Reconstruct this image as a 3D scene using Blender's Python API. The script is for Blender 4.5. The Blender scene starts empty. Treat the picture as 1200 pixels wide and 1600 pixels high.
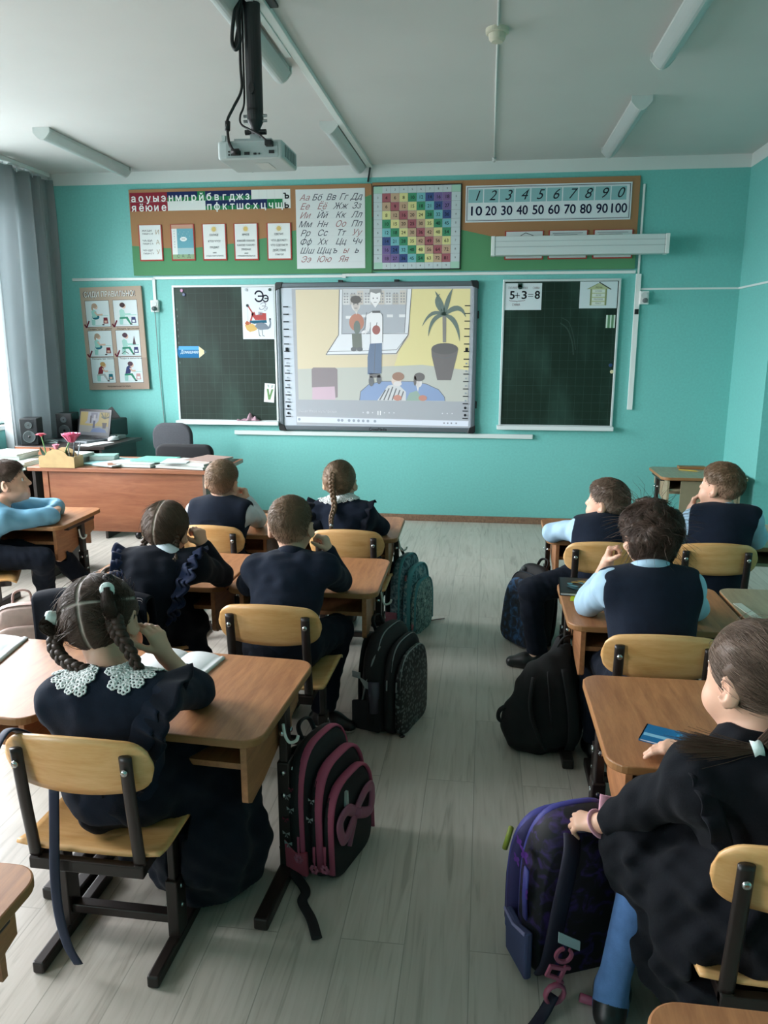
import bpy, math, random
import numpy as np
from mathutils import Matrix, Vector
random.seed(7); RNG = np.random.default_rng(7)
scn = bpy.context.scene
COL = scn.collection
PI = math.pi

def lin(h):
    h = h.lstrip('#')
    v = [int(h[i:i+2], 16)/255 for i in (0, 2, 4)]
    return tuple(x/12.92 if x <= .04045 else ((x+.055)/1.055)**2.4 for x in v)

# ---------------------------------------------------------------- camera, sky, exposure
cam_d = bpy.data.cameras.new('camera')
cam = bpy.data.objects.new('camera', cam_d)
COL.objects.link(cam)
cam.location = (0, 0, 1.5)
cam.rotation_euler = (math.radians(90-12.433), 0, math.radians(7.406))
cam_d.sensor_fit = 'VERTICAL'
cam_d.sensor_height = 24.0
cam_d.lens = 24.0*1202/1600
cam_d.clip_start = .02
scn.camera = cam
scn.view_settings.view_transform = 'Standard'
scn.view_settings.look = 'None'
scn.view_settings.gamma = 1
scn.view_settings.use_curve_mapping = False
scn.view_settings.exposure = EXPOSURE = 0.0
SKY = 38.0
w = bpy.data.worlds.new('overcast sky')
scn.world = w
w.use_nodes = True
nt = w.node_tree
bg = nt.nodes['Background']
tc = nt.nodes.new('ShaderNodeTexCoord')
sep = nt.nodes.new('ShaderNodeSeparateXYZ')
rmp = nt.nodes.new('ShaderNodeValToRGB')
rmp.color_ramp.elements[0].position = .44
rmp.color_ramp.elements[0].color = (.20, .20, .21, 1)
rmp.color_ramp.elements[1].position = .56
rmp.color_ramp.elements[1].color = (1.0, .965, 1.03, 1)
mm = nt.nodes.new('ShaderNodeMath'); mm.operation = 'MULTIPLY_ADD'
mm.inputs[1].default_value = .5; mm.inputs[2].default_value = .5
nt.links.new(tc.outputs['Generated'], sep.inputs[0])
nt.links.new(sep.outputs['Z'], mm.inputs[0])
nt.links.new(mm.outputs[0], rmp.inputs[0])
nt.links.new(rmp.outputs[0], bg.inputs[0])
bg.inputs[1].default_value = SKY
try:
    scn.cycles.use_denoising = True
    scn.cycles.max_bounces = 8
    scn.cycles.diffuse_bounces = 5
    scn.cycles.transparent_max_bounces = 8
    scn.cycles.sample_clamp_indirect = 6
    scn.cycles.caustics_reflective = False
    scn.cycles.caustics_refractive = False
except Exception:
    pass
WY0 = 6.45      # front wall plane
XL, XR = -3.80, 2.75
YB = -2.6
CEIL = 2.87
# windows in the left wall (y0, y1)
WINS = [(4.15, 6.15), (1.55, 3.45), (-1.75, -.65)]
WZ0, WZ1 = .86, 2.62
for i, (a, b) in enumerate(WINS):      # portals only guide the sky light through the openings
    L = bpy.data.lights.new('window portal', 'AREA')
    L.shape = 'RECTANGLE'; L.size = b-a; L.size_y = WZ1-WZ0
    o = bpy.data.objects.new('window portal', L)
    COL.objects.link(o)
    o.location = (XL-.16, (a+b)/2, (WZ0+WZ1)/2)
    o.rotation_euler = Matrix(((0, 0, -1), (-1, 0, 0), (0, 1, 0))).to_euler()   # light goes along -Z -> +X
    L.cycles.is_portal = True

# ---------------------------------------------------------------- materials
MATS = {}
def new_mat(name):
    m = bpy.data.materials.new(name); m.use_nodes = True
    return m, m.node_tree, m.node_tree.nodes['Principled BSDF']
def N(nt, t, **kw):
    n = nt.nodes.new(t)
    for k, v in kw.items():
        if k[0] == 'i' and k[1:].isdigit(): n.inputs[int(k[1:])].default_value = v
        else: setattr(n, k, v)
    return n
def M(name, col, rough=.6, metal=0, var=0, vs=8, bump=0, bs=150, emit=0, sheen=0, stretch=None, coord='Object', spec=None):
    """plain procedural material: base colour broken up by noise, noise bump"""
    if name in MATS: return MATS[name]
    m, nt, b = new_mat(name)
    c = lin(col) if isinstance(col, str) else col
    b.inputs['Base Color'].default_value = (*c, 1)
    b.inputs['Roughness'].default_value = rough
    b.inputs['Metallic'].default_value = metal
    if spec is not None: b.inputs['Specular IOR Level'].default_value = spec
    if sheen:
        b.inputs['Sheen Weight'].default_value = sheen
        b.inputs['Sheen Roughness'].default_value = .6
    if emit:
        b.inputs['Emission Color'].default_value = (*c, 1)
        b.inputs['Emission Strength'].default_value = emit
    if var or bump:
        t = N(nt, 'ShaderNodeTexCoord')
        mp = N(nt, 'ShaderNodeMapping')
        if stretch: mp.inputs['Scale'].default_value = stretch
        nt.links.new(t.outputs[coord], mp.inputs[0])
    if var:
        n = N(nt, 'ShaderNodeTexNoise'); n.inputs['Scale'].default_value = vs; n.inputs['Detail'].default_value = 5
        nt.links.new(mp.outputs[0], n.inputs['Vector'])
        r = N(nt, 'ShaderNodeMapRange')
        r.inputs[1].default_value = .3; r.inputs[2].default_value = .7
        r.inputs[3].default_value = 1-var; r.inputs[4].default_value = 1+var
        nt.links.new(n.outputs['Fac'], r.inputs[0])
        x = N(nt, 'ShaderNodeVectorMath', operation='SCALE')
        x.inputs[0].default_value = c
        nt.links.new(r.outputs[0], x.inputs['Scale'])
        nt.links.new(x.outputs[0], b.inputs['Base Color'])
    if bump:
        n2 = N(nt, 'ShaderNodeTexNoise'); n2.inputs['Scale'].default_value = bs; n2.inputs['Detail'].default_value = 3
        nt.links.new(mp.outputs[0], n2.inputs['Vector'])
        bp = N(nt, 'ShaderNodeBump'); bp.inputs['Strength'].default_value = bump; bp.inputs['Distance'].default_value = .004
        nt.links.new(n2.outputs['Fac'], bp.inputs['Height'])
        nt.links.new(bp.outputs[0], b.inputs['Normal'])
    MATS[name] = m
    return m
def wood(name, c0, c1, rough=.4, scale=6, stretch=(1, 12, 12), bump=.02, coat=0, rand=.10):
    """grain: noise stretched along one axis, two tones, fine pores"""
    if name in MATS: return MATS[name]
    m, nt, b = new_mat(name)
    t = N(nt, 'ShaderNodeTexCoord'); mp = N(nt, 'ShaderNodeMapping'); mp.inputs['Scale'].default_value = stretch
    oi = N(nt, 'ShaderNodeObjectInfo')
    ad = N(nt, 'ShaderNodeVectorMath', operation='ADD')
    sc = N(nt, 'ShaderNodeVectorMath', operation='SCALE'); sc.inputs[0].default_value = (7, 5, 3)
    nt.links.new(oi.outputs['Random'], sc.inputs['Scale'])
    nt.links.new(t.outputs['Object'], ad.inputs[0]); nt.links.new(sc.outputs[0], ad.inputs[1])
    nt.links.new(ad.outputs[0], mp.inputs[0])
    n = N(nt, 'ShaderNodeTexNoise'); n.inputs['Scale'].default_value = scale; n.inputs['Detail'].default_value = 8; n.inputs['Distortion'].default_value = .6
    n2 = N(nt, 'ShaderNodeTexNoise'); n2.inputs['Scale'].default_value = scale*7; n2.inputs['Detail'].default_value = 4
    nt.links.new(mp.outputs[0], n.inputs['Vector']); nt.links.new(mp.outputs[0], n2.inputs['Vector'])
    mx0 = N(nt, 'ShaderNodeMath', operation='MULTIPLY_ADD'); mx0.inputs[1].default_value = .35
    nt.links.new(n2.outputs['Fac'], mx0.inputs[0]); nt.links.new(n.outputs['Fac'], mx0.inputs[2])
    r = N(nt, 'ShaderNodeValToRGB')
    r.color_ramp.elements[0].position = .48; r.color_ramp.elements[0].color = (*lin(c0), 1)
    r.color_ramp.elements[1].position = .86; r.color_ramp.elements[1].color = (*lin(c1), 1)
    nt.links.new(mx0.outputs[0], r.inputs[0])
    nt.links.new(r.outputs[0], b.inputs['Base Color'])
    b.inputs['Roughness'].default_value = rough
    if coat: b.inputs['Coat Weight'].default_value = coat; b.inputs['Coat Roughness'].default_value = .25
    if bump:
        bp = N(nt, 'ShaderNodeBump'); bp.inputs['Strength'].default_value = bump; bp.inputs['Distance'].default_value = .003
        nt.links.new(mx0.outputs[0], bp.inputs['Height']); nt.links.new(bp.outputs[0], b.inputs['Normal'])
    MATS[name] = m
    return m
def ink(col, rough=.75):
    """flat printed colour"""
    return M('print '+col, col, rough, spec=.2)
def glow(col, e=.35, base=(.13, .40)):
    """picture thrown by a projector or a screen"""
    c = lin(col); k = 'projected %s %.2f %.2f' % (col, e, base[0])
    if k not in MATS:      # light thrown on a pale surface: the surface stays pale, the picture is light on top of it
        m = M(k, tuple(base[0]+base[1]*x for x in c), .5, spec=.2)
        b = m.node_tree.nodes['Principled BSDF']
        b.inputs['Emission Color'].default_value = (*c, 1); b.inputs['Emission Strength'].default_value = e
    return MATS[k]

# ---------------------------------------------------------------- mesh builder
class MB:
    def __init__(s): s.v = []; s.f = []; s.m = []; s.n = 0
    def add(s, vs, fs, mi=0, T=None):
        if T is not None: vs = [T @ Vector(v) for v in vs]
        s.v.extend(tuple(v) for v in vs)
        b = s.n
        s.f.extend(tuple(i+b for i in f) for f in fs)
        s.m.extend([mi]*len(fs)); s.n += len(vs)
        return s
    def box(s, x0, x1, y0, y1, z0, z1, mi=0, T=None):
        v = [(x, y, z) for z in (z0, z1) for y in (y0, y1) for x in (x0, x1)]
        return s.add(v, [(0, 2, 3, 1), (4, 5, 7, 6), (0, 1, 5, 4), (2, 6, 7, 3), (0, 4, 6, 2), (1, 3, 7, 5)], mi, T)
    def prism(s, pts, z0, z1, mi=0, T=None, mtop=None):
        n = len(pts)
        v = [(x, y, z0) for x, y in pts]+[(x, y, z1) for x, y in pts]
        a = sum(pts[i][0]*pts[(i+1) % n][1]-pts[(i+1) % n][0]*pts[i][1] for i in range(n))
        if a < 0:
            pts = pts[::-1]; v = [(x, y, z0) for x, y in pts]+[(x, y, z1) for x, y in pts]
        s.add(v, [tuple(range(n-1, -1, -1))]+[(i, (i+1) % n, n+(i+1) % n, n+i) for i in range(n)], mi, T)
        b = s.n-2*n
        s.f.append(tuple(b+n+i for i in range(n))); s.m.append(mi if mtop is None else mtop)
        return s
    def poly(s, pts, z, mi=0, T=None):
        n = len(pts)
        a = sum(pts[i][0]*pts[(i+1) % n][1]-pts[(i+1) % n][0]*pts[i][1] for i in range(n))
        if a < 0: pts = pts[::-1]
        return s.add([(p[0], p[1], z) for p in pts], [tuple(range(n))], mi, T)
    def rect(s, x0, y0, x1, y1, z, mi=0): return s.poly([(x0, y0), (x1, y0), (x1, y1), (x0, y1)], z, mi)
    def ell(s, cx, cy, rx, ry, z, mi=0, n=20, a0=0, a1=2*PI, rot=0):
        full = abs(a1-a0-2*PI) < 1e-6
        p = []
        for i in range(n if full else n+1):
            a = a0+(a1-a0)*i/n; x, y = rx*math.cos(a), ry*math.sin(a)
            p.append((cx+x*math.cos(rot)-y*math.sin(rot), cy+x*math.sin(rot)+y*math.cos(rot)))
        return s.poly(p, z, mi)
    def line(s, pts, w, z, mi=0, closed=False):
        P = list(pts)+([pts[0]] if closed else [])
        for a, b in zip(P, P[1:]):
            d = math.hypot(b[0]-a[0], b[1]-a[1]) or 1
            nx, ny = -(b[1]-a[1])/d*w/2, (b[0]-a[0])/d*w/2
            s.poly([(a[0]-nx, a[1]-ny), (b[0]-nx, b[1]-ny), (b[0]+nx, b[1]+ny), (a[0]+nx, a[1]+ny)], z, mi)
        return s
    def tube(s, pts, r, n=8, mi=0, closed=False, flat=1.0, up=None):
        """swept round (or flattened) tube; r a number or one per point"""
        P = [Vector(p) for p in pts]; k = len(P)
        R = r if hasattr(r, '__len__') else [r]*k
        u = None; vs = []
        for i, p in enumerate(P):
            a = P[(i-1) % k] if (closed or i) else P[0]
            b = P[(i+1) % k] if (closed or i < k-1) else P[-1]
            t = (b-a).normalized()
            if u is None:
                u = Vector(up) if up else (Vector((0, 0, 1)) if abs(t.z) < .9 else Vector((1, 0, 0)))
            u = (u-t*u.dot(t))
            if u.length < 1e-6: u = t.orthogonal()
            u.normalize(); q = t.cross(u)
            for j in range(n):
                c = 2*PI*j/n
                vs.append(p+u*(math.cos(c)*R[i]*flat)+q*(math.sin(c)*R[i]))
        fs = []
        for i in range(k if closed else k-1):
            for j in range(n):
                a, b = i*n+j, i*n+(j+1) % n; c, d = ((i+1) % k)*n+(j+1) % n, ((i+1) % k)*n+j
                fs.append((a, b, c, d))
        if not closed: fs += [tuple(range(n-1, -1, -1)), tuple((k-1)*n+j for j in range(n))]
        return s.add(vs, fs, mi)
    def cyl(s, a, b, r, r2=None, n=16, mi=0): return s.tube([a, b], [r, r if r2 is None else r2], n, mi)
    def lathe(s, prof, n=24, mi=0, T=None):
        vs = [(r*math.cos(2*PI*j/n), r*math.sin(2*PI*j/n), z) for r, z in prof for j in range(n)]
        fs = [(i*n+j, i*n+(j+1) % n, (i+1)*n+(j+1) % n, (i+1)*n+j) for i in range(len(prof)-1) for j in range(n)]
        fs += [tuple(range(n-1, -1, -1)), tuple((len(prof)-1)*n+j for j in range(n))]
        return s.add(vs, fs, mi, T)
    def ball(s, c, r, n=12, mi=0, T=None):
        R = r if hasattr(r, '__len__') else (r, r, r)
        vs = []; m = n//2
        for i in range(m+1):
            th = PI*i/m
            for j in range(n):
                ph = 2*PI*j/n
                vs.append((c[0]+R[0]*math.sin(th)*math.cos(ph), c[1]+R[1]*math.sin(th)*math.sin(ph), c[2]+R[2]*math.cos(th)))
        fs = [(i*n+j, (i+1)*n+j, (i+1)*n+(j+1) % n, i*n+(j+1) % n) for i in range(m) for j in range(n)]
        return s.add(vs, fs, mi, T)
    def grid(s, fn, nu, nv, mi=0, closed_u=False):
        vs = [fn(i/(nu if closed_u else nu-1), j/(nv-1)) for i in range(nu) for j in range(nv)]
        fs = []
        for i in range(nu if closed_u else nu-1):
            for j in range(nv-1):
                a, b = i*nv+j, ((i+1) % nu)*nv+j
                fs.append((a, b, b+1, a+1))
        return s.add(vs, fs, mi)
    def text(s, body, size, x, y, z, mi=0, align='CENTER', shear=0, bold=0, width=None, T=None, sx=1, depth=0):
        vs, fs = text_mesh(body, shear, 0, align)
        if not vs: return s
        if bold:      # heavier stroke: the outline repeated a hair's breadth to each side
            o = min(bold, .05)*.75; n = len(vs); v0, f0 = vs, fs; vs, fs = [], []
            for k, (dx, dy) in enumerate(((o, 0), (-o, 0), (0, o), (0, -o), (0, 0))):
                vs += [(v[0]+dx, v[1]+dy, .00015*k) for v in v0]; fs += [tuple(i+k*n for i in f) for f in f0]
        k = size
        kx = k*sx
        if width:
            w0 = max(v[0] for v in vs)-min(v[0] for v in vs)
            kx = width/w0
        return s.add([(x+v[0]*kx, y+v[1]*k, z+v[2]) for v in vs], fs, mi, T)
    def build(s, name, mats, parent=None, smooth=False, bev=0, loc=None, seg=2, solid=0, sub=0, off=None):
        me = bpy.data.meshes.new(name)
        vs = s.v if off is None else [(v[0]-off[0], v[1]-off[1], v[2]-off[2]) for v in s.v]
        me.from_pydata(vs, [], s.f)
        if not isinstance(mats, (list, tuple)): mats = [mats]
        for m in mats: me.materials.append(m)
        if len(mats) > 1: me.polygons.foreach_set('material_index', s.m)
        if smooth: me.polygons.foreach_set('use_smooth', [True]*len(s.f))
        me.update()
        o = bpy.data.objects.new(name, me); COL.objects.link(o)
        if parent: o.parent = parent
        if loc: o.location = loc
        if solid:
            d = o.modifiers.new('solid', 'SOLIDIFY'); d.thickness = solid; d.offset = 0
        if bev:
            d = o.modifiers.new('bevel', 'BEVEL'); d.width = bev; d.segments = seg; d.limit_method = 'ANGLE'; d.angle_limit = .6
            d.harden_normals = False
        if sub:
            d = o.modifiers.new('sub', 'SUBSURF'); d.levels = sub; d.render_levels = sub
        return o

from mathutils.geometry import delaunay_2d_cdt
_TXT = {}
def text_mesh(body, shear=0, bold=0, align='CENTER'):
    """outlines of the built-in font, filled by winding number (its letters have overlapping contours)"""
    key = (body, shear, bold, align)
    if key not in _TXT:
        cu = bpy.data.curves.new('t', 'FONT'); cu.body = body; cu.size = 1; cu.shear = shear; cu.offset = bold
        cu.align_x = align; cu.align_y = 'CENTER'
        ob = bpy.data.objects.new('t', cu)
        COL.objects.link(ob)
        dg = bpy.context.evaluated_depsgraph_get()
        c2 = ob.to_curve(dg, apply_modifiers=False)
        loops = []
        for sp in c2.splines:
            P = sp.bezier_points; n = len(P); L = []
            for i in range(n):
                p0, h0, h1, p1 = P[i].co.xy, P[i].handle_right.xy, P[(i+1) % n].handle_left.xy, P[(i+1) % n].co.xy
                st = 1 if abs((h0-p0).cross(p1-p0))+abs((h1-p1).cross(p1-p0)) < 1e-7 else 4
                for k in range(st):
                    t = k/st
                    L.append(p0*(1-t)**3+h0*3*t*(1-t)**2+h1*3*t*t*(1-t)+p1*t**3)
            if n > 2: loops.append(L)
        ob.to_curve_clear()
        bpy.data.objects.remove(ob); bpy.data.curves.remove(cu)
        vs = [v for L in loops for v in L]; ed = []; b = 0
        for L in loops: ed += [(b+i, b+(i+1) % len(L)) for i in range(len(L))]; b += len(L)
        if not vs: _TXT[key] = ([], [])
        else:
            ov, oe, of, *_ = delaunay_2d_cdt(vs, ed, [], 0, 1e-6)
            A = np.array([vs[i] for i, j in ed]); B = np.array([vs[j] for i, j in ed])
            keep = []
            for f in of:
                c = sum((ov[i] for i in f), Vector((0, 0)))/len(f)
                up = (A[:, 1] <= c.y) & (B[:, 1] > c.y); dn = (A[:, 1] > c.y) & (B[:, 1] <= c.y)
                side = (B[:, 0]-A[:, 0])*(c.y-A[:, 1])-(c.x-A[:, 0])*(B[:, 1]-A[:, 1])
                if (up & (side > 0)).sum()-(dn & (side < 0)).sum() != 0: keep.append(tuple(f))
            _TXT[key] = ([(v.x, v.y, 0) for v in ov], keep)
    return _TXT[key]

# ---------------------------------------------------------------- things
def tag(o, label, cat, group=None, kind=None):
    o['label'] = label; o['category'] = cat
    if group: o['group'] = group
    if kind: o['kind'] = kind
    return o
def thing(name, label, cat, loc=(0, 0, 0), rz=0, group=None, rot=None):
    o = bpy.data.objects.new(name, None); COL.objects.link(o)
    o.empty_display_size = .1
    o.location = loc; o.rotation_euler = rot if rot else (0, 0, rz)
    return tag(o, label, cat, group)
def struct(o): o['kind'] = 'structure'; return o
def dup(root, loc, rz=None, label=None, group=None, rot=None):
    r = root.copy(); COL.objects.link(r); r.location = loc
    if rz is not None: r.rotation_euler = (0, 0, rz)
    if rot is not None: r.rotation_euler = rot
    if label: r['label'] = label
    if group: r['group'] = group
    for ch in KIDS.get(root.name, []):
        c = ch.copy(); COL.objects.link(c); c.parent = r
        for g in KIDS.get(ch.name, []):
            d = g.copy(); COL.objects.link(d); d.parent = c
    return r
class _K(dict):
    def get(s, name, d=None):
        o = bpy.data.objects[name]
        return [x for x in COL.objects if x.parent == o]
KIDS = _K()
def rrect(x0, y0, x1, y1, r, n=5):
    p = []
    for cx, cy, a in ((x1-r, y1-r, 0), (x0+r, y1-r, PI/2), (x0+r, y0+r, PI), (x1-r, y0+r, 1.5*PI)):
        for i in range(n+1):
            t = a+PI/2*i/n
            p.append((cx+r*math.cos(t), cy+r*math.sin(t)))
    return p
def bez(P, n=16):
    """smooth curve through the points (Catmull-Rom)"""
    P = [Vector(p) for p in P]; out = []
    Q = [P[0]*2-P[1]]+P+[P[-1]*2-P[-2]]
    for i in range(1, len(Q)-2):
        for k in range(n):
            t = k/n
            a, b, c, d = Q[i-1], Q[i], Q[i+1], Q[i+2]
            out.append(.5*((2*b)+(c-a)*t+(2*a-5*b+4*c-d)*t*t+(3*b-a-3*c+d)*t**3))
    out.append(P[-1])
    return out
# ================================================================ room shell
def floor_mat():
    m, nt, b = new_mat('plank linoleum')
    t = N(nt, 'ShaderNodeTexCoord'); mp = N(nt, 'ShaderNodeMapping'); mp.inputs['Rotation'].default_value = (0, 0, PI/2)
    nt.links.new(t.outputs['Object'], mp.inputs[0])
    br = N(nt, 'ShaderNodeTexBrick'); br.offset = .37
    br.inputs['Color1'].default_value = (.30, .30, .30, 1); br.inputs['Color2'].default_value = (.72, .72, .72, 1); br.inputs['Mortar'].default_value = (0, 0, 0, 1)
    br.inputs['Scale'].default_value = 1; br.inputs['Mortar Size'].default_value = .0016; br.inputs['Mortar Smooth'].default_value = .3
    br.inputs['Brick Width'].default_value = 1.22; br.inputs['Row Height'].default_value = .165
    nt.links.new(mp.outputs[0], br.inputs['Vector'])
    # grain runs along the planks and shifts from plank to plank
    ms = N(nt, 'ShaderNodeMapping'); ms.inputs['Scale'].default_value = (16, 1.1, 1)
    sc = N(nt, 'ShaderNodeVectorMath', operation='SCALE'); sc.inputs['Scale'].default_value = 9
    nt.links.new(br.outputs['Color'], sc.inputs[0])
    ad = N(nt, 'ShaderNodeVectorMath', operation='ADD')
    nt.links.new(t.outputs['Object'], ad.inputs[0]); nt.links.new(sc.outputs[0], ad.inputs[1])
    nt.links.new(ad.outputs[0], ms.inputs[0])
    wv = N(nt, 'ShaderNodeTexNoise'); wv.inputs['Scale'].default_value = 2.2; wv.inputs['Detail'].default_value = 7; wv.inputs['Distortion'].default_value = 1.4
    nt.links.new(ms.outputs[0], wv.inputs['Vector'])
    big = N(nt, 'ShaderNodeTexNoise'); big.inputs['Scale'].default_value = 1.3
    nt.links.new(t.outputs['Object'], big.inputs['Vector'])
    r = N(nt, 'ShaderNodeValToRGB')
    e = r.color_ramp.elements
    e[0].position = .28; e[0].color = (*lin('#a29b90'), 1); e[1].position = .62; e[1].color = (*lin('#c2bbb1'), 1)
    k = e.new(.44); k.color = (*lin('#bab3a8'), 1)
    nt.links.new(wv.outputs['Fac'], r.inputs[0])
    f = N(nt, 'ShaderNodeMapRange'); f.inputs[3].default_value = .86; f.inputs[4].default_value = 1.08
    nt.links.new(br.outputs['Color'], f.inputs[0])
    mu = N(nt, 'ShaderNodeVectorMath', operation='SCALE')
    nt.links.new(r.outputs[0], mu.inputs[0]); nt.links.new(f.outputs[0], mu.inputs['Scale'])
    sm = N(nt, 'ShaderNodeMix'); sm.data_type = 'RGBA'; sm.inputs[7].default_value = (*lin('#7d7c70'), 1)
    fm = N(nt, 'ShaderNodeMath', operation='MULTIPLY'); fm.inputs[1].default_value = .5
    nt.links.new(br.outputs['Fac'], fm.inputs[0]); nt.links.new(fm.outputs[0], sm.inputs[0]); nt.links.new(mu.outputs[0], sm.inputs[6])
    nt.links.new(sm.outputs[2], b.inputs['Base Color'])
    b.inputs['Roughness'].default_value = .42
    bp = N(nt, 'ShaderNodeBump'); bp.inputs['Strength'].default_value = .06; bp.inputs['Distance'].default_value = .003
    nt.links.new(wv.outputs['Fac'], bp.inputs['Height']); nt.links.new(bp.outputs[0], b.inputs['Normal'])
    return m
teal = M('teal wall paint', '#71bcb6', .55, var=.05, vs=60, bump=.12, bs=260)
white_paint = M('white wall paint', '#d6dbd9', .7, var=.02, vs=3)
ceil_paint = M('white ceiling paint', '#cfcfcd', .8, var=.03, vs=1.6, bump=.05, bs=40)
pvc = M('white plastic', '#dfe4e2', .4)
alu = M('brushed aluminium', '#aab2b4', .35, metal=.6)

b = MB(); b.box(XL-.3, XR+.3, YB-.3, WY0+.3, -.1, 0)
struct(b.build('floor', floor_mat()))
b = MB(); b.box(XL-.3, XR+.3, YB-.3, WY0+.3, CEIL, CEIL+.12)
struct(b.build('ceiling', ceil_paint))
BAND = 2.775
def wallbox(b, x0, x1, y0, y1, z0=0, z1=CEIL):
    if z0 < BAND: b.box(x0, x1, y0, y1, z0, min(z1, BAND), 0)
    if z1 > BAND: b.box(x0, x1, y0, y1, max(z0, BAND), z1, 1)
b = MB(); wallbox(b, XL-.2, 1.92, WY0, WY0+.15)
struct(b.build('wall_front', [teal, white_paint]))
b = MB()
wallbox(b, 1.92, XR+.2, 5.68, WY0+.15)
wallbox(b, XR, XR+.2, YB, 5.68)
struct(b.build('wall_right', [teal, white_paint]))
b = MB(); wallbox(b, XL-.2, XR+.2, YB-.15, YB)
struct(b.build('wall_back', [teal, white_paint]))
b = MB()
edges = sorted([YB]+[y for p in WINS for y in p]+[WY0])
for a, c in zip(edges, edges[1:]):
    if (a, c) in WINS:
        wallbox(b, XL-.2, XL, a, c, 0, WZ0); wallbox(b, XL-.2, XL, a, c, WZ1, CEIL)
    else: wallbox(b, XL-.2, XL, a, c)
struct(b.build('wall_left', [teal, white_paint]))
skirt_wood = wood('skirting wood', '#6d5342', '#8d6f58', .5, 5, (14, 1, 14))
b = MB(); b.box(-3.8, 1.92, WY0-.016, WY0, 0, .055); struct(b.build('baseboard_front', skirt_wood, bev=.004))
b = MB(); b.box(1.904, 1.92, 5.68, WY0, 0, .055); b.box(1.92, XR, 5.664, 5.68, 0, .055); b.box(XR-.016, XR, YB, 5.68, 0, .055)
struct(b.build('baseboard_right', skirt_wood, bev=.004))

def glass_mat():
    m = bpy.data.materials.new('window glass'); m.use_nodes = True; nt = m.node_tree; nt.nodes.clear()
    o = N(nt, 'ShaderNodeOutputMaterial'); mx = N(nt, 'ShaderNodeMixShader'); tr = N(nt, 'ShaderNodeBsdfTransparent'); gl = N(nt, 'ShaderNodeBsdfGlossy')
    gl.inputs['Roughness'].default_value = .02; tr.inputs[0].default_value = (.95, .98, .97, 1)
    mx.inputs[0].default_value = .05
    nt.links.new(tr.outputs[0], mx.inputs[1]); nt.links.new(gl.outputs[0], mx.inputs[2]); nt.links.new(mx.outputs[0], o.inputs[0])
    return m
glass = glass_mat()
for i, (a, c) in enumerate(WINS):
    b = MB(); x0, x1 = XL-.14, XL-.07
    t = .055
    b.box(x0, x1, a, c, WZ0, WZ0+t); b.box(x0, x1, a, c, WZ1-t, WZ1)
    for y in (a, c-t, (2*a+c)/3-t/2, (a+2*c)/3-t/2): b.box(x0, x1, y, y+t, WZ0+t, WZ1-t)
    f = struct(b.build('window_%d' % (i+1), pvc, bev=.004))
    g = MB(); g.box(XL-.108, XL-.104, a+t, c-t, WZ0+t, WZ1-t); g.build('window_pane', glass, f)
    s = MB(); s.box(XL-.07, XL+.03, a-.04, c+.04, WZ0-.04, WZ0); s.build('window_sill', pvc, f, bev=.008)

# ---------------------------------------------------------------- curtain
def cloth_curtain(col):
    m, nt, b = new_mat('curtain '+col)
    b.inputs['Base Color'].default_value = (*lin(col), 1); b.inputs['Roughness'].default_value = .9
    o = nt.nodes['Material Output']; tr = N(nt, 'ShaderNodeBsdfTranslucent'); tr.inputs[0].default_value = (*lin(col), 1)
    mx = N(nt, 'ShaderNodeMixShader'); mx.inputs[0].default_value = .42
    nt.links.new(b.outputs[0], mx.inputs[1]); nt.links.new(tr.outputs[0], mx.inputs[2]); nt.links.new(mx.outputs[0], o.inputs[0])
    t = N(nt, 'ShaderNodeTexCoord'); n = N(nt, 'ShaderNodeTexNoise'); n.inputs['Scale'].default_value = 320
    bp = N(nt, 'ShaderNodeBump'); bp.inputs['Strength'].default_value = .15; bp.inputs['Distance'].default_value = .002
    nt.links.new(t.outputs['Object'], n.inputs['Vector']); nt.links.new(n.outputs['Fac'], bp.inputs['Height']); nt.links.new(bp.outputs[0], b.inputs['Normal'])
    return m
ct = thing('curtain', 'grey floor-length curtain hanging in folds at the window in the corner', 'curtain', (XL+.135, 6.0, 0))
def cur(u, v):
    y = -.43+.87*u
    a = .070*(1-.35*v)
    ph = 2*PI*(4.2*u+.25*math.sin(5*u+2*v))
    x = a*math.sin(ph)+.02*math.sin(2.3*ph+1.5)+.012*math.sin(31*u)*v
    return (x, y+.018*math.cos(ph)-.05*(1-v)*(1-u), .03+2.785*v)
b = MB(); b.grid(cur, 150, 24); b.build('curtain_panel', cloth_curtain('#a9b0b2'), ct, smooth=True, solid=.002)
for k in range(9):
    u = .03+k/8*.94; p = cur(u, 1)
    b = MB(); b.tube([(p[0]*.3+.0, p[1], 2.800), (p[0]*.2, p[1], 2.835)], .005, 6)
    b.build('curtain_clip', M('clear plastic', '#d5dcdc', .25), ct)
b = MB(); b.box(-.03, .03, -4.6, .43, 2.838, 2.87)
r = thing('curtain_rail', 'white ceiling curtain rail above the window', 'curtain rail', (XL+.135, 6.0, 0)); b.build('rail', pvc, r, bev=.006)

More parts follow.
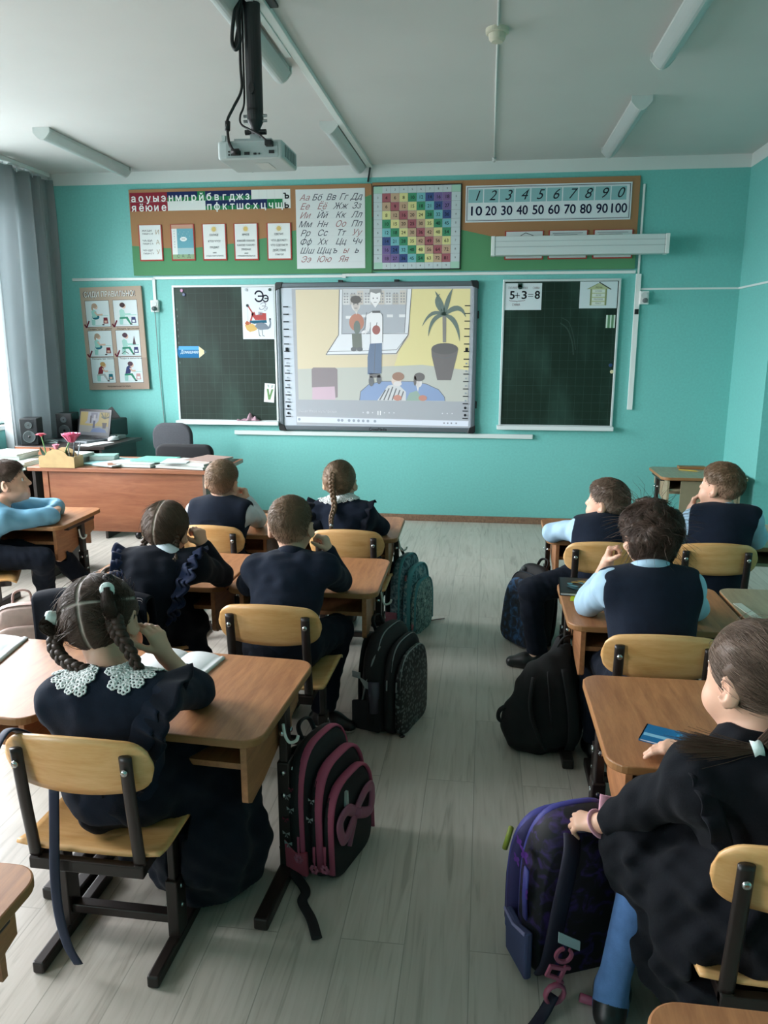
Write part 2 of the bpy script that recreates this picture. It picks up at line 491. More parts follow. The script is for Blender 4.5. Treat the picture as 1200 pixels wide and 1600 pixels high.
# ---------------------------------------------------------------- ceiling: lamps, trunking, detector
lamp_body = M('lamp housing', '#c9d0ce', .45)
lamp_diff = M('lamp diffuser', '#b9c3c3', .3)
def tube_lamp(x, y, label):
    t = thing('ceiling_lamp', label, 'lamp', (x, y, CEIL), 0, 'unlit tube lamps on the ceiling')
    b = MB(); b.box(-.05, .05, -.583, .583, -.03, 0); b.build('housing', lamp_body, t, bev=.006)
    b = MB()
    prof = [(-.056+.112*i/10, -.03-.045*math.sin(PI*i/10)) for i in range(11)]
    T = Matrix(((1, 0, 0, 0), (0, 0, 1, 0), (0, 1, 0, 0), (0, 0, 0, 1)))
    b.prism([(x_, z_) for x_, z_ in prof], -.585, .585, 0, T); b.build('diffuser', lamp_diff, t, smooth=False)
    for s in (-1, 1):
        b = MB(); b.prism([(x_*1.05, -.03+(z_+.03)*1.05) for x_, z_ in prof]+[(.058, 0), (-.058, 0)], s*.585-(.015 if s < 0 else 0), s*.585+(.015 if s > 0 else 0), 0, T)
        b.build('end_cap', lamp_body, t)
    return t
tube_lamp(-2.92, 5.70, 'unlit tube lamp on the ceiling nearest the curtain')
tube_lamp(-1.03, 5.80, 'unlit tube lamp on the ceiling beside the trunking, between projector and front wall')
tube_lamp(-1.08, 3.62, 'unlit tube lamp beside the trunking, partly hidden by the projector pole')
tube_lamp(.84, 5.52, 'unlit tube lamp on the ceiling at right, nearer the front wall')
tube_lamp(.81, 3.66, 'unlit tube lamp on the ceiling at right, cut off by the photo top')
b = MB(); b.box(-.97, -.93, .5, WY0, CEIL-.025, CEIL); b.box(-1.0, -.97, 2.6, 4.0, CEIL-.03, CEIL)
tag(b.build('cable_trunking', pvc, bev=.003), 'white cable trunking running along the ceiling past the projector pole', 'cable trunking')
b = MB(); b.tube([(.012, 1.0, CEIL-.006), (.012, 3.80, CEIL-.006)], .006, 6); b.tube([(.012, 3.92, CEIL-.006), (.02, 6.36, CEIL-.006)], .006, 6); b.tube([(.02, 6.33, CEIL-.004), (.02, 6.38, CEIL-.012)], .014, 8)
tag(b.build('ceiling_cable', pvc, smooth=True), 'thin white cable running across the ceiling through the round detector', 'cable')
t = thing('smoke_detector', 'round cream smoke detector on the ceiling', 'smoke detector', (.01, 3.86, CEIL))
cream = M('cream plastic', '#cfcbb8', .45)
b = MB(); b.lathe([(.0, 0), (.052, 0), (.052, -.018), (.046, -.022), (0, -.022)][::-1], 24); b.build('base', cream, t, smooth=False)
b = MB(); b.lathe([(.001, -.056), (.026, -.054), (.036, -.044), (.040, -.022), (.001, -.02)], 24); b.build('sensor_head', cream, t, smooth=False)
# projector on its pole
pm = thing('projector_mount', 'black projector pole hanging from the ceiling', 'projector mount', (-.985, 3.40, 0))
blk = M('black powder coat', '#14171a', .45); blkp = M('black plastic', '#101214', .4)
b = MB(); b.box(-.09, .09, -.09, .09, CEIL-.012, CEIL); b.build('ceiling_plate', blk, pm, bev=.003)
b = MB(); b.tube([(0, 0, CEIL), (0, 0, 2.44)], .034, 20); b.build('outer_tube', blk, pm, smooth=False)
b = MB(); b.tube([(0, 0, 2.45), (0, 0, 2.405), (0, 0, 2.375), (0, 0, 2.345)], [.034, .034, .02, .018], 20); b.build('inner_tube', blk, pm)
b = MB(); b.lathe([(.0, .012), (.011, .012), (.011, -.012), (0, -.012)][::-1], 14, 0, Matrix.Translation((0, -.033, 2.52)) @ Matrix.Scale(2.0, 4, (0, 0, 1)) @ Matrix.Rotation(PI/2, 4, 'X')); b.build('slot_cover', blkp, pm)
for z in (2.425, 2.405):
    b = MB(); b.tube([(-.05, 0, z), (.05, 0, z)], .006, 8); b.build('clamp_bolt', M('steel', '#9aa0a2', .3, metal=.9), pm)
b = MB(); b.tube([(-.045, 0, 2.362), (.045, 0, 2.362)], .011, 10); b.build('pivot_knob', blkp, pm)
b = MB(); b.box(-.08, .08, -.05, .12, 2.318, 2.326); b.box(-.02, .02, -.02, .02, 2.32, 2.35); b.build('cradle', alu, pm)
pr = thing('projector', 'white projector with cables hanging from the black ceiling pole', 'projector', (-.985, 3.43, 2.27))
pw = M('projector shell', '#b9c3c3', .4)
b = MB(); b.box(-.138, .138, -.125, .125, -.035, .04); b.build('body', pw, pr, bev=.012, seg=3)
b = MB(); b.box(-.10, .118, -.1275, -.124, -.028, .030); b.build('rear_panel', M('projector port panel', '#9fabab', .5), pr)
b = MB()
for x, z, w_, h in ((-.088, -.016, .006, .006), (-.088, -.004, .006, .006), (-.076, -.016, .006, .006), (-.055, -.010, .034, .018), (-.012, -.012, .022, .011), (.022, -.014, .012, .007), (.04, -.014, .006, .006), (.092, -.008, .022, .012), (.085, .022, .03, .022)):
    b.box(x-w_/2, x+w_/2, -.1305, -.127, z-h/2, z+h/2)
b.build('port', blkp, pr)
b = MB()
for i in range(7): b.box(.1375, .1395, -.09+.027*i, -.075+.027*i, -.02, .025)
b.build('vent', M('vent grey', '#6f7b7b', .6), pr)
b = MB(); b.tube([(-.07, .12, 0), (-.07, .142, 0)], .03, 20); b.build('lens', M('dark lens', '#0b0d10', .1), pr)
b = MB(); b.box(.0, .06, -.06, .06, -.0366, -.0354); b.build('label_sticker', ink('#cfd6d4'), pr)
b = MB(); b.box(-.12, -.105, -.118, -.10, .04, .062); b.build('foot', pw, pr)
t = thing('projector_cable', 'black cable hanging in a loop from pole to projector back', 'cable', (-.985, 3.40, 0))
b = MB(); b.tube(bez([(-.045, -.02, 2.855), (-.048, -.025, 2.62), (-.046, -.03, 2.52), (-.075, -.05, 2.45), (-.10, -.06, 2.40), (-.10, -.07, 2.36), (-.085, -.10, 2.30), (-.06, -.12, 2.264), (-.055, -.098, 2.262)]), .006, 8); b.build('cord', blkp, t, smooth=True)
b = MB(); b.tube([(-.10, -.062, 2.39), (-.10, -.07, 2.355)], .0115, 10); b.tube([(-.07, -.115, 2.262), (-.04, -.115, 2.262)], .012, 10); b.build('plug', blkp, t, smooth=True)
t = thing('projector_power_cable', 'black cable hanging close along the pole into the upper socket', 'cable', (-.985, 3.40, 0))
b = MB(); b.tube(bez([(-.041, .0, 2.855), (-.043, .0, 2.6), (-.040, -.02, 2.47), (-.055, -.03, 2.42), (-.05, -.04, 2.385), (-.01, -.05, 2.36), (.04, -.08, 2.33), (.085, -.11, 2.293)]), .0045, 8); b.build('cord', blkp, t, smooth=True)
b = MB(); b.box(.07, .10, -.125, -.098, 2.281, 2.303); b.build('plug', blkp, t, bev=.003)
t = thing('coiled_cable', 'bundle of spare black cable tied to the top of the pole', 'cable', (-.985, 3.36, 0))
b = MB(); b.tube(bez([(-.03, 0, 2.86), (-.06, 0, 2.80), (-.075, 0, 2.70), (-.06, 0, 2.665), (-.042, 0, 2.70), (-.05, 0, 2.79), (-.035, 0, 2.85)]), .008, 8); b.tube(bez([(-.03, .01, 2.85), (-.05, .01, 2.75), (-.066, .01, 2.68), (-.05, .01, 2.72), (-.04, .01, 2.83)]), .007, 8); b.build('cord', blkp, t, smooth=True)
# ================================================================ things on the front wall (drawn in X / Z, facing the room)
RX = (PI/2, 0, 0)
def wthing(name, label, cat, x, z, off=0.0, group=None, roll=0):
    """origin on the wall; local x right, y up, z out of the wall"""
    o = thing(name, label, cat, (x, WY0-off-.0015, z), group=group)
    o.rotation_euler = (Matrix.Rotation(PI/2, 3, 'X') @ Matrix.Rotation(roll, 3, 'Z')).to_euler()
    return o
E_ = .0006
brown, green_b = ink('#a57c58'), ink('#568f66')
# left and right display boards
t = wthing('display_board', 'left wall board with brown top and green wavy bottom, holding letter strips', 'display board', -2.96, 2.05)
b = MB(); b.box(0, 2.025, 0, .678, 0, .018); b.build('panel', brown, t, bev=.002)
b = MB(); b.poly([(0, 0), (2.025, 0), (2.025, .595), (1.95, .57), (1.75, .47), (1.5, .36), (1.2, .29), (.9, .245), (.55, .215), (.3, .215), (.12, .23), (0, .237)], .0186); b.build('green_hill', green_b, t)
t = wthing('display_board', 'right wall board with brown top and green bottom, behind the white roller case', 'display board', -.93, 2.058)
b = MB(); b.box(0, 2.055, 0, .675, 0, .018); b.build('panel', brown, t, bev=.002)
b = MB(); b.poly([(0, 0), (2.055, 0), (2.055, .10), (1.7, .13), (1.3, .175), (.95, .255), (.70, .312), (.4, .35), (0, .42)], .0186); b.build('green_hill', green_b, t)
# letter strip
t = wthing('letter_strip', 'long strip of vowels on red and consonants on blue and green, left board', 'letter chart', -2.951, 2.557, .0195)
b = MB(); CW = 1.357/21; H2 = .0725
b.rect(0, 0, 1.357, .145, .0004, 0)
b.rect(0, 0, CW*5, .145, .001, 1)
top, bot = 'нмлрйбвгджз', 'пфктшсхцчщ'
for i, c in enumerate(top):
    x = CW*(5+i); b.rect(x, H2, x+CW, .145, .001, 3)
    if c != 'й': b.rect(x, H2+.03, x+CW, .145, .0014, 2)
for i, c in enumerate(bot):
    x = CW*(10+i); b.rect(x, 0, x+CW, H2, .001, 3)
    if c in 'шц': b.rect(x, 0, x+CW, H2, .0014, 2)
    elif c in 'пфктсх': b.rect(x, .03, x+CW, H2, .0014, 2)
for i in range(22):
    b.rect(CW*i-.0006, 0, CW*i+.0006, .145, .0011 if 10 <= i else .0003, 5)
b.rect(0, H2-.0008, 1.357, H2+.0008, .0011, 5)
for k, (s, y) in enumerate((('аоуыэ'+top+'    ъ', 1.5*H2), ('яёюие     '+bot+'ь', .5*H2))):
    for i, c in enumerate(s):
        if c != ' ': b.text(c, .078, CW*(i+.5), y-.012+.0, .002, 4 if c in 'ъь' else 6, bold=.03)
b.build('letters', [ink('#e3e8e6'), ink('#8a2a38'), ink('#1b2a57'), ink('#1f7a4b'), ink('#15171c'), ink('#b9c2c2'), ink('#eef2f0')], t)
# five framed cards
def card(x, z, lines, label, pic=None):
    t = wthing('info_card', label, 'card', x, z, .0185, 'cards in red frames on the left board')
    b = MB(); b.box(0, .205, 0, .288, 0, .008); b.build('frame', ink('#a8463f'), t, bev=.001)
    b = MB(); b.rect(.010, .012, .195, .284, .0086, 0)
    mats = [ink('#e6ebea'), ink('#4a5058'), ink('#d9c079'), ink('#b9ad9a'), ink('#6aa5b4'), ink('#a9c7cb'), ink('#8fae8a'), ink('#c49a86')]
    if pic == 'sun':
        b.ell(.102, .245, .019, .019, .0092, 2)
        for i in range(12): a = 2*PI*i/12; b.line([(.102+.021*math.cos(a), .245+.021*math.sin(a)), (.102+.027*math.cos(a), .245+.027*math.sin(a))], .003, .0092, 2)
    if pic == 'map':
        b.rect(.010, .252, .195, .284, .009, 7); b.rect(.055, .012, .195, .252, .009, 4); b.rect(.055, .012, .195, .10, .0092, 5); b.rect(.010, .012, .195, .05, .0094, 6)
        for i in range(7): b.ell(.033, .235-.021*i, .011, .008, .0094, 0); b.text('АБВГДЕЖ'[i], .013, .033, .234-.021*i, .0098, 1)
        b.ell(.11, .17, .03, .018, .0094, 0); b.text('ЯЗЫК', .012, .11, .17, .0098, 1)
        for x_, c in ((.06, 'С'), (.10, 'А'), (.15, 'Д')): b.text(c, .035, x_, .035, .0098, 1)
        for i in range(10): b.ell(.07+.012*(i % 9), .21+.02*math.sin(i*2.1), .002, .002, .0096, 0, 6)
    for (s, size, x_, y, mi, w_) in lines: b.text(s, size, x_, y, .0094, mi, bold=.012, width=w_)
    b.build('card_print', mats, t)
card(-2.893, 2.163, [('ЖИ-ШИ', .020, .075, .240, 1, .085), ('ПИШИ С И', .017, .080, .215, 1, .09), ('И', .05, .165, .226, 3, None), ('ЧА-ЩА', .020, .075, .162, 1, .085), ('ПИШИ С А', .017, .080, .137, 1, .09), ('А', .05, .165, .147, 3, None), ('ЧУ-ЩУ', .020, .075, .085, 1, .085), ('ПИШИ С У', .017, .080, .060, 1, .09), ('У', .05, .165, .070, 3, None)], 'leftmost framed card with three spelling rules and big letters')
card(-2.615, 2.163, [], 'framed card with a blue picture and a column of letters', 'map')
card(-2.344, 2.161, [('СОЛНЦЕ', .022, .102, .200, 1, .075), ('КТО? ЧТО?', .022, .102, .150, 1, .105), ('ПРЕДМЕТ', .022, .102, .102, 1, .08), ('ИМЯ', .014, .102, .060, 1, None), ('СУЩЕСТВИТЕЛЬНОЕ', .014, .102, .036, 1, .15)], 'framed sun card about the object word, third from left', 'sun')
card(-2.075, 2.159, [('ЯРКОЕ', .022, .102, .200, 1, .06), ('КАКОЙ? КАКАЯ?', .022, .102, .152, 1, .15), ('КАКОЕ? КАКИЕ?', .022, .102, .118, 1, .15), ('ПРИЗНАК', .022, .102, .084, 1, .08), ('ИМЯ', .014, .102, .055, 1, None), ('ПРИЛАГАТЕЛЬНОЕ', .014, .102, .034, 1, .15)], 'framed sun card about the quality word, second from right', 'sun')
card(-1.797, 2.158, [('СВЕТИТ', .022, .102, .200, 1, .075), ('ЧТО ДЕЛАЕТ?', .022, .102, .152, 1, .135), ('ЧТО СДЕЛАЕТ?', .022, .102, .115, 1, .145), ('ДЕЙСТВИЕ', .024, .102, .076, 1, .11), ('ГЛАГОЛ', .018, .102, .042, 1, .07)], 'framed sun card about the action word, nearest the cursive alphabet', 'sun')
# cursive alphabet sheet
t = wthing('alphabet_sheet', 'white sheet with the cursive alphabet in pairs on the left board', 'alphabet chart', -1.551, 2.087, .0195)
b = MB(); b.box(0, .563, 0, .608, 0, .003); b.build('sheet', ink('#dde3e4'), t)
b = MB()
rows = ['Аа Бб Вв Гг Дд', 'Ее Ёё Жж Зз', 'Ии Йй Кк Лл', 'Мм Нн Оо Пп', 'Рр Сс Тт Уу', 'Фф Хх Цц Чч', 'Шш Щщ ъ ы ь', 'Ээ Юю Яя']
red = set('АаОоИиЕеЁёУуыЭэЮюЯя')
for i, r_ in enumerate(rows):
    w_ = r_.split(); n = len(w_)
    xs = [.07, .17, .285, .385, .49] if n == 5 and i == 0 else ([.08, .22, .31, .40, .49] if n == 5 else ([.07, .21, .36, .49] if n == 4 else [.07, .22, .38]))
    for x, s in zip(xs, w_): b.text(s, .066, x, .555-.0675*i-.012, .0036, 1 if s[0] in red else 0, shear=.45)
    b.line([(.03, .535-.0675*i-.012), (.54, .535-.0675*i-.012)], .0008, .0033, 2)
b.build('cursive_letters', [ink('#3b4150'), ink('#9a6a6c'), ink('#bcc6cc')], t)
# multiplication table
t = wthing('multiplication_table', 'framed multiplication table with a grid of coloured squares', 'number chart', -.925, 2.068, .019)
b = MB(); b.box(0, .703, 0, .640, 0, .012); b.build('frame', ink('#202326'), t, bev=.002)
b = MB(); cols = ['#a8656e', '#c3a68c', '#dcd89a', '#47906e', '#7ab9c0', '#435686', '#79689a', '#846a96']
mats = [ink('#c3cfd2'), ink('#a9cfbc'), ink('#16181c')]+[ink(c) for c in cols]
b.rect(.008, .008, .695, .632, .0125, 0)
X0, Z0, DX, DZ = .076, .057, .5475/8, .523/8
for x0, z0 in ((.008, .008), (.008, .58), (.624, .008), (.624, .58)): b.rect(x0, z0, x0+.071, z0+.052, .0129, 1)
for i in range(8):
    for j in range(8):
        x, z = X0+DX*j, Z0+DZ*(7-i)
        b.rect(x+.001, z+.001, x+DX-.001, z+DZ-.001, .013, 3+abs(i-j))
        b.text(str((i+2)*(j+2)), .036, x+DX/2, z+DZ/2-.002, .0135, 2, bold=.008)
    for x in (.042, .66): b.text(str(i+2), .022, x, Z0+DZ*(7.5-i), .0135, 2)
    for z in (.033, .606): b.text(str(i+2), .022, X0+DX*(i+.5), z, .0135, 2)
for i in range(9):
    b.line([(X0+DX*i, .008), (X0+DX*i, .632)], .001, .0127, 2); b.line([(.008, Z0+DZ*i), (.695, Z0+DZ*i)], .001, .0127, 2)
for i in range(1, 8):
    b.line([(X0+DX*(i-1), Z0+DZ*(8-i)), (X0+DX*i, Z0+DZ*(8-i)), (X0+DX*i, Z0+DZ*(7-i))], .003, .0134, 2)
b.build('table_print', mats, t)
# number strip
t = wthing('number_chart', 'white strip of handwritten digits above printed tens on the right board', 'number chart', -.192, 2.42, .0195)
b = MB(); b.box(0, 1.258, 0, .270, 0, .004); b.build('sheet', ink('#dfe6ea'), t)
b = MB()
b.line([(.012, .012), (1.246, .012), (1.246, .258), (.012, .258)], .004, .0045, 1, closed=True)
b.line([(.018, .018), (1.240, .018), (1.240, .252), (.018, .252)], .001, .0045, 1, closed=True)
for i in range(10):
    x = .022+.1205*i
    b.rect(x, .144, x+.112, .242, .0046, 2)
    b.text('1234567890'[i], .105, x+.062, .192, .0052, 3, shear=.35)
    b.text(['10', '20', '30', '40', '50', '60', '70', '80', '90', '100'][i], .095, x+.056, .080, .0052, 1, bold=.022, width=.087 if i < 9 else .118)
b.build('digits', [ink('#dfe6ea'), ink('#141a3a'), ink('#8fbcc0'), ink('#252a33')], t)
for i, (x, g) in enumerate(((.127, 'with a small roof drawing'), (.463, 'in the middle'), (.803, 'nearest the board edge'))):
    t = wthing('info_card', 'red framed card mostly hidden by the white roller case, '+['left one', 'middle one', 'right one'][i], 'card', x-.006, 2.135, .0185, 'half hidden cards on the right board')
    b = MB(); b.box(0, .30, 0, .215, 0, .008); b.build('frame', ink('#a8463f'), t)
    b = MB(); b.rect(.010, .010, .29, .210, .0086, 0)
    if i: b.line([(.03, .193), (.26, .193)], .003, .009, 1); b.line([(.04, .18), (.22, .18)], .003, .009, 1)
    else: b.line([(.12, .178), (.16, .20), (.22, .178)], .005, .009, 1)
    b.build('card_print', [ink('#d6dedf'), ink('#555b60')], t)
# white roller case held off the wall
t = thing('roller_screen', 'long white roller screen case mounted in front of the right board', 'projection screen', (.675, 6.30, 2.222))
b = MB(); b.box(-.63, .63, -.045, .045, -.07, .07); b.build('case', M('white lacquer', '#cfd8d8', .35), t, bev=.006)
b = MB(); b.box(-.632, .632, -.049, -.044, -.012, -.006); b.box(-.632, .632, -.049, -.044, .03, .034); b.build('case_ridge', M('white lacquer edge', '#b5c0c1', .35), t)
for s in (-1, 1):
    b = MB(); b.box(s*.645-.015, s*.645+.015, -.05, .05, -.072, .072); b.build('end_cap', pvc, t, bev=.004)
for s in (-.5, .5):
    b = MB(); b.box(s-.015, s+.015, .04, .128, -.02, .02); b.build('bracket', alu, t)
# trunking and sockets
b = MB()
for x0, x1, z in ((-3.52, -2.793, 2.022), (-2.793, -1.18, 2.028), (-1.15, 1.135, 2.035)): b.box(x0, x1, WY0-.014, WY0-.0015, z-.011, z+.011)
b.box(-2.805, -2.78, WY0-.014, WY0-.0015, 1.85, 2.03); b.box(-1.18, -1.15, WY0-.014, WY0-.0015, 2.012, 2.045)
b.box(1.14, 1.18, WY0-.018, WY0-.0015, .97, 2.02); b.box(1.15, 1.165, WY0-.014, WY0-.0015, 2.02, BAND-.1)
tag(b.build('cable_trunking', pvc, bev=.002), 'white trunking along the front wall just above the boards', 'cable trunking')
b = MB(); b.box(1.18, 1.92, WY0-.008, WY0-.0015, 1.90, 1.914); b.box(1.91, 1.92, 5.70, WY0, 1.90, 1.914)
tag(b.build('cable_trunking', pvc), 'thin white cable run crossing the bare wall at far right', 'cable trunking')
b = MB(); b.box(-2.14, .40, WY0-.028, WY0-.0015, .722, .758)
tag(b.build('wall_rail', M('painted white rail', '#cdd8d6', .45), bev=.003), 'long white rail on the wall under the interactive whiteboard', 'rail')
for x, z, lab in ((-2.79, 1.80, 'white wall socket with plugged grey lead between posture poster and chalkboard'), (1.21, 1.84, 'white wall socket with a black plug right of the right chalkboard')):
    t = wthing('wall_socket', lab, 'socket', x, z)
    b = MB(); b.box(-.035, .035, -.05, .05, 0, .035); b.build('housing', pvc, t, bev=.006)
    b = MB(); b.lathe([(.001, .036), (.024, .036), (.024, .033), (.001, .033)][::-1], 20, 0, Matrix.Translation((0, .018, .004))); b.build('socket_ring', M('socket grey', '#c3cbca', .4), t)
    b = MB(); b.lathe([(.018, 0), (.018, .03), (.012, .045), (.001, .046)], 16, 0, Matrix.Translation((.004, -.022, .034))); b.build('plug', M('dark plug', '#2a2d30' if x > 0 else '#5b6163', .5), t)
t = wthing('socket_lead', 'thin grey lead hanging from the left socket down the wall', 'cable', -2.79, 0)
b = MB(); b.tube(bez([(0, 1.775, .06), (0, 1.73, .03), (.0, 1.2, .012), (.03, .5, .012), (.03, .1, .012)]), .0035, 6); b.build('cord', M('grey cord', '#7d8a88', .5), t, smooth=True)
b = MB(); b.box(1.145, 1.175, WY0-.03, WY0, 1.715, 1.755); tag(b.build('cable_clip', blkp, bev=.003), 'small black clip on the trunking below the right socket', 'clip')
b = MB(); b.tube(bez([(-.945, 6.43, 2.86), (-.955, 6.436, 2.80), (-.965, 6.436, 2.74)]), .007, 8); tag(b.build('cable_end', blkp, smooth=True), 'short black cable dropping from the ceiling trunking behind the left board', 'cable')
# posture poster
t = wthing('posture_poster', 'beige posture poster with six pictures of seated pupils', 'poster', -3.435, 1.093, .006, roll=math.radians(1.2))
b = MB(); b.box(0, .55, 0, .862, 0, .02); b.build('panel', ink('#b9a594'), t, bev=.003)
b = MB(); b.rect(0, 0, .55, .27, .0206, 1)
b.rect(0, .27, .55, .862, .0206, 0)
b.text('СИДИ ПРАВИЛЬНО!', .062, .262, .800, .0210, 2, bold=.055, width=.47)
b.text('СИДИ ПРАВИЛЬНО!', .062, .262, .800, .0216, 3, bold=.012, width=.455)
caps = ['Посадка "готов к работе"', 'Посадка при письме', 'Посадка при чтении', 'Посадка за компьютером']
sk, hb, wh = 12, 5, 3
for i in range(6):
    x0 = .038+.252*(i % 2); y0 = (.535, .285, .06)[i//2]; W_, H_ = .212, .215
    b.rect(x0-.003, y0-.003, x0+W_+.003, y0+H_+.003, .0212, 4); b.rect(x0, y0, x0+W_, y0+H_, .0216, 6)
    if i < 4:
        b.text(caps[i], .019, x0+W_/2+.01, y0-.020, .0216, 4, bold=.02, width=.20 if i else .215)
        b.line([(x0-.022, y0+.022), (x0-.006, y0-.006), (x0+.022, y0+.05)], .013, .0228, 7)
    z = .0220
    girl = i in (0, 2, 4)
    # chair
    b.poly([(x0+.045, y0+.015), (x0+.075, y0+.015), (x0+.08, y0+.06), (x0+.11, y0+.065), (x0+.11, y0+.075), (x0+.045, y0+.072)], z, 8)
    if i == 3: b.line([(x0+.04, y0+.02), (x0+.07, y0+.04), (x0+.10, y0+.02)], .006, z, 4); b.line([(x0+.07, y0+.03), (x0+.07, y0+.06)], .006, z, 4)
    # legs, skirt or trousers
    b.poly([(x0+.05, y0+.075), (x0+.12, y0+.078), (x0+.15, y0+.02), (x0+.135, y0+.018), (x0+.105, y0+.062), (x0+.05, y0+.06)], z+.0002, 9 if not girl else (10 if i == 4 else 6))
    if i in (0, 2): b.ell(x0+.085, y0+.082, .034, .022, z+.0004, 11)
    b.ell(x0+.148, y0+.016, .012, .006, z+.0004, 4, 10)
    # torso, arm
    tc = {0: 8, 1: 13, 2: 8, 3: 13, 4: 14, 5: 15}[i]
    lean = .02 if i > 3 else 0
    b.poly([(x0+.055, y0+.075), (x0+.05+lean, y0+.13), (x0+.07+lean, y0+.145), (x0+.095+lean, y0+.13), (x0+.10, y0+.078)], z+.0006, tc)
    b.line([(x0+.08+lean, y0+.125), (x0+.10+lean, y0+.098), (x0+.15, y0+.10)], .014, z+.0008, tc if i in (1, 3) else sk)
    # head, hair
    hx, hy = x0+.085+lean*1.3, y0+.165-lean*.8
    b.ell(hx+.008, hy, .018, .02, z+.0010, sk)
    b.ell(hx-.004, hy+.01, .024, .02, z+.0012, {0: 5, 1: 16, 2: 5, 3: 17, 4: 18, 5: 17}[i])
    if i in (0, 2): b.ell(hx-.024, hy-.01, .008, .02, z+.0012, 5, 12)
    # desk top, satchel
    b.line([(x0+.13, y0+.092), (x0+.20, y0+.092)], .005, z+.0004, 8)
    b.poly([(x0+.15, y0+.025), (x0+.195, y0+.025), (x0+.19, y0+.075), (x0+.155, y0+.075)], z+.0014, {0: 14, 1: 15, 2: 14, 3: 15, 4: 11, 5: 19}[i])
    b.rect(x0+.16, y0+.032, x0+.185, y0+.05, z+.0017, 6 if i in (1, 3, 5) else 12)
    if i == 3: b.poly([(x0+.145, y0+.095), (x0+.175, y0+.095), (x0+.162, y0+.17)], z+.001, 17)
    b.line([(x0+.05, y0+.012), (x0+.20, y0+.012)], .003, z, 8)
b.text('Неправильная посадка', .020, .275, .028, .0216, 4, bold=.02, width=.21)
b.build('poster_print', [ink('#b9a594'), ink('#a89486'), ink('#4a3f3c'), ink('#e9ecea'), ink('#3a3634'), ink('#b39a86'), ink('#dde6e8'), ink('#6b2233'), ink('#9fd0c8'), ink('#3a8a70'), ink('#b0b6b4'), ink('#1f6a7a'), ink('#d9b8a6'), ink('#a8d6cc'), ink('#7a2f3a'), ink('#3f4470'), ink('#4a3a3c'), ink('#5a4650'), ink('#b3925e'), ink('#c79a9a')], t)
# chalkboards
def board_mat():
    m, nt, b = new_mat('chalkboard green')
    t = N(nt, 'ShaderNodeTexCoord')
    n = N(nt, 'ShaderNodeTexNoise'); n.inputs['Scale'].default_value = 3.2; n.inputs['Detail'].default_value = 4
    mp = N(nt, 'ShaderNodeMapping'); mp.inputs['Scale'].default_value = (1, .45, 1)
    nt.links.new(t.outputs['Object'], mp.inputs[0]); nt.links.new(mp.outputs[0], n.inputs['Vector'])
    r = N(nt, 'ShaderNodeValToRGB'); r.color_ramp.elements[0].position = .46; r.color_ramp.elements[0].color = (*lin('#0f241a'), 1); r.color_ramp.elements[1].position = .62; r.color_ramp.elements[1].color = (*lin('#213a31'), 1)
    nt.links.new(n.outputs['Fac'], r.inputs[0])
    br = N(nt, 'ShaderNodeTexBrick'); br.offset = 0
    br.inputs['Scale'].default_value = 1; br.inputs['Brick Width'].default_value = .067; br.inputs['Row Height'].default_value = .067; br.inputs['Mortar Size'].default_value = .0009
    nt.links.new(t.outputs['Object'], br.inputs['Vector'])
    mx = N(nt, 'ShaderNodeMix'); mx.data_type = 'RGBA'; mx.inputs[7].default_value = (*lin('#3d5650'), 1)
    f = N(nt, 'ShaderNodeMath', operation='MULTIPLY'); f.inputs[1].default_value = .55
    nt.links.new(br.outputs['Fac'], f.inputs[0]); nt.links.new(f.outputs[0], mx.inputs[0]); nt.links.new(r.outputs[0], mx.inputs[6])
    nt.links.new(mx.outputs[2], b.inputs['Base Color']); b.inputs['Roughness'].default_value = .5; b.inputs['Specular IOR Level'].default_value = .3
    return m
slate = board_mat()
def chalkboard(x, z, w_, h, label):
    t = wthing('chalkboard', label, 'chalkboard', x, z)
    b = MB(); b.box(.01, w_-.01, .01, h-.01, .004, .02); b.build('board_surface', slate, t)
    b = MB(); f = .018
    b.box(0, w_, h-f, h, 0, .028); b.box(0, f, f, h-f, 0, .028); b.box(w_-f, w_, f, h-f, 0, .028); b.box(0, w_, 0, f, 0, .028)
    b.build('frame', M('board frame', '#c9d2d2', .35, metal=.2), t, bev=.003)
    b = MB(); b.box(-.015, w_+.005, -.022, .012, 0, .07); b.build('chalk_tray', M('chalk tray', '#d3dcdc', .4), t, bev=.004)
    return t
LBx, LBz, LBw, LBh = -2.632, .83, .892, 1.137
t = chalkboard(LBx, LBz, LBw, LBh, 'left chalkboard with letter card, pencil magnet and smeared chalk')
b = MB()
for k in range(9): b.text('1', .026, .034, .50+.055*k, .0206, 0)
b.build('chalk_marks', ink('#8fa39c'), t)
t = chalkboard(.118, .822, .912, 1.165, 'right chalkboard with ruled squares and sum card')
b = MB(); b.line(bez([(.46, .83, 0), (.52, .78, 0), (.56, .68, 0), (.575, .58, 0)], 6), .010, .0206, 0); b.line(bez([(.47, .87, 0), (.53, .83, 0), (.57, .72, 0), (.59, .62, 0)], 6), .006, .0206, 0)
b.build('chalk_marks', ink('#33463f'), t)
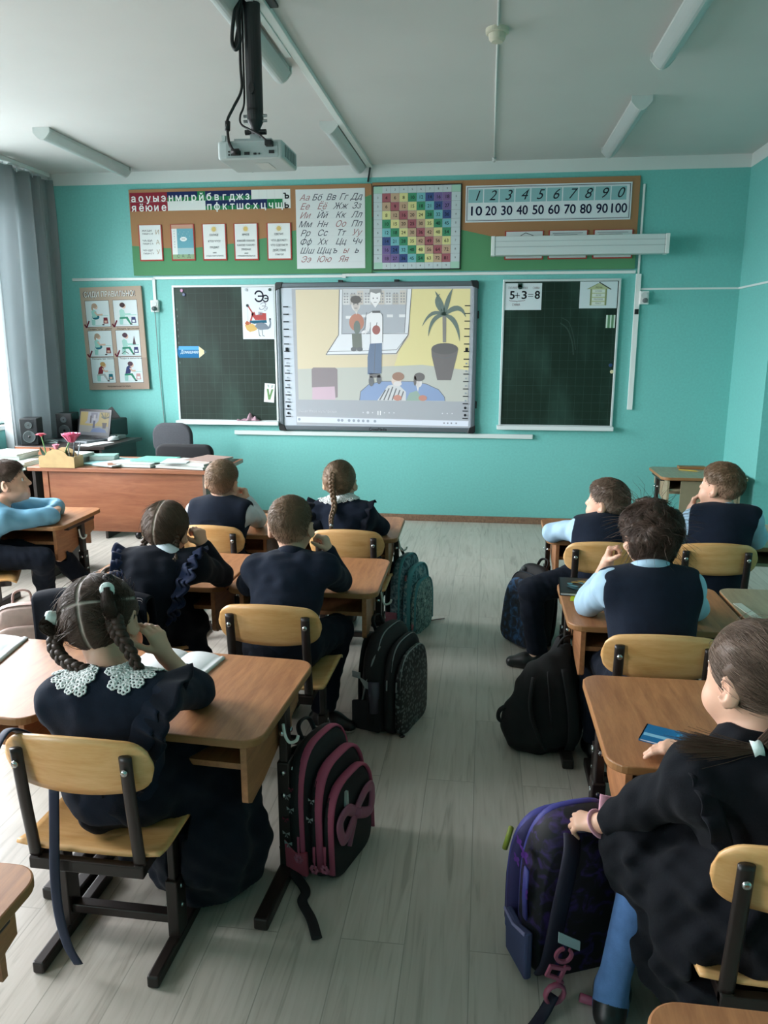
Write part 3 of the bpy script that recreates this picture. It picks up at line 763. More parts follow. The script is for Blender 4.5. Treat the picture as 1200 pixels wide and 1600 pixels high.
# cards and magnets on the left board
t = wthing('letter_card', 'white card with letters Ээ, red excavator and grey emu on chalkboard', 'card', -2.027, 1.527, .0295)
b = MB(); b.box(0, .272, 0, .42, -.004, .001); b.build('sheet', ink('#dfe5ea'), t)
b = MB(); z = .0016
b.text('Э', .125, .150, .338, z, 0, bold=.012); b.text('э', .105, .205, .331, z, 0, bold=.012)
b.text('Э', .085, .165, .262, z, 1, shear=.4); b.text('э', .06, .197, .248, z, 1, shear=.4)
b.line([(.052, .27), (.092, .205)], .011, z, 2); b.line([(.092, .21), (.062, .125)], .014, z, 2)
b.poly([(.075, .205), (.105, .222), (.115, .195), (.145, .20), (.15, .215), (.205, .21), (.205, .155), (.11, .155)], z, 2)
for i in range(4): b.line([(.14+.009*i, .195), (.142+.009*i, .222)], .005, z+.0004, 3)
b.ell(.047, .272, .012, .012, z+.0006, 4); b.line([(.047, .27), (.047, .14)], .0015, z, 3)
b.poly([(.06, .15), (.205, .155), (.21, .132), (.10, .125), (.068, .133)], z+.0004, 5)
b.poly([(.018, .115), (.035, .075), (.06, .058), (.10, .066), (.125, .08), (.115, .105), (.085, .125), (.04, .122)], z, 6)
b.poly([(.02, .128), (.035, .112), (.055, .118), (.055, .14), (.035, .148)], z+.0008, 7)
b.poly([(.105, .105), (.125, .13), (.165, .135), (.20, .125), (.222, .10), (.235, .13), (.228, .15), (.232, .165), (.245, .16), (.243, .15), (.245, .125), (.24, .095), (.22, .08), (.15, .075), (.125, .085)], z+.001, 3)
b.ell(.237, .163, .009, .007, z+.0012, 4)
for x in (.135, .165): b.line([(x, .08), (x+.006, .028), (x+.022, .024)], .004, z+.0008, 4)
b.build('card_print', [ink('#1a1e30'), ink('#9aa2ac'), ink('#b0504e'), ink('#7d8894'), ink('#3a474b'), ink('#2a6178'), ink('#d3b06e'), ink('#b5674a')], t)
t = wthing('pencil_magnet', 'blue pencil-shaped magnet with lettering on left chalkboard', 'magnet', -2.612, 1.372, .0215)
b = MB(); b.poly([(.01, 0), (.19, 0), (.19, .096), (.02, .096), (0, .075), (0, .03)], .0022, 0); b.rect(.012, .066, .19, .096, .0026, 1); b.prism([(.01, 0), (.19, 0), (.255, .048), (.19, .096), (.02, .096), (0, .075), (0, .03)], 0, .002, 0)
b.poly([(.19, 0), (.235, .034), (.235, .062), (.19, .096)], .0022, 2); b.poly([(.235, .034), (.258, .048), (.235, .062)], .0022, 3)
b.text('Домашнее', .04, .105, .048, .003, 4, shear=.2, bold=.01, width=.16)
b.build('pencil', [ink('#236a9a'), ink('#5aa3d6'), ink('#e0d2a8'), ink('#4a5f66'), ink('#d3e6f2')], t)
t = wthing('green_letter_card', 'small white card with a green letter and two ticks on left chalkboard', 'card', -1.868, 1.005, .0215, roll=-.08)
b = MB(); b.rect(0, 0, .088, .158, .001, 0); b.box(0, .088, 0, .158, -.0005, .0008)
b.poly([(.018, .112), (.036, .112), (.046, .06), (.060, .112), (.077, .112), (.054, .022), (.036, .022)], .0016, 1)
b.poly([(.020, .148), (.038, .148), (.040, .124), (.030, .124)], .0016, 2); b.poly([(.058, .146), (.076, .146), (.068, .122), (.056, .122)], .0016, 2)
b.build('card_print', [ink('#dfeaec'), ink('#6a8f5f'), ink('#9fb0ac')], t)
def magnet(x, z, c, label, r=.014):
    t = wthing('magnet', label, 'magnet', x, z, .021)
    b = MB(); b.lathe([(r, 0), (r, .006), (r*.8, .009), (.0005, .009)], 18); b.build('button', M('magnet '+c, c, .35), t)
magnet(-2.545, 1.925, '#c08ab0', 'pink round magnet at the top of the left chalkboard')
magnet(-2.528, 1.892, '#4a5578', 'dark blue round magnet below the pink one')
for x, c, l in ((-1.985, '#aab4bb', 'grey magnet at the top left of the letter card'), (-1.785, '#2f4a44', 'dark green magnet at the top right of the letter card')):
    t = wthing('magnet', l, 'magnet', x, 1.925, .031); b = MB(); b.lathe([(.012, 0), (.012, .006), (.0005, .008)], 16); b.build('button', M('magnet '+c, c, .35), t)
magnet(.987, 1.322, '#1f3f6a', 'dark blue magnet at the right edge of the right chalkboard')
magnet(1.0, 1.271, '#cfcaa4', 'cream magnet just below the blue one on right chalkboard')
t = wthing('chalk_cloth', 'crumpled pink cloth lying on the left chalk tray', 'cloth', -2.0, .842, .045)
b = MB()
b.grid(lambda u, v: ((u-.5)*.20, .003+(.055*math.exp(-((u-.62)*5)**2)+.012)*abs(math.sin(v*3.1))*(.7+.4*math.sin(23*u+3*v)), (v-.5)*.045+.008*math.sin(17*u)), 30, 9)
b.build('cloth', M('pink rag', '#a98a96', .9, var=.15, vs=40), t, smooth=True, solid=.003)
# cards on the right board
t = wthing('sum_card', 'white card with the sum 5+3=8 on right chalkboard', 'card', .136, 1.752, .021)
b = MB(); b.box(0, .288, 0, .206, 0, .001); b.build('sheet', ink('#cdd8dc'), t)
b = MB(); z = .0016
for s, x, w_ in (('5', .058, .040), ('3', .152, .042), ('8', .254, .042)): b.text(s, .085, x, .112, z, 0, bold=.03, width=w_)
b.line([(.078, .112), (.116, .112)], .005, z, 0); b.line([(.097, .092), (.097, .134)], .005, z, 0); b.line([(.182, .120), (.222, .120)], .005, z, 0); b.line([(.182, .104), (.222, .104)], .005, z, 0)
b.text('СЛАГАЕМОЕ', .024, .060, .170, z, 1, width=.072); b.text('СЛАГАЕМОЕ', .024, .142, .168, z, 1, width=.072); b.text('СУММА', .024, .243, .168, z, 1, width=.052)
b.line([(.035, .078), (.04, .072), (.09, .068), (.096, .062), (.102, .068), (.155, .072), (.16, .078)], .0035, z, 1)
b.text('СУММА', .026, .090, .040, z, 1, width=.062)
b.build('sum_print', [ink('#14171c'), ink('#6a4a52')], t)
t = wthing('clip_magnet', 'dark green clip magnet holding the sum card', 'magnet', .252, 1.938, .0225)
b = MB(); b.box(-.017, .017, -.01, .018, 0, .008); b.lathe([(.017, 0), (.017, .008), (.001, .008)], 16, 0, Matrix.Translation((0, -.01, 0))); b.build('clip', M('dark green plastic', '#17382f', .4), t)
t = wthing('house_card', 'white card with a drawn word house on right chalkboard', 'card', .717, 1.762, .0295)
b = MB(); b.box(0, .287, 0, .203, -.005, .001); b.build('sheet', ink('#c6d4d8'), t)
b = MB()
b.rect(.082, .022, .205, .145, .0014, 0); b.poly([(.055, .145), (.145, .19), (.235, .145)], .0015, 0)
b.line([(.145, .197), (.238, .142)], .008, .002, 1); b.line([(.055, .145), (.14, .188)], .004, .002, 3); b.line([(.085, .022), (.085, .148)], .010, .002, 3); b.line([(.202, .022), (.202, .148)], .010, .002, 3)
for i, s in enumerate(('СЛОВО', 'ДОМ', 'ПРЕДЛОЖЕНИЕ', 'ТЕКСТ')):
    y = .118-.031*i; b.rect(.095, y, .192, y+.024, .002, 2); b.text(s, .014, .1435, y+.012, .0026, 1, width=(.05, .04, .07, .045)[i])
b.text('РЕЧЬ', .016, .145, .157, .0026, 1, width=.05)
b.build('house_print', [ink('#aeb98f'), ink('#3f4a44'), ink('#cfd8d0'), ink('#7d8862')], t)
t = wthing('striped_card', 'small card with two green bars near the right edge of right chalkboard', 'card', .931, 1.612, .021)
b = MB(); b.box(0, .07, 0, .099, 0, .001); b.rect(.012, 0, .031, .099, .0016, 1); b.rect(.041, 0, .059, .099, .0016, 1)
b.build('card_print', [ink('#c9dccf'), ink('#5f8a68')], t)
# ---------------------------------------------------------------- interactive whiteboard
t = wthing('interactive_whiteboard', 'large interactive whiteboard showing a projected cartoon drawing', 'interactive whiteboard', -1.732, .768, .004)
W_, H_ = 1.655, 1.21
b = MB(); b.box(.02, W_-.02, .02, H_-.02, .01, .030); b.build('writing_surface', M('whiteboard melamine', '#bfc8d2', .35), t)
fm = M('grey anodised frame', '#6a7278', .35, metal=.5)
b = MB(); f = .040
for bx in ((.03, W_-.03, H_-f, H_), (.03, W_-.03, 0, f), (0, f, .03, H_-.03), (W_-f, W_, .03, H_-.03)): b.box(*bx, 0, .042)
b.build('frame', fm, t, bev=.01, seg=3)
for sx, sz in ((0, 0), (0, 1), (1, 0), (1, 1)):
    b = MB(); x0 = -.004 if not sx else W_-.062; z0 = -.004 if not sz else H_-.062
    cx, cz = (x0+.066, z0+.066); q = [(x0, z0), (x0+.066, z0), (x0+.066, z0+.066), (x0, z0+.066)]
    # rounded wedge: the corner away from the picture is rounded off
    k = (0 if not sx else 1, 0 if not sz else 1)
    pts = {(0, 0): [(x0, z0+.066), (x0, z0+.012), (x0+.012, z0), (x0+.066, z0), (x0+.05, z0+.045)], (1, 0): [(x0, z0), (x0+.054, z0), (x0+.066, z0+.012), (x0+.066, z0+.066), (x0+.016, z0+.045)],
           (1, 1): [(x0+.066, z0), (x0+.066, z0+.054), (x0+.054, z0+.066), (x0, z0+.066), (x0+.016, z0+.02)], (0, 1): [(x0, z0), (x0+.05, z0+.02), (x0+.066, z0+.066), (x0+.012, z0+.066), (x0, z0+.054)]}[k]
    b.prism(pts, 0, .048); b.build('corner_cap', blkp, t, bev=.004)
b = MB()
for side, x0 in ((0, .058), (1, W_-.103)):
    for i in range(16):
        y = .115+.06*i+(0 if i < 12 else .0)
        b.rect(x0, y, x0+.045, y+.008, .0385, 0)
    b.rect(x0+.012, .12+.6*.9, x0+.035, .15+.6*.9, .0385, 0)
    for i in (0, 1): b.ell(x0+.022, .145+.06*i, .011, .011, .0385, 0, 10)
    for i in range(2, 8): b.rect(x0+.016, .137+.06*i, x0+.03, .150+.06*i, .0385, 1)
b.build('tool_strip', [ink('#23272c'), ink('#98a2ab')], t)
b = MB(); b.text('CrossMedia', .032, W_/2+.02, f/2-.002, .0426, 0, bold=.03, width=.15); b.build('maker_lettering', ink('#0f1216'), t)
for z0 in (.92, .20):
    b = MB(); b.box(W_-.004, W_+.012, z0, z0+.06, .004, .03); b.build('bracket', blkp, t, bev=.003)
for x0 in (.52, .98):
    b = MB(); b.box(x0, x0+.04, H_-.004, H_+.018, .004, .03); b.build('bracket', blkp, t, bev=.003)
# the projected picture (child's drawing, player bar, task bar); local coordinates = wall - (-1.732, .768)
P = lambda pts: [(x+1.732, z-.768) for x, z in pts]
b = MB(); gm = []
E_ = .0003
def g(c, e=.34):
    m = glow(c, e)
    if m not in gm: gm.append(m)
    return gm.index(m)
z = .0310
b.poly(P([(-1.60, 1.932), (-.122, 1.932), (-.128, .812), (-1.585, .812)]), z, g('#b4bcc6', .22))
b.poly(P([(-1.567, 1.922), (-.138, 1.918), (-.140, 1.024), (-1.562, 1.028)]), z+E_, g('#e6d9b4'))
b.poly(P([(-.62, 1.92), (-.138, 1.918), (-.138, 1.28), (-.75, 1.31), (-.70, 1.45), (-.62, 1.55)]), z+2*E_, g('#ece29a'))
b.poly(P([(-1.562, 1.281), (-1.2, 1.295), (-.997, 1.299), (-.517, 1.32), (-.139, 1.278), (-.140, 1.024), (-1.562, 1.028)]), z+3*E_, g('#c3c9c0'))
b.poly(P([(-1.20, 1.920), (-.609, 1.920), (-.635, 1.562), (-.732, 1.405), (-1.32, 1.395), (-1.215, 1.555)]), z+4*E_, g('#e8eff5', .4))
b.poly(P([(-1.175, 1.918), (-.645, 1.918), (-.665, 1.575), (-1.185, 1.565)]), z+5*E_, g('#b3bcc6'))
b.poly(P([(-1.175, 1.918), (-.645, 1.918), (-.655, 1.80), (-1.178, 1.80)]), z+6*E_, g('#cdd3d6'))
for i in range(9): x = -1.17+.058*i; b.poly(P([(x, 1.80), (x+.05, 1.80), (x+.05, 1.86+.05*((i*7) % 3)/2), (x, 1.86+.05*((i*7) % 3)/2)]), z+7*E_, g(('#e3e6e6', '#c2bfb8', '#d5cfc6')[i % 3]))
for i in range(36): x = -1.163+.058*(i % 9); y = 1.815+.022*(i//9); b.rect(x+1.732, y-.768, x+1.732+.013, y-.768+.012, z+8*E_, g('#8d9298')); b.rect(x+1.732+.022, y-.768, x+1.732+.035, y-.768+.012, z+8*E_, g('#8d9298'))
for x, y in ((-1.15, 1.69), (-1.02, 1.70), (-.81, 1.70), (-.71, 1.70)): b.rect(x+1.732, y-.768, x+1.732+.05, y-.768+.022, z+7*E_, g('#e8edf0', .4))
dk = g('#5a6068', .2)
b.line(P([(-1.20, 1.92), (-1.212, 1.56), (-1.32, 1.40)]), .006, z+9*E_, dk); b.line(P([(-.609, 1.92), (-.635, 1.56), (-.732, 1.41), (-1.32, 1.40)]), .006, z+9*E_, dk); b.line(P([(-1.178, 1.57), (-.64, 1.57)]), .004, z+9*E_, dk); b.line(P([(-1.31, 1.425), (-.73, 1.44), (-.635, 1.56)]), .004, z+9*E_, dk); b.line(P([(-1.175, 1.92), (-1.185, 1.565)]), .004, z+9*E_, dk); b.line(P([(-.645, 1.92), (-.665, 1.575)]), .004, z+9*E_, dk)
# small boy on the sill
b.ell(*P([(-1.06, 1.66)])[0], .062, .07, z+10*E_, g('#c27a5e')); b.ell(*P([(-1.057, 1.62)])[0], .028, .055, z+11*E_, g('#5d7068')); b.poly(P([(-1.10, 1.57), (-1.02, 1.57), (-1.015, 1.45), (-1.095, 1.45)]), z+11*E_, g('#5f6a5e'))
b.ell(*P([(-1.085, 1.445)])[0], .025, .018, z+12*E_, dk); b.ell(*P([(-1.035, 1.445)])[0], .025, .018, z+12*E_, dk)
b.poly(P([(-1.105, 1.83), (-1.06, 1.72), (-1.025, 1.83)]), z+12*E_, g('#e3e3e0', .4)); b.ell(*P([(-1.065, 1.795)])[0], .036, .045, z+12*E_, g('#e3e3e0', .4)); b.ell(*P([(-1.065, 1.84)])[0], .045, .032, z+13*E_, g('#4f443e', .15))
# tall figure with the apple sweater
b.poly(P([(-.99, 1.56), (-.975, 1.72), (-.93, 1.745), (-.86, 1.74), (-.845, 1.70), (-.845, 1.50), (-.94, 1.49), (-.945, 1.66), (-.975, 1.58)]), z+14*E_, g('#eef2f5', .42)); b.line(P([(-.945, 1.66), (-.97, 1.59), (-1.02, 1.58)]), .022, z+14*E_, g('#eef2f5', .42)); b.line(P([(-.985, 1.70), (-.99, 1.62), (-1.02, 1.585)]), .004, z+15*E_, dk); b.line(P([(-.975, 1.74), (-.99, 1.68)]), .004, z+15*E_, dk)
for q in ([(-.945, 1.49), (-.945, 1.66)], [(-.845, 1.72), (-.845, 1.50)], [(-.96, 1.73), (-.93, 1.748), (-.87, 1.742), (-.845, 1.72)]): b.line(P(q), .004, z+15*E_, dk)
b.ell(*P([(-.897, 1.60)])[0], .033, .037, z+15*E_, g('#a3493f')); b.line(P([(-.897, 1.63), (-.89, 1.66)]), .005, z+15*E_, dk); b.rect(*P([(-.93, 1.735)])[0], *P([(-.865, 1.752)])[0], z+16*E_, g('#3d4148', .15))
b.poly(P([(-.95, 1.49), (-.85, 1.495), (-.855, 1.25), (-.97, 1.24), (-.97, 1.38)]), z+15*E_, g('#4f6d94')); b.line(P([(-.905, 1.49), (-.915, 1.25)]), .004, z+16*E_, dk)
b.ell(*P([(-.94, 1.185)])[0], .022, .042, z+15*E_, dk); b.ell(*P([(-.875, 1.20)])[0], .02, .038, z+15*E_, dk); b.rect(*P([(-.955, 1.215)])[0], *P([(-.865, 1.25)])[0], z+15*E_, g('#5b5a5c'))
b.poly(P([(-.945, 1.90), (-.945, 1.83), (-.905, 1.775), (-.865, 1.83), (-.86, 1.90)]), z+16*E_, g('#f0f2f3', .42)); b.poly(P([(-.955, 1.87), (-.95, 1.92), (-.855, 1.92), (-.85, 1.87), (-.865, 1.895), (-.90, 1.885), (-.94, 1.90)]), z+17*E_, g('#8a8d8e'))
for hx, hy in ((-.905, 1.84), (-1.065, 1.795)):
    for s in (-1, 1): b.ell(*P([(hx+s*.016, hy+.01)])[0], .005, .007, z+18*E_, dk, 8)
    b.line(P([(hx-.012, hy-.022), (hx+.012, hy-.022)]), .004, z+18*E_, dk)
# armchair and blue pool with two readers
b.poly(P([(-1.445, 1.28), (-1.43, 1.295), (-1.245, 1.295), (-1.225, 1.28), (-1.225, 1.05), (-1.245, 1.045), (-1.25, 1.14), (-1.445, 1.13)]), z+5*E_, g('#867a80')); b.poly(P([(-1.44, 1.13), (-1.25, 1.14), (-1.245, 1.03), (-1.445, 1.03)]), z+6*E_, g('#d6b9cb'))
b.poly(P([(-1.04, 1.027), (-1.03, 1.10), (-.96, 1.16), (-.85, 1.185), (-.6, 1.185), (-.48, 1.165), (-.38, 1.12), (-.33, 1.06), (-.325, 1.027)]), z+5*E_, g('#7f9fd0')); b.line(P([(-1.04, 1.027), (-1.03, 1.10), (-.96, 1.16), (-.85, 1.185), (-.6, 1.185), (-.48, 1.165), (-.38, 1.12), (-.33, 1.06), (-.325, 1.027)]), .005, z+6*E_, dk)
b.poly(P([(-.89, 1.027), (-.80, 1.15), (-.72, 1.165), (-.65, 1.10), (-.65, 1.027)]), z+7*E_, g('#d9dde0'))
for i in range(6): b.line(P([(-.87+.035*i, 1.03), (-.82+.03*i, 1.14-.012*abs(i-2))]), .010, z+8*E_, dk)
b.ell(*P([(-.73, 1.19)])[0], .042, .042, z+9*E_, g('#e6d2c6')); b.ell(*P([(-.715, 1.225)])[0], .05, .035, z+10*E_, g('#9a6b4e')); b.ell(*P([(-.72, 1.165)])[0], .035, .02, z+10*E_, g('#e9e6e6'))
b.poly(P([(-.65, 1.027), (-.62, 1.09), (-.56, 1.11), (-.52, 1.06), (-.52, 1.027)]), z+7*E_, g('#8fb0a2')); b.poly(P([(-.58, 1.20), (-.55, 1.10), (-.53, 1.19)]), z+9*E_, g('#eceeee', .4)); b.ell(*P([(-.545, 1.175)])[0], .028, .038, z+9*E_, g('#eceeee', .4)); b.ell(*P([(-.54, 1.222)])[0], .045, .035, z+10*E_, g('#5a5252', .18)); b.ell(*P([(-.575, 1.19)])[0], .012, .04, z+10*E_, g('#5a5252', .18))
b.ell(*P([(-.72, 1.05)])[0], .035, .024, z+11*E_, g('#c9806a')); b.ell(*P([(-.51, 1.05)])[0], .035, .024, z+11*E_, g('#c9806a'))
# palm in a pot
lf = g('#5b7a70', .16)
for tip, mid, wd in (((-.52, 1.63), (-.45, 1.78), .035), ((-.47, 1.55), (-.45, 1.72), .04), ((-.42, 1.90), (-.37, 1.83), .04), ((-.28, 1.92), (-.32, 1.84), .045), ((-.17, 1.70), (-.22, 1.83), .05), ((-.215, 1.51), (-.235, 1.70), .045), ((-.38, 1.88), (-.45, 1.83), .035)):
    c = Vector((-.342, 1.715)); m_ = Vector(mid); t_ = Vector(tip)
    pts = [c*(1-u)**2+m_*2*u*(1-u)*1.0+t_*u*u for u in [k/8 for k in range(9)]]
    ws = [wd*(.25+1.5*u*(1-u)*2)*(1-u*.6)*.9 if u < 1 else .002 for u in [k/8 for k in range(9)]]
    L_, R_ = [], []
    for k, p in enumerate(pts):
        d = (pts[min(k+1, 8)]-pts[max(k-1, 0)]).normalized(); n_ = Vector((-d.y, d.x))
        L_.append(tuple(p+n_*ws[k]/1.6)); R_.append(tuple(p-n_*ws[k]/1.6))
    for k in range(8): b.poly(P([L_[k], L_[k+1], R_[k+1], R_[k]]), z+(9+.1*k)*E_, lf)
b.poly(P([(-.358, 1.73), (-.326, 1.73), (-.325, 1.50), (-.352, 1.50)]), z+8*E_, g('#7d7a74'))
b.poly(P([(-.445, 1.45), (-.44, 1.39), (-.392, 1.197), (-.28, 1.197), (-.235, 1.39), (-.225, 1.45)]), z+7*E_, g('#6a6062', .16)); b.ell(*P([(-.335, 1.45)])[0], .108, .045, z+8*E_, g('#4f484a', .12)); b.line(P([(-.44, 1.40), (-.335, 1.375), (-.235, 1.40)]), .005, z+9*E_, dk)
# player bar and task bar
b.text('Умная Маша мультфильм', .028, *P([(-1.40, .93)])[0], z+4*E_, g('#d9dfe5', .35), width=.33)
for x, s in ((-1.01, 1), (-.97, 2), (-.93, 1), (-.83, 1), (-.79, 1), (-.75, 1), (-.345, 1), (-.305, 1), (-.265, 1)): b.ell(*P([(x, .925)])[0], .006*s, .006*s, z+4*E_, g('#d9dfe5', .35), 8)
for x in (-.888, -.868): b.rect(*P([(x, .905)])[0], *P([(x+.008, .94)])[0], z+4*E_, g('#f4f8fb', .45))
b.poly(P([(-1.58, .885), (-.128, .865), (-.128, .82), (-1.58, .835)]), z+4*E_, g('#dbe6f5', .45))
for x in (-1.56, -1.22, -1.19, -1.13, -1.09, -1.05, -1.01, -.97, -.91): b.ell(*P([(x, .862-(x+1.58)*.0125)])[0], .012, .012, z+5*E_, g('#8fa0b4'), 10)
for x in (-.33, -.30, -.27, -.23): b.ell(*P([(x, .845)])[0], .007, .007, z+5*E_, g('#7a8698'), 8)
b.build('projected_picture', gm, t)
# ================================================================ school desks and chairs
desk_wood = wood('desk laminate', '#94613f', '#b07a50', .45, 5, (9, 1.2, 9), .012, coat=.08)
desk_edge = M('desk edge band', '#94683f', .45)
desk_pale = wood('pale laminate', '#93846a', '#a6987c', .4, 5, (9, 1.2, 9), .012, coat=.2)
ply = wood('birch plywood', '#d29c5c', '#e2b47a', .45, 4, (1.2, 8, 9), .01, coat=.3)
ply_edge = M('plywood edge', '#a5824e', .6)
dark_metal = M('dark brown metal', '#1e1613', .42, var=.1, vs=30)
bolt_m = M('bolt steel', '#b9bcbc', .25, metal=1)
hook_m = M('white hook', '#d9dcd8', .4)
def student_desk(loc, rz, label, group, top=None):
    t = thing('school_desk', label, 'desk', loc, rz, group)
    H = .56
    b = MB(); b.prism(rrect(-.3, -.25, .3, .25, .055, 7), H-.022, H, 1, mtop=0)
    b.build('desktop', [top or desk_wood, desk_edge], t, bev=.004)
    b = MB(); b.box(-.235, .235, -.20, .20, H-.108, H-.092); b.build('book_shelf', top or desk_wood, t)
    for s in (-1, 1):
        b = MB(); T = Matrix(((0, 0, 1, s*.245-.009), (1, 0, 0, 0), (0, 1, 0, 0), (0, 0, 0, 1)))
        b.prism([(-.215, H-.022), (.215, H-.022), (.215, H-.12), (.02, H-.165), (-.10, H-.195), (-.19, H-.205), (-.215, H-.19)], 0, .018, 0, T)
        b.build('side_panel', top or desk_wood, t, bev=.002)
    b = MB(); b.box(-.235, .235, .185, .20, H-.20, H-.022); b.build('back_panel', top or desk_wood, t)
    for s in (-1, 1):
        b = MB(); x = s*.272
        b.box(x-.018, x+.018, .0, .05, .03, .36); b.box(x-.012, x+.012, .005, .045, .34, H-.03); b.box(x-.014, x+.014, -.14, .16, H-.045, H-.022)
        lg = b.build('leg', dark_metal, t, bev=.004)
        b = MB(); b.box(x-.02, x+.02, -.215, .235, 0, .036); b.build('foot_bar', dark_metal, lg, bev=.006)
        for z in (.26, .33, .45):
            b = MB(); b.ball((x+s*.019, .025, z), (.004, .008, .008), 8); b.build('bolt', bolt_m, lg)
            b = MB(); b.ball((x, -.002, z), (.008, .004, .008), 8); b.build('bolt', bolt_m, lg)
    b = MB(); b.tube(bez([(.29, -.04, H-.06), (.296, -.04, H-.095), (.308, -.04, H-.112), (.326, -.04, H-.105), (.332, -.04, H-.09)], 6), .0045, 6)
    b.build('bag_hook', hook_m, t, smooth=True)
    return t
D0 = student_desk((-.80, 1.90, 0), math.radians(-3.5), 'brown school desk with rounded corners beside the black and pink backpack', 'school desks')
def desk(x, y, deg, label): return dup(D0, (x, y, 0), math.radians(deg), label)
desk(-1.41, 1.935, -3.5, 'brown school desk at the left photo edge holding an open white book')
desk(-.69, 3.02, .5, 'brown school desk where the boy in the navy sweater sits, near the teal backpack')
desk(-1.30, 3.02, .5, 'brown school desk where the girl in blue tulle leans on her hand')
desk(-.71, 3.86, 1, 'brown school desk of the girl with the long braid in the front row')
desk(-1.33, 3.86, 1, 'brown school desk of the boy in the dark vest before the teacher desk')
desk(.60, 1.89, .5, 'brown school desk by the girl in black, with a blue booklet on it')
desk(.605, 2.78, 0, 'brown school desk with the dark picture book, before the curly-haired boy')
desk(.62, 3.94, 0, 'brown school desk of the boy turning left in the right front row')
desk(.55, .74, -.5, 'brown school desk whose corner shows at the bottom right photo edge')
desk(-1.08, .905, -1, 'brown school desk whose corner shows at the bottom left photo edge')
desk(-2.48, 3.88, 2, 'brown school desk in front of the boy in the light blue shirt at left')
D1 = student_desk((1.22, 2.78, 0), 0, 'pale grey-brown school desk with a white ruler at far right', 'school desks', desk_pale)
dup(D1, (1.235, 3.94, 0), 0, 'pale school desk of the boy with hand over mouth in right front row')
dk_ = dup(D1, (1.57, 5.87, 0), 0, 'pale desk with a pencil on top in the front right corner of the room')
def chair_back(b, w2, z0, z1, y0, y1, r, mi=0):
    def fn(u, v):
        x = -w2+2*w2*u
        e = max(0, abs(x)-(w2-r)); k = r-math.sqrt(max(0, r*r-e*e))
        top = z1-.022*(x/w2)**2-k; bot = z0+.016*(x/w2)**2+k
        z = bot+(top-bot)*v; tt = (z-z0)/(z1-z0)
        return (x, y0+(y1-y0)*tt+.030*(x/w2)**2-.004*math.sin(PI*tt), z)
    b.grid(fn, 41, 9, mi)
def school_chair(loc, rz, label, group):
    t = thing('school_chair', label, 'chair', loc, rz, group)
    S = .335
    b = MB()
    def seat(u, v):
        x = -.178+.356*u; y = -.165+.345*v
        return (x, y, S-.006+.010*abs(2*u-1)**3+(-.018*max(0, (v-.85)/.15)**2)+(.012*max(0, (.2-v)/.2)**2))
    b.grid(seat, 25, 19); b.build('seat', ply, t, smooth=True, solid=.010, bev=0)
    b = MB(); chair_back(b, .178, .500, .652, -.176, -.202, .05); b.build('backrest', ply, t, smooth=True, solid=.009)
    for s in (-1, 1):
        b = MB(); x = s*.130
        b.tube(bez([(x, -.198, .612), (x, -.193, .55), (x, -.184, .46), (x, -.174, .38), (x, -.168, .322)], 5), [.0155]*21, 10, flat=.5, up=(0, 1, 0))
        u = b.build('back_support', dark_metal, t, smooth=True)
        b = MB(); b.ball((x, -.208, .578), (.009, .005, .009), 10); b.build('bolt', bolt_m, u, smooth=True)
    b = MB()
    for s in (-1, 1): b.box(s*.130-.012, s*.130+.012, -.178, .15, S-.040, S-.012)
    b.box(-.142, .142, -.180, -.158, S-.044, S-.014); b.box(-.142, .142, .10, .125, S-.040, S-.014)
    b.build('seat_frame', dark_metal, t, bev=.003)
    for s in (-1, 1):
        b = MB(); x = s*.147; y = -.03
        b.box(x-.009, x+.009, y-.02, y+.02, .15, S-.012); b.box(x-.015, x+.015, y-.027, y+.027, .03, .19); b.box(min(x, s*.130), max(x, s*.130), y-.02, y+.015, S-.04, S-.014)
        lg = b.build('leg', dark_metal, t, bev=.003)
        b = MB(); b.box(x-.015, x+.015, -.185, .165, 0, .032); b.build('foot_bar', dark_metal, lg, bev=.005)
        for z in (.11, .165):
            b = MB(); b.ball((x+s*.016, y, z), (.004, .007, .007), 8); b.build('bolt', bolt_m, lg)
    b = MB(); b.box(-.15, .15, -.045, -.015, .06, .085); b.build('cross_bar', dark_metal, t, bev=.003)
    return t
C0 = school_chair((-.887, 1.645, 0), math.radians(-1), 'plywood school chair with the navy belt hanging over it, under the girl with pigtails', 'plywood school chairs')
def chair(x, y, deg, label): return dup(C0, (x, y, 0), math.radians(deg), label)
chair(-.695, 2.55, -1, 'plywood school chair of the boy in the navy sweater, beside the black backpack')
jc = chair(-1.31, 2.55, 1, 'school chair covered by a dark jacket, under the girl in blue tulle')
chair(-.625, 3.62, 0, 'plywood school chair behind the girl with the long braid')
chair(-1.30, 3.62, 0, 'plywood school chair behind the boy in dark vest and white sleeves')
chair(.545, 3.54, 0, 'plywood school chair at right behind the boy turning left')
chair(1.02, 3.58, 0, 'plywood school chair behind the boy with hand over his mouth')
chair(.553, 2.44, 0, 'plywood school chair of the curly-haired boy, in front of the booklet desk')
chair(.605, 1.445, 0, 'plywood school chair at the right photo edge under the girl in black')
chair(-2.55, 3.505, -62, 'plywood school chair turned sideways under the boy in the light blue shirt')
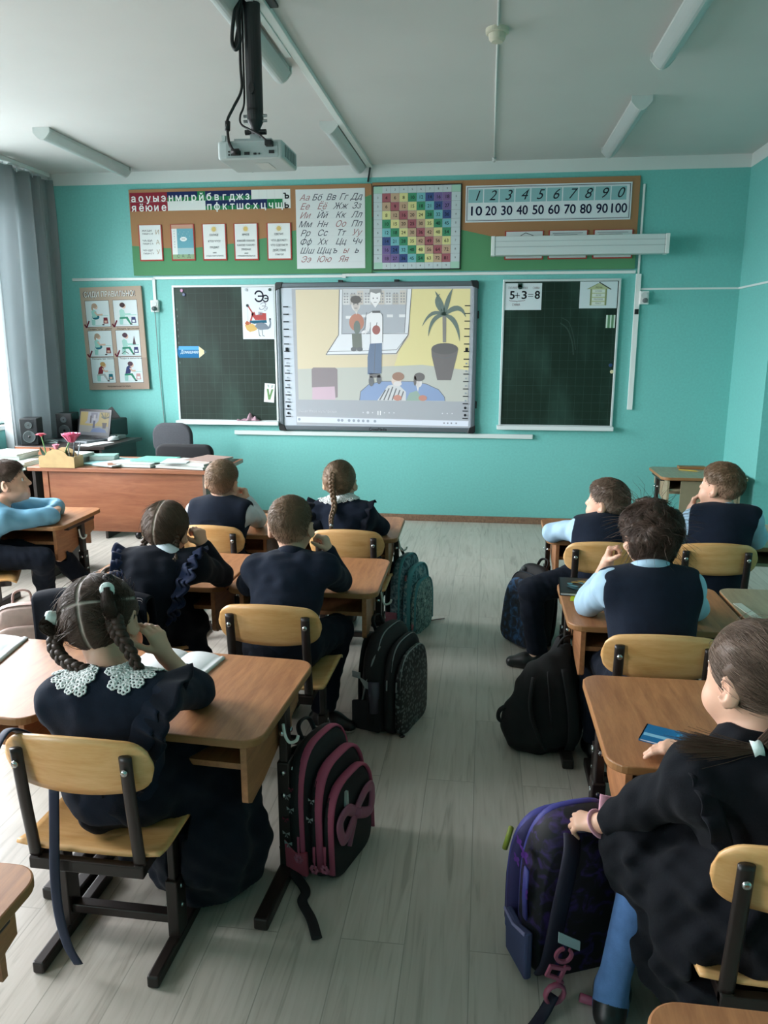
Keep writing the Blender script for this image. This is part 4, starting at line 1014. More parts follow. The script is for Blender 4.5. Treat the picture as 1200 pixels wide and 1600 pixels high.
# jacket hung over one chair
t = thing('jacket', 'dark navy jacket hung over a chair back behind the girl in tulle', 'jacket', (-1.31, 2.348, -.062))
jk = M('navy jacket cloth', '#0d121b', .85, var=.2, vs=25, bump=.25, bs=60, spec=.15)
def jkt(u, v):      # u across, v from the front hem over the top to the back hem
    x = -.205+.41*u
    top = .722-.02*abs(2*u-1)**3
    if v < .35: q = v/.35; y = .055+.015*math.sin(9*u); z = .50+(top-.50)*q; y += -.02*q
    elif v < .5: q = (v-.35)/.15; a = PI*q; y = .008+.032*math.cos(a); z = top+.016*math.sin(a)
    else: q = (v-.5)/.5; y = -.024-.012*q+.022*q*math.sin(11*u+1.5)+.010*q*math.sin(23*u); z = top-(top-.22-.05*math.sin(5*u+1))*q
    return (x*(1+.05*max(0, v-.5)), y, z)
b = MB(); b.grid(jkt, 45, 50); b.build('jacket_body', jk, t, smooth=True, solid=.008)
for s in (1,):
    b = MB(); b.tube(bez([(.165, -.05, .69), (.195, -.065, .56), (.185, -.075, .42), (.20, -.08, .30)], 8), [.03]*3+[.042]*19+[.036]*3, 12, flat=.6)
    b.build('sleeve', jk, t, smooth=True)
b = MB(); b.tube(bez([(-.08, -.03, .72), (-.06, -.045, .70), (.0, -.052, .69), (.06, -.045, .70), (.08, -.03, .72)], 6), .014, 8, flat=.6); b.build('collar', jk, t, smooth=True)

# ================================================================ small things on the pupils' desks
paper = M('white paper', '#dfe3e4', .7)
def sheet_book(name, label, cat, loc, rz, w_, d, h, cover, pages=True, art=None):
    t = thing(name, label, cat, loc, rz)
    b = MB(); b.box(-w_/2, w_/2, -d/2, d/2, 0, h*.16); b.box(-w_/2, w_/2, -d/2, d/2, h*.84, h); b.box(-w_/2, -w_/2+.003, -d/2, d/2, 0, h); b.build('cover', cover, t)
    b = MB(); b.box(-w_/2+.002, w_/2-.004, -d/2+.003, d/2-.003, h*.16, h*.84); b.build('pages', paper, t)
    return t
def open_book(label, loc, rz, w_=.16, d=.21):
    t = thing('open_book', label, 'book', loc, rz)
    for s in (-1, 1):
        b = MB(); b.grid(lambda u, v: (s*w_*u, -d/2+d*v, .004+.010*math.sin(PI*min(1, u*1.15))**.7 if u < .87 else .004+.006*(1-u)/.13), 16, 4); b.build('page', paper, t, smooth=True, solid=.002)
    b = MB(); b.box(-w_, w_, -d/2, d/2, 0, .003); b.build('cover', ink('#b9c2c4'), t)
    return t
open_book('open white workbook on the desk beside the pigtailed girl', (-.90, 2.02, .5605), math.radians(-8), .125, .215)
open_book('thick open white book at the left photo edge on a desk', (-1.60, 2.04, .5605), math.radians(8), .17, .24)
t = sheet_book('picture_book', 'dark picture book with gold and blue cover on the curly boy desk', 'book', (.405, 2.945, .5605), math.radians(-4), .19, .20, .012, M('dark glossy cover', '#0f1719', .3))
b = MB(); rr = random.Random(4)
for i in range(26):
    x, y = rr.uniform(-.06, .07), rr.uniform(-.055, .06)
    b.ell(x, y, rr.uniform(.008, .024), rr.uniform(.004, .011), .0126+.0001*i, 0 if y > .02 and rr.random() < .8 else (1 if rr.random() < .6 else 2), 10, rot=rr.uniform(-.5, .5))
b.build('cover_art', [ink('#a88a4c'), ink('#5e8f98'), ink('#3d5f66')], t)
b = MB(); b.poly([(-.012, -.03), (.012, -.03), (.02, .045), (0, .045)], 0, 0)
tag(b.build('paper_bookmark', M('neon yellow paper', '#b3c218', .6), loc=(.347, 2.82, .5612)), 'small neon yellow paper strip below the dark picture book', 'bookmark')
t = thing('ruler', 'short white ruler lying on the pale desk at right', 'ruler', (.957, 2.735, .5605), math.radians(8))
b = MB(); b.box(-.015, .015, -.105, .105, 0, .002); b.build('strip', M('white plastic ruler', '#cdd0c4', .35), t)
b = MB()
for i in range(20): b.rect(-.015, -.095+.01*i, -.015+(.008 if i % 5 == 0 else .004), -.0942+.01*i, .0024, 0)
b.build('scale_mark', ink('#55584f'), t)
t = sheet_book('booklet', 'blue booklet under the fingers of the girl in black', 'booklet', (.468, 1.775, .5605), math.radians(-24), .13, .085, .006, M('blue glossy cover', '#1d6a9c', .3))
b = MB(); b.rect(-.06, -.02, .02, -.005, .0064, 0); b.ell(.03, .018, .02, .012, .0064, 1); b.build('cover_art', [ink('#7fb4cf'), ink('#2f88b8')], t)
t = thing('wooden_board', 'thin brown board lying on the corner desk by the wall', 'board', (1.58, 6.06, .5605), 0)
b = MB(); b.box(-.10, .10, -.035, .035, 0, .018); b.build('board_body', desk_edge, t, bev=.002)
t = thing('pencil', 'yellow pencil lying on the corner desk', 'pencil', (1.53, 5.93, .565), math.radians(-28))
b = MB(); b.tube([(-.075, 0, 0), (.055, 0, 0)], .0045, 6); b.build('shaft', M('yellow lacquer', '#b59a3a', .4), t)
b = MB(); b.tube([(.055, 0, 0), (.075, 0, 0)], [.0045, .0005], 6); b.build('tip', M('pencil wood', '#b09a70', .6), t)
t = thing('fibreboard_panel', 'pale fibreboard panel standing upright under the front corner desk', 'panel', (1.60, 5.655, 0), 0)
b = MB(); b.box(-.19, .20, -.005, .005, 0, .53); b.build('panel', M('fibreboard', '#8b8066', .7, var=.08, vs=12), t)

# ================================================================ teacher's corner
tw = wood('teacher desk laminate', '#8a553c', '#a26a4b', .36, 3.5, (1, 9, 9), .01, coat=.2)
tdk = M('dark side laminate', '#2a211d', .5)
t = thing('teacher_desk', 'wide brown teacher desk loaded with books and papers', 'desk', (-2.18, 4.62, 0))
b = MB(); b.box(-.61, .61, -.25, .25, .725, .75); b.build('desktop', tw, t, bev=.003)
b = MB(); b.box(-.53, .50, -.205, -.188, .345, .725); b.build('modesty_panel', tw, t, bev=.002)
b = MB(); b.box(.50, .52, -.215, .22, 0, .725); b.build('side_panel', M('side-lit grey brown laminate', '#77685c', .45), t)  # the different light on this side is put into a greyer colour
b = MB(); b.box(-.60, -.58, -.215, .22, 0, .725); b.build('side_panel', tdk, t)
b = MB(); b.box(-.58, -.53, -.10, .22, .12, .70); b.build('dark_gap_fill', tdk, t)  # added dark block standing in for shade in the gap beside the panel
b = MB(); b.box(-.535, -.50, -.212, -.186, .345, .725); b.build('corner_strip', tw, t)
b = MB(); b.box(-.05, .59, -.20, .23, .7502, .752); b.build('desk_mat', M('dark green glass mat', '#26382f', .15), t)
def book(name, label, cat, x, y, z, rz, w_, d, h, col, grp=None, spine=None):
    o = thing(name, label, cat, (x, y, z), math.radians(rz), grp)
    b = MB(); b.box(-w_/2, w_/2, -d/2, d/2, 0, .0022); b.box(-w_/2, w_/2, -d/2, d/2, h-.0022, h); b.box(-w_/2, w_/2, d/2-.003, d/2, .002, h-.002); b.build('cover', M('cover '+col, col, .45), o)
    b = MB(); b.box(-w_/2+.003, w_/2-.003, -d/2+.004, d/2-.003, .0022, h-.0022); b.build('pages', M('page block', '#c6cbc4', .8, var=.12, vs=1, stretch=(1, 1, 400)), o)
    return o
Z = .7505
book('book', 'pale green thick book at the bottom of the left stack', 'book', -2.875+.26, 4.55, Z, 4, .20, .26, .035, '#7fa59a')
book('book', 'white notebook pile top lying on the left green book', 'book', -2.61, 4.55, Z+.036, -5, .20, .25, .022, '#c2d2cc')
for i, (c, l) in enumerate((('#8fb3a8', 'bottom green notebook of the pile left of the pen box'), ('#a9c7bd', 'middle pale notebook of the pile left of the pen box'), ('#cfdcd8', 'top white notebook of the pile left of the pen box'))):
    pass
pb = thing('pen_box', 'pale wooden pen box with curved top holding flowers and pens', 'pen holder', (-2.585, 4.415, Z))
bw = M('bare plywood', '#b59c6c', .6, var=.08, vs=20)
prof = [(-.115, 0), (.115, 0), (.115, .062), (.095, .070), (.075, .072), (.055, .098), (.02, .112), (-.02, .112), (-.055, .098), (-.075, .072), (-.095, .070), (-.115, .062)]
TY = Matrix(((1, 0, 0, 0), (0, 0, 1, 0), (0, 1, 0, 0), (0, 0, 0, 1)))
b = MB(); b.prism(prof, -.055, -.049, 0, TY); b.build('front_panel', bw, pb)
b = MB(); b.prism(prof, .049, .055, 0, TY); b.build('back_panel', bw, pb)
for s in (-1, 1):
    b = MB(); b.box(s*.112-.003, s*.112+.003, -.049, .049, 0, .068); b.build('end_panel', bw, pb)
b = MB(); b.box(-.109, .109, -.049, .049, 0, .005); b.build('base', bw, pb)
for s in (-.036, .036):
    b = MB(); b.box(s-.002, s+.002, -.0505, .049, .02, .08); b.build('divider', M('dark slot', '#5b4a30', .7), pb)
def flower(kind, x, y, z, top, col, label, r):
    o = thing(kind, label, 'flower', (x, y, z))
    stem = bez([(0, 0, 0), (.01*(1 if top[0] > 0 else -1), 0, top[2]*.5), top], 8)
    b = MB(); b.tube(stem, .0042, 6); b.build('stem', M('flower stem green', '#5c8a54', .5), o, smooth=True)
    m = M('petal '+col, col, .55, var=.15, vs=60, sheen=.2)
    b = MB(); rr = random.Random(int(1000*r)+len(label))
    if kind == 'gerbera':
        for ring, (n, tilt, rad) in enumerate(((18, .25, r), (16, .55, r*.85), (12, .9, r*.6))):
            for i in range(n):
                a = 2*PI*(i+.5*ring)/n
                d = Vector((math.cos(a)*math.cos(tilt), math.sin(a)*math.cos(tilt), math.sin(tilt))); q = Vector((-math.sin(a), math.cos(a), 0))
                c = Vector(top)
                b.add([c+d*.003, c+d*rad*.6+q*rad*.16, c+d*rad+Vector((0, 0, -.003)), c+d*rad*.6-q*rad*.16], [(0, 1, 2, 3)])
        b.ball(top, r*.28, 8)
    else:
        c = Vector(top); rings = ((5, r*.25, .25), (6, r*.5, .55), (7, r*.78, .8), (7, r*1.0, 1.15)) if r > .03 else ((4, r*.4, .15), (5, r*.75, .35))
        for k, (n, rad, open_) in enumerate(rings):
            for i in range(n):
                a = 2*PI*i/n+k*.6
                u = Vector((math.cos(a), math.sin(a), 0)); q = Vector((-math.sin(a), math.cos(a), 0))
                def pet(s_, v_, u=u, q=q, rad=rad, open_=open_):
                    wd = (s_-.5)*2
                    rr_ = rad*(.35+.65*v_**.8)+open_*.012*v_**3
                    return tuple(c+u*rr_*math.cos(wd*.55)+q*rr_*math.sin(wd*.85)*(1-.25*v_**4)+Vector((0, 0, -.6*r+1.5*r*v_*(1-.12*open_*v_-.12*wd*wd))))
                b.grid(pet, 7, 7)
    b.build('bloom', m, o, smooth=True, solid=.0012)
    b = MB()
    for a, l in ((-.9, .09), (.5, .075)):
        b.grid(lambda u, v: ((u-.5)*.022*math.sin(PI*min(1, v*.98+.02))+math.sin(a)*l*v*.6, (u-.5)*.006, .02+l*v), 5, 8)
    b.build('leaf', M('dark leaf', '#2c4a3c', .5), o, smooth=True)
    return o
flower('gerbera', -2.675, 4.415, Z+.006, (-.028, 0, .185), '#c02a48', 'red gerbera leaning left in the wooden pen box', .034)
flower('rose', -2.565, 4.42, Z+.006, (.055, 0, .17), '#c94a74', 'large pink rose in the wooden pen box', .042)
flower('rose', -2.60, 4.395, Z+.006, (.012, -.02, .118), '#d07a92', 'small pink rosebud between red gerbera and large rose', .022)
for i, (x, tilt, c, l) in enumerate(((-2.515, .15, '#3b4a55', 'dark pen at the right end of the pen box'), (-2.495, .32, '#7d8a90', 'grey pen leaning right in the pen box'), (-2.53, -.1, '#9aa5a0', 'pale pen standing beside the dark pen'))):
    o = thing('pen', l, 'pen', (x, 4.42, Z+.006)); b = MB(); b.tube([(0, 0, 0), (math.sin(tilt)*.10, .01, .125)], .004, 7); b.build('barrel', M('pen '+c, c, .35), o)
    b = MB(); b.tube([(math.sin(tilt)*.10, .01, .125), (math.sin(tilt)*.116, .0115, .143)], [.0045, .003], 7); b.build('cap', M('pen cap', '#22282c', .35), o)
b_ = book('folder', 'flat pale blue folder lying beside the pen box', 'folder', -2.35, 4.60, Z, -14, .24, .30, .010, '#8fc3c6')
book('document_wallet', 'clear bag of green papers behind the pen box', 'folder', -2.43, 4.66, Z+.011, 12, .16, .12, .03, '#7fa39b')
book('paper_stack', 'white paper sheets on the teacher desk beside the blue folder', 'paper', -2.27, 4.50, Z+.0105, -24, .18, .22, .007, '#cdd3d3')
book('notebook', 'spiral white notebook lying at the front edge of teacher desk', 'notebook', -2.13, 4.50, Z+.003, -3, .25, .16, .022, '#b9c6c8')
book('small_case', 'small brown case lying left of the spiral notebook', 'case', -2.27, 4.44, Z+.002, 30, .05, .10, .016, '#8a5a40')
book('folder', 'turquoise folder lying on the spiral notebook', 'folder', -2.05, 4.585, Z+.026, -6, .24, .20, .008, '#6fb3a4')
book('textbook', 'bottom textbook of the right stack on teacher desk', 'book', -1.80, 4.50, Z+.003, -10, .33, .22, .016, '#b2b7b4')
book('textbook', 'upper pale textbook of the right stack on teacher desk', 'book', -1.775, 4.52, Z+.0195, -13, .28, .20, .014, '#c3c6c0')
book('magazine', 'worn magazine with reddish edge on the far right stack', 'magazine', -1.70, 4.58, Z+.034, -18, .20, .24, .010, '#a98f86')
book('notebook', 'thin white notebook on top at the left of the right stack', 'notebook', -1.87, 4.49, Z+.034, 8, .16, .18, .005, '#ccd6d8')
# left book table beside the teacher desk (edge of the photo)
o = thing('side_table', 'dark low cabinet left of the teacher desk carrying stacked books', 'table', (-3.12, 4.60, 0))
b = MB(); b.box(-.30, .30, -.22, .22, .70, .725); b.build('table_top', tdk, o, bev=.002)
for s in (-1, 1):
    b = MB(); b.box(s*.285-.01, s*.285+.01, -.21, .21, 0, .70); b.build('side_panel', tdk, o)
b = MB(); b.box(-.275, .275, .19, .205, .1, .70); b.build('back_panel', tdk, o)
zz = .7255
for i, (c, h, dx, rz, l, nm) in enumerate((('#5e8a7c', .026, 0, 2, 'bottom green book of the tall stack at left edge', 'book'), ('#8fb59f', .024, .01, -3, 'second green book of the tall stack at left edge', 'book'), ('#c9d4cf', .022, -.005, 4, 'pale book third in the tall stack at left edge', 'book'), ('#d9dfdc', .014, 0, -2, 'white notebook topping the tall stack at left edge', 'notebook'))):
    book(nm, l, 'book', -3.02+dx, 4.58, zz, rz, .24, .24, h, c); zz += h+.0005
zz = .7255
for i, (c, h, rz, l) in enumerate((('#7fa597', .018, 3, 'bottom notebook of the low pile beside the pen box'), ('#9fc0b4', .016, -4, 'middle notebook of the low pile beside the pen box'), ('#cfdad6', .014, 2, 'top white notebook of the low pile beside the pen box'))):
    book('notebook', l, 'notebook', -2.865, 4.47, zz, rz, .10, .17, h, c); zz += h+.0005
# computer desk
t = thing('computer_desk', 'dark brown computer desk in the corner under the curtain', 'desk', (-3.30, 5.80, 0))
pdk = M('dark desk laminate', '#2b2320', .35)
b = MB(); b.prism([(-.26, -.36), (.10, -.36), (.44, -.30), (.47, .30), (-.26, .36)], .70, .725); b.build('desktop', pdk, t, bev=.003)
b = MB(); b.box(-.25, .10, -.365, -.35, .60, .72); b.build('front_panel', tw, t)
b = MB(); b.box(-.25, .40, -.28, .28, .56, .575); b.build('keyboard_shelf', pdk, t)
for x in (-.25, .40):
    b = MB(); b.box(x-.01, x+.01, -.29, .30, 0, .70); b.build('side_panel', pdk, t)
b = MB(); b.box(-.24, .39, .28, .295, .2, .70); b.build('back_panel', pdk, t)
lp = thing('laptop', 'open black laptop showing the same cartoon, on the corner computer desk', 'laptop', (-3.20, 5.80, .7255), math.radians(-16))
lsil = M('laptop grey', '#5d6468', .4, metal=.3)
b = MB(); b.box(-.17, .17, -.125, .115, 0, .018); b.build('base', lsil, lp, bev=.004)
b = MB(); b.box(-.15, .15, -.02, .095, .0182, .0195); b.box(-.045, .045, -.105, -.04, .0182, .019)
b.build('keyboard', blkp, lp)
T = Matrix.Translation((0, .115, .014)) @ Matrix.Rotation(math.radians(-14), 4, 'X')
b = MB(); b.box(-.17, .17, 0, .012, 0, .235, 0, T); ld = b.build('screen_lid', blkp, lp, bev=.003)
T2 = T @ Matrix.Rotation(PI/2, 4, 'X')
b = MB()
def sp(pts, c, e=.3, k=[0]):
    m = glow(c, .30, (.02, .05))
    if m not in lgm: lgm.append(m)
    k[0] += 1
    b.poly([(x*1.0, y*1.0) for x, y in pts], .0008+.0002*k[0], lgm.index(m), T2)
lgm = []
sp([(-.155, .02), (.155, .02), (.155, .215), (-.155, .215)], '#8a939c')
sp([(-.15, .045), (.15, .045), (.15, .21), (-.15, .21)], '#cdbb6a')
sp([(-.15, .045), (.15, .045), (.15, .095), (-.15, .10)], '#aab0aa')
sp([(-.07, .21), (.05, .21), (.045, .14), (.02, .115), (-.10, .115), (-.075, .14)], '#bcc3d0')
sp([(-.04, .205), (.03, .205), (.03, .16), (-.04, .16)], '#8d93a8')
sp([(-.045, .18), (-.03, .18), (-.03, .12), (-.045, .12)], '#4a4650')
sp([(-.01, .19), (.012, .19), (.012, .14), (-.01, .14)], '#d0d3da')
sp([(-.01, .14), (.012, .14), (.01, .08), (-.012, .08)], '#3d4f78')
sp([(-.03, .045), (-.01, .075), (.06, .085), (.12, .07), (.14, .045)], '#6f8fc4')
sp([(.085, .125), (.135, .125), (.125, .08), (.095, .08)], '#3d3538')
for dx, dy in ((-.04, .05), (.03, .055), (-.035, .02), (.04, .02), (0, .07)): sp([(.105, .155), (.115, .155), (.11+dx, .155+dy+.006), (.11+dx*1.1, .155+dy-.006)], '#3b544a')
b.build('screen_image', lgm, ld)
def speaker(x, y, rz, label, simple=False):
    o = thing('loudspeaker', label, 'speaker', (x, y, .7255), math.radians(rz))
    b = MB(); b.box(-.065, .065, -.085, .085, 0, .205); b.build('cabinet', M('black speaker vinyl', '#15181b', .45), o, bev=.006)
    for z, r in ((.066, .046), (.155, .026)):
        b = MB(); T = Matrix.Translation((0, -.086, z)) @ Matrix.Rotation(PI/2, 4, 'X')
        b.lathe([(r, 0), (r, .004), (r*.86, .005), (r*.80, .0), (r*.3, -.004), (r*.28, .003), (.0005, .005)], 24, 0, T); d = b.build('driver', blkp, o, smooth=True)
        b = MB(); b.lathe([(r*.98, .0035), (r*.98, .006), (r*.86, .006), (r*.86, .0035)], 24, 0, T); b.build('chrome_ring', M('silver ring', '#8f9699', .3, metal=.7), d)
    return o
speaker(-3.49, 5.58, 18, 'black loudspeaker with two silver-ringed drivers left of the laptop')
speaker(-3.44, 6.03, 8, 'second black loudspeaker half hidden behind the laptop screen')
o = thing('printer', 'black printer behind the laptop with paper tray up', 'printer', (-3.20, 6.15, .7255), math.radians(-6))
b = MB(); b.box(-.16, .16, -.13, .13, 0, .15); b.build('body', blkp, o, bev=.012, seg=3)
b = MB(); b.box(-.12, .12, -.14, -.08, .02, .05); b.build('paper_tray', blk, o, bev=.003)
b = MB(); b.box(-.06, .10, .0, .008, .0, .09, 0, Matrix.Translation((.02, .05, .145)) @ Matrix.Rotation(.9, 4, 'Y') @ Matrix.Rotation(-.4, 4, 'X')); b.build('paper_support', blk, o, bev=.003)
b = MB(); b.box(.04, .09, -.131, -.129, .08, .086); b.build('emblem', ink('#7f878b'), o)
o = thing('computer_mouse', 'white and black computer mouse on the desk corner', 'mouse', (-2.965, 5.86, .7255), math.radians(-20))
b = MB(); b.grid(lambda u, v: (.034*math.cos(2*PI*u)*math.sin(PI*v*.5+.0001), .055*math.sin(2*PI*u)*math.sin(PI*v*.5+.0001), .006+.032*math.cos(PI*v*.5)), 24, 8, closed_u=True); b.build('shell', M('white gloss', '#c9cfcf', .25), o, smooth=True)
b = MB(); b.prism([(.033*math.cos(2*PI*i/24), .054*math.sin(2*PI*i/24)) for i in range(24)], 0, .012); b.build('base', blkp, o)
b = MB(); b.tube([(-.004, .03, .034), (.004, .03, .034)], .006, 10); b.build('wheel', blkp, o)
o = thing('paper_sheet', 'white sheet of paper lying by the laptop front corner', 'paper', (-3.0, 5.64, .7255), math.radians(-18)); b = MB(); b.box(-.06, .06, -.13, .13, 0, .003); b.build('sheet', paper, o)
o = thing('notebook', 'small white pad behind the laptop hinge', 'notebook', (-3.02, 6.0, .7255), math.radians(-12)); b = MB(); b.box(-.07, .07, -.05, .05, 0, .03); b.build('pad', M('pad grey', '#aeb6b6', .6), o, bev=.003)
o = thing('cable_tangle', 'tangled grey cable between loudspeaker and laptop', 'cable', (-3.42, 5.66, .7255))
b = MB(); b.tube(bez([(-.06, .05, .005), (-.02, -.03, .012), (.05, -.04, .025), (.10, -.02, .012), (.06, .02, .02), (.0, .0, .03), (.03, -.05, .012), (.12, -.05, .008)]), .005, 6); b.build('cord', M('grey cord', '#7d8a88', .5), o, smooth=True)
# office chairs behind the teacher desk
fab = M('dark grey upholstery', '#3a3d42', .85, var=.1, vs=120, bump=.1, bs=400, sheen=.05)
fabk = M('black upholstery', '#101216', .85, bump=.1, bs=400, sheen=.02)
def office_chair(x, y, rz, label, fabm, zback, w2, h):
    o = thing('office_chair', label, 'chair', (x, y, 0), math.radians(rz))
    b = MB(); pr_ = rrect(-w2, -h/2, w2, h/2, min(w2, h/2)*.75, 8)
    T = Matrix(((1, 0, 0, 0), (0, 0, 1, .20), (0, 1, 0, zback), (0, 0, 0, 1)))
    b.prism(pr_, -.03, .03, 0, T); b.build('backrest', fabm, o, bev=.02, seg=4, smooth=True)
    b = MB(); b.prism(rrect(-.22, -.21, .22, .21, .10, 8), .42, .49); b.build('seat', fabm, o, bev=.025, seg=4, smooth=True)
    b = MB(); b.tube(bez([(0, .10, .42), (0, .23, .43), (0, .25, .5), (0, .22, zback)], 6), .018, 8); b.build('back_bar', blkp, o, smooth=True)
    b = MB(); b.cyl((0, 0, .08), (0, 0, .42), .025); b.build('gas_column', blk, o)
    for i in range(5):
        a = 2*PI*i/5+.3
        b = MB(); b.tube([(0, 0, .10), (.26*math.cos(a), .26*math.sin(a), .07)], [.022, .014], 8); leg = b.build('leg', blkp, o, smooth=True)
        b = MB(); b.ball((.26*math.cos(a), .26*math.sin(a), .027), .027, 10); b.build('castor', blkp, leg, smooth=True)
    return o
office_chair(-2.50, 5.75, 0, 'grey-backed office chair standing behind the teacher desk', fab, .735, .165, .26)
office_chair(-2.15, 5.115, 0, 'black rounded office chair right behind the teacher desk', fabk, .70, .215, .16)
# ================================================================ distance-field modelling for the pupils
V3 = lambda *a: np.array(a, float)
def nrm(v): v = np.asarray(v, float); return v/np.linalg.norm(v)
def CONE(a, b, ra, rb=None, k=.02, op='+'): return ('c', np.asarray(a, float), np.asarray(b, float), ra, ra if rb is None else rb, k, op)
def ELL(c, r, R=None, k=.02, op='+'): return ('e', np.asarray(c, float), np.asarray(r, float), np.eye(3) if R is None else np.asarray(R, float), k, op)
def CUT(p, n, k=0): return ('p', np.asarray(p, float), nrm(n), k)      # keeps the side the normal points away from
class Vol:
    def __init__(s, lo, hi, h):
        s.lo = np.asarray(lo, float); s.h = h
        s.n = np.maximum(4, np.ceil((np.asarray(hi)-s.lo)/h).astype(int)+1)
        s.A = np.full(s.n, 1.0, np.float32)
        s.ax = [(s.lo[i]+h*np.arange(s.n[i])).astype(np.float32) for i in range(3)]
    def sub(s, lo, hi):
        i0 = np.clip(np.floor((lo-s.lo)/s.h).astype(int), 0, s.n); i1 = np.clip(np.ceil((hi-s.lo)/s.h).astype(int)+1, 0, s.n)
        if (i1 <= i0).any(): return None, None
        sl = tuple(slice(i0[k], i1[k]) for k in range(3))
        return sl, (s.ax[0][sl[0]][:, None, None], s.ax[1][sl[1]][None, :, None], s.ax[2][sl[2]][None, None, :])
def pbounds(p, infl=0):
    if p[0] == 'c': r = max(p[3], p[4])+infl; return np.minimum(p[1], p[2])-r, np.maximum(p[1], p[2])+r
    r = np.abs(p[3]).T @ p[2]+infl; return p[1]-r, p[1]+r
def pdist(p, P):
    X, Y, Z = P
    if p[0] == 'c':
        a, b = p[1], p[2]; d = b-a; L = max(1e-9, float(d@d))
        x, y, z = X-np.float32(a[0]), Y-np.float32(a[1]), Z-np.float32(a[2])
        t = np.clip((x*np.float32(d[0])+y*np.float32(d[1])+z*np.float32(d[2]))/np.float32(L), 0, 1)
        q = np.sqrt((x-t*np.float32(d[0]))**2+(y-t*np.float32(d[1]))**2+(z-t*np.float32(d[2]))**2)
        return q-(np.float32(p[3])+np.float32(p[4]-p[3])*t)
    x, y, z = X-np.float32(p[1][0]), Y-np.float32(p[1][1]), Z-np.float32(p[1][2])
    R = p[3].astype(np.float32); r = p[2].astype(np.float32)
    u = (R[0, 0]*x+R[0, 1]*y+R[0, 2]*z); v = (R[1, 0]*x+R[1, 1]*y+R[1, 2]*z); w_ = (R[2, 0]*x+R[2, 1]*y+R[2, 2]*z)
    k0 = np.sqrt((u/r[0])**2+(v/r[1])**2+(w_/r[2])**2); k1 = np.sqrt((u/r[0]**2)**2+(v/r[1]**2)**2+(w_/r[2]**2)**2)
    return k0*(k0-1)/np.maximum(k1, 1e-4)
def inflate(p, d):
    if p[0] == 'c': return ('c', p[1], p[2], max(.001, p[3]+d), max(.001, p[4]+d), p[5], p[6])
    if p[0] == 'e': return ('e', p[1], np.maximum(.001, p[2]+d), p[3], p[4], p[5])
    return p
def wob(P, amp, freq, seed):
    r = np.random.default_rng(seed); out = 0
    for i in range(7):
        d = r.normal(size=3); d = d/np.linalg.norm(d)*freq*(.6+1.1*r.random()); ph = r.random()*6.28
        out = out+np.sin((P[0]*np.float32(d[0])+P[1]*np.float32(d[1])+P[2]*np.float32(d[2])+np.float32(ph)))
    return out*np.float32(amp/3.2)
def field(prims, h, wobble=None, pad=.02):
    bs = [pbounds(p) for p in prims if p[0] != 'p' and p[-1] == '+']
    lo = np.min([x[0] for x in bs], 0)-pad; hi = np.max([x[1] for x in bs], 0)+pad
    V = Vol(lo, hi, h)
    late = []
    for p in prims:
        if p[0] == 'p': late.append(p); continue
        k = p[5] if p[0] == 'c' else p[4]; op = p[-1]
        a, b = pbounds(p, k+3*h)
        sl, P = V.sub(a, b)
        if sl is None: continue
        d = pdist(p, P); A = V.A[sl]
        if op == '+':
            if k > 0: q = np.maximum(k-np.abs(A-d), 0)/np.float32(k); V.A[sl] = np.minimum(A, d)-q*q*np.float32(k*.25)
            else: V.A[sl] = np.minimum(A, d)
        else:
            d = -d
            if k > 0: q = np.maximum(k-np.abs(A-d), 0)/np.float32(k); V.A[sl] = np.maximum(A, d)+q*q*np.float32(k*.25)
            else: V.A[sl] = np.maximum(A, d)
    P = (V.ax[0][:, None, None], V.ax[1][None, :, None], V.ax[2][None, None, :])
    if wobble:
        for (amp, freq, seed) in wobble: V.A += wob(P, amp, freq, seed)
    for p in late:
        d = (P[0]-np.float32(p[1][0]))*np.float32(p[2][0])+(P[1]-np.float32(p[1][1]))*np.float32(p[2][1])+(P[2]-np.float32(p[1][2]))*np.float32(p[2][2])
        if p[3] > 0:
            k = p[3]; q = np.maximum(k-np.abs(V.A-d), 0)/np.float32(k); V.A = np.maximum(V.A, d)+q*q*np.float32(k*.25)
        else: V.A = np.maximum(V.A, d)
    return V
AVOID = []
def _avoid(root, boxes):
    c, s_ = math.cos(root.rotation_euler.z), math.sin(root.rotation_euler.z)
    for x0, x1, y0, y1, z0, z1 in boxes:
        cx, cy = (x0+x1)/2, (y0+y1)/2
        AVOID.append((np.array((root.location.x+c*cx-s_*cy, root.location.y+s_*cx+c*cy, (z0+z1)/2)), np.array(((x1-x0)/2, (y1-y0)/2, (z1-z0)/2))+.002, c, s_))
for _o in list(COL.objects):
    if _o.name.startswith('school_desk'):
        _avoid(_o, [(-.3, .3, -.25, .25, .537, .561), (-.237, .237, -.2, .2, .451, .47), (-.235, .235, .184, .201, .36, .54)]+[q for s in (-1, 1) for q in ((s*.245-.011, s*.245+.011, -.216, .216, .352, .54), (s*.272-.022, s*.272+.022, -.008, .053, 0, .54), (s*.272-.022, s*.272+.022, -.218, .238, 0, .038))])
    if _o.name.startswith('school_chair'):
        _avoid(_o, [(-.18, .18, -.182, .183, .288, .3405), (-.18, .18, -.215, -.150, .496, .658)]+[q for s in (-1, 1) for q in ((s*.147-.019, s*.147+.019, -.06, 0, 0, .33), (s*.147-.017, s*.147+.017, -.188, .168, 0, .034), (s*.13-.016, s*.13+.016, -.218, -.16, .3, .6))]+[(-.15, .15, -.047, -.013, .058, .087)])
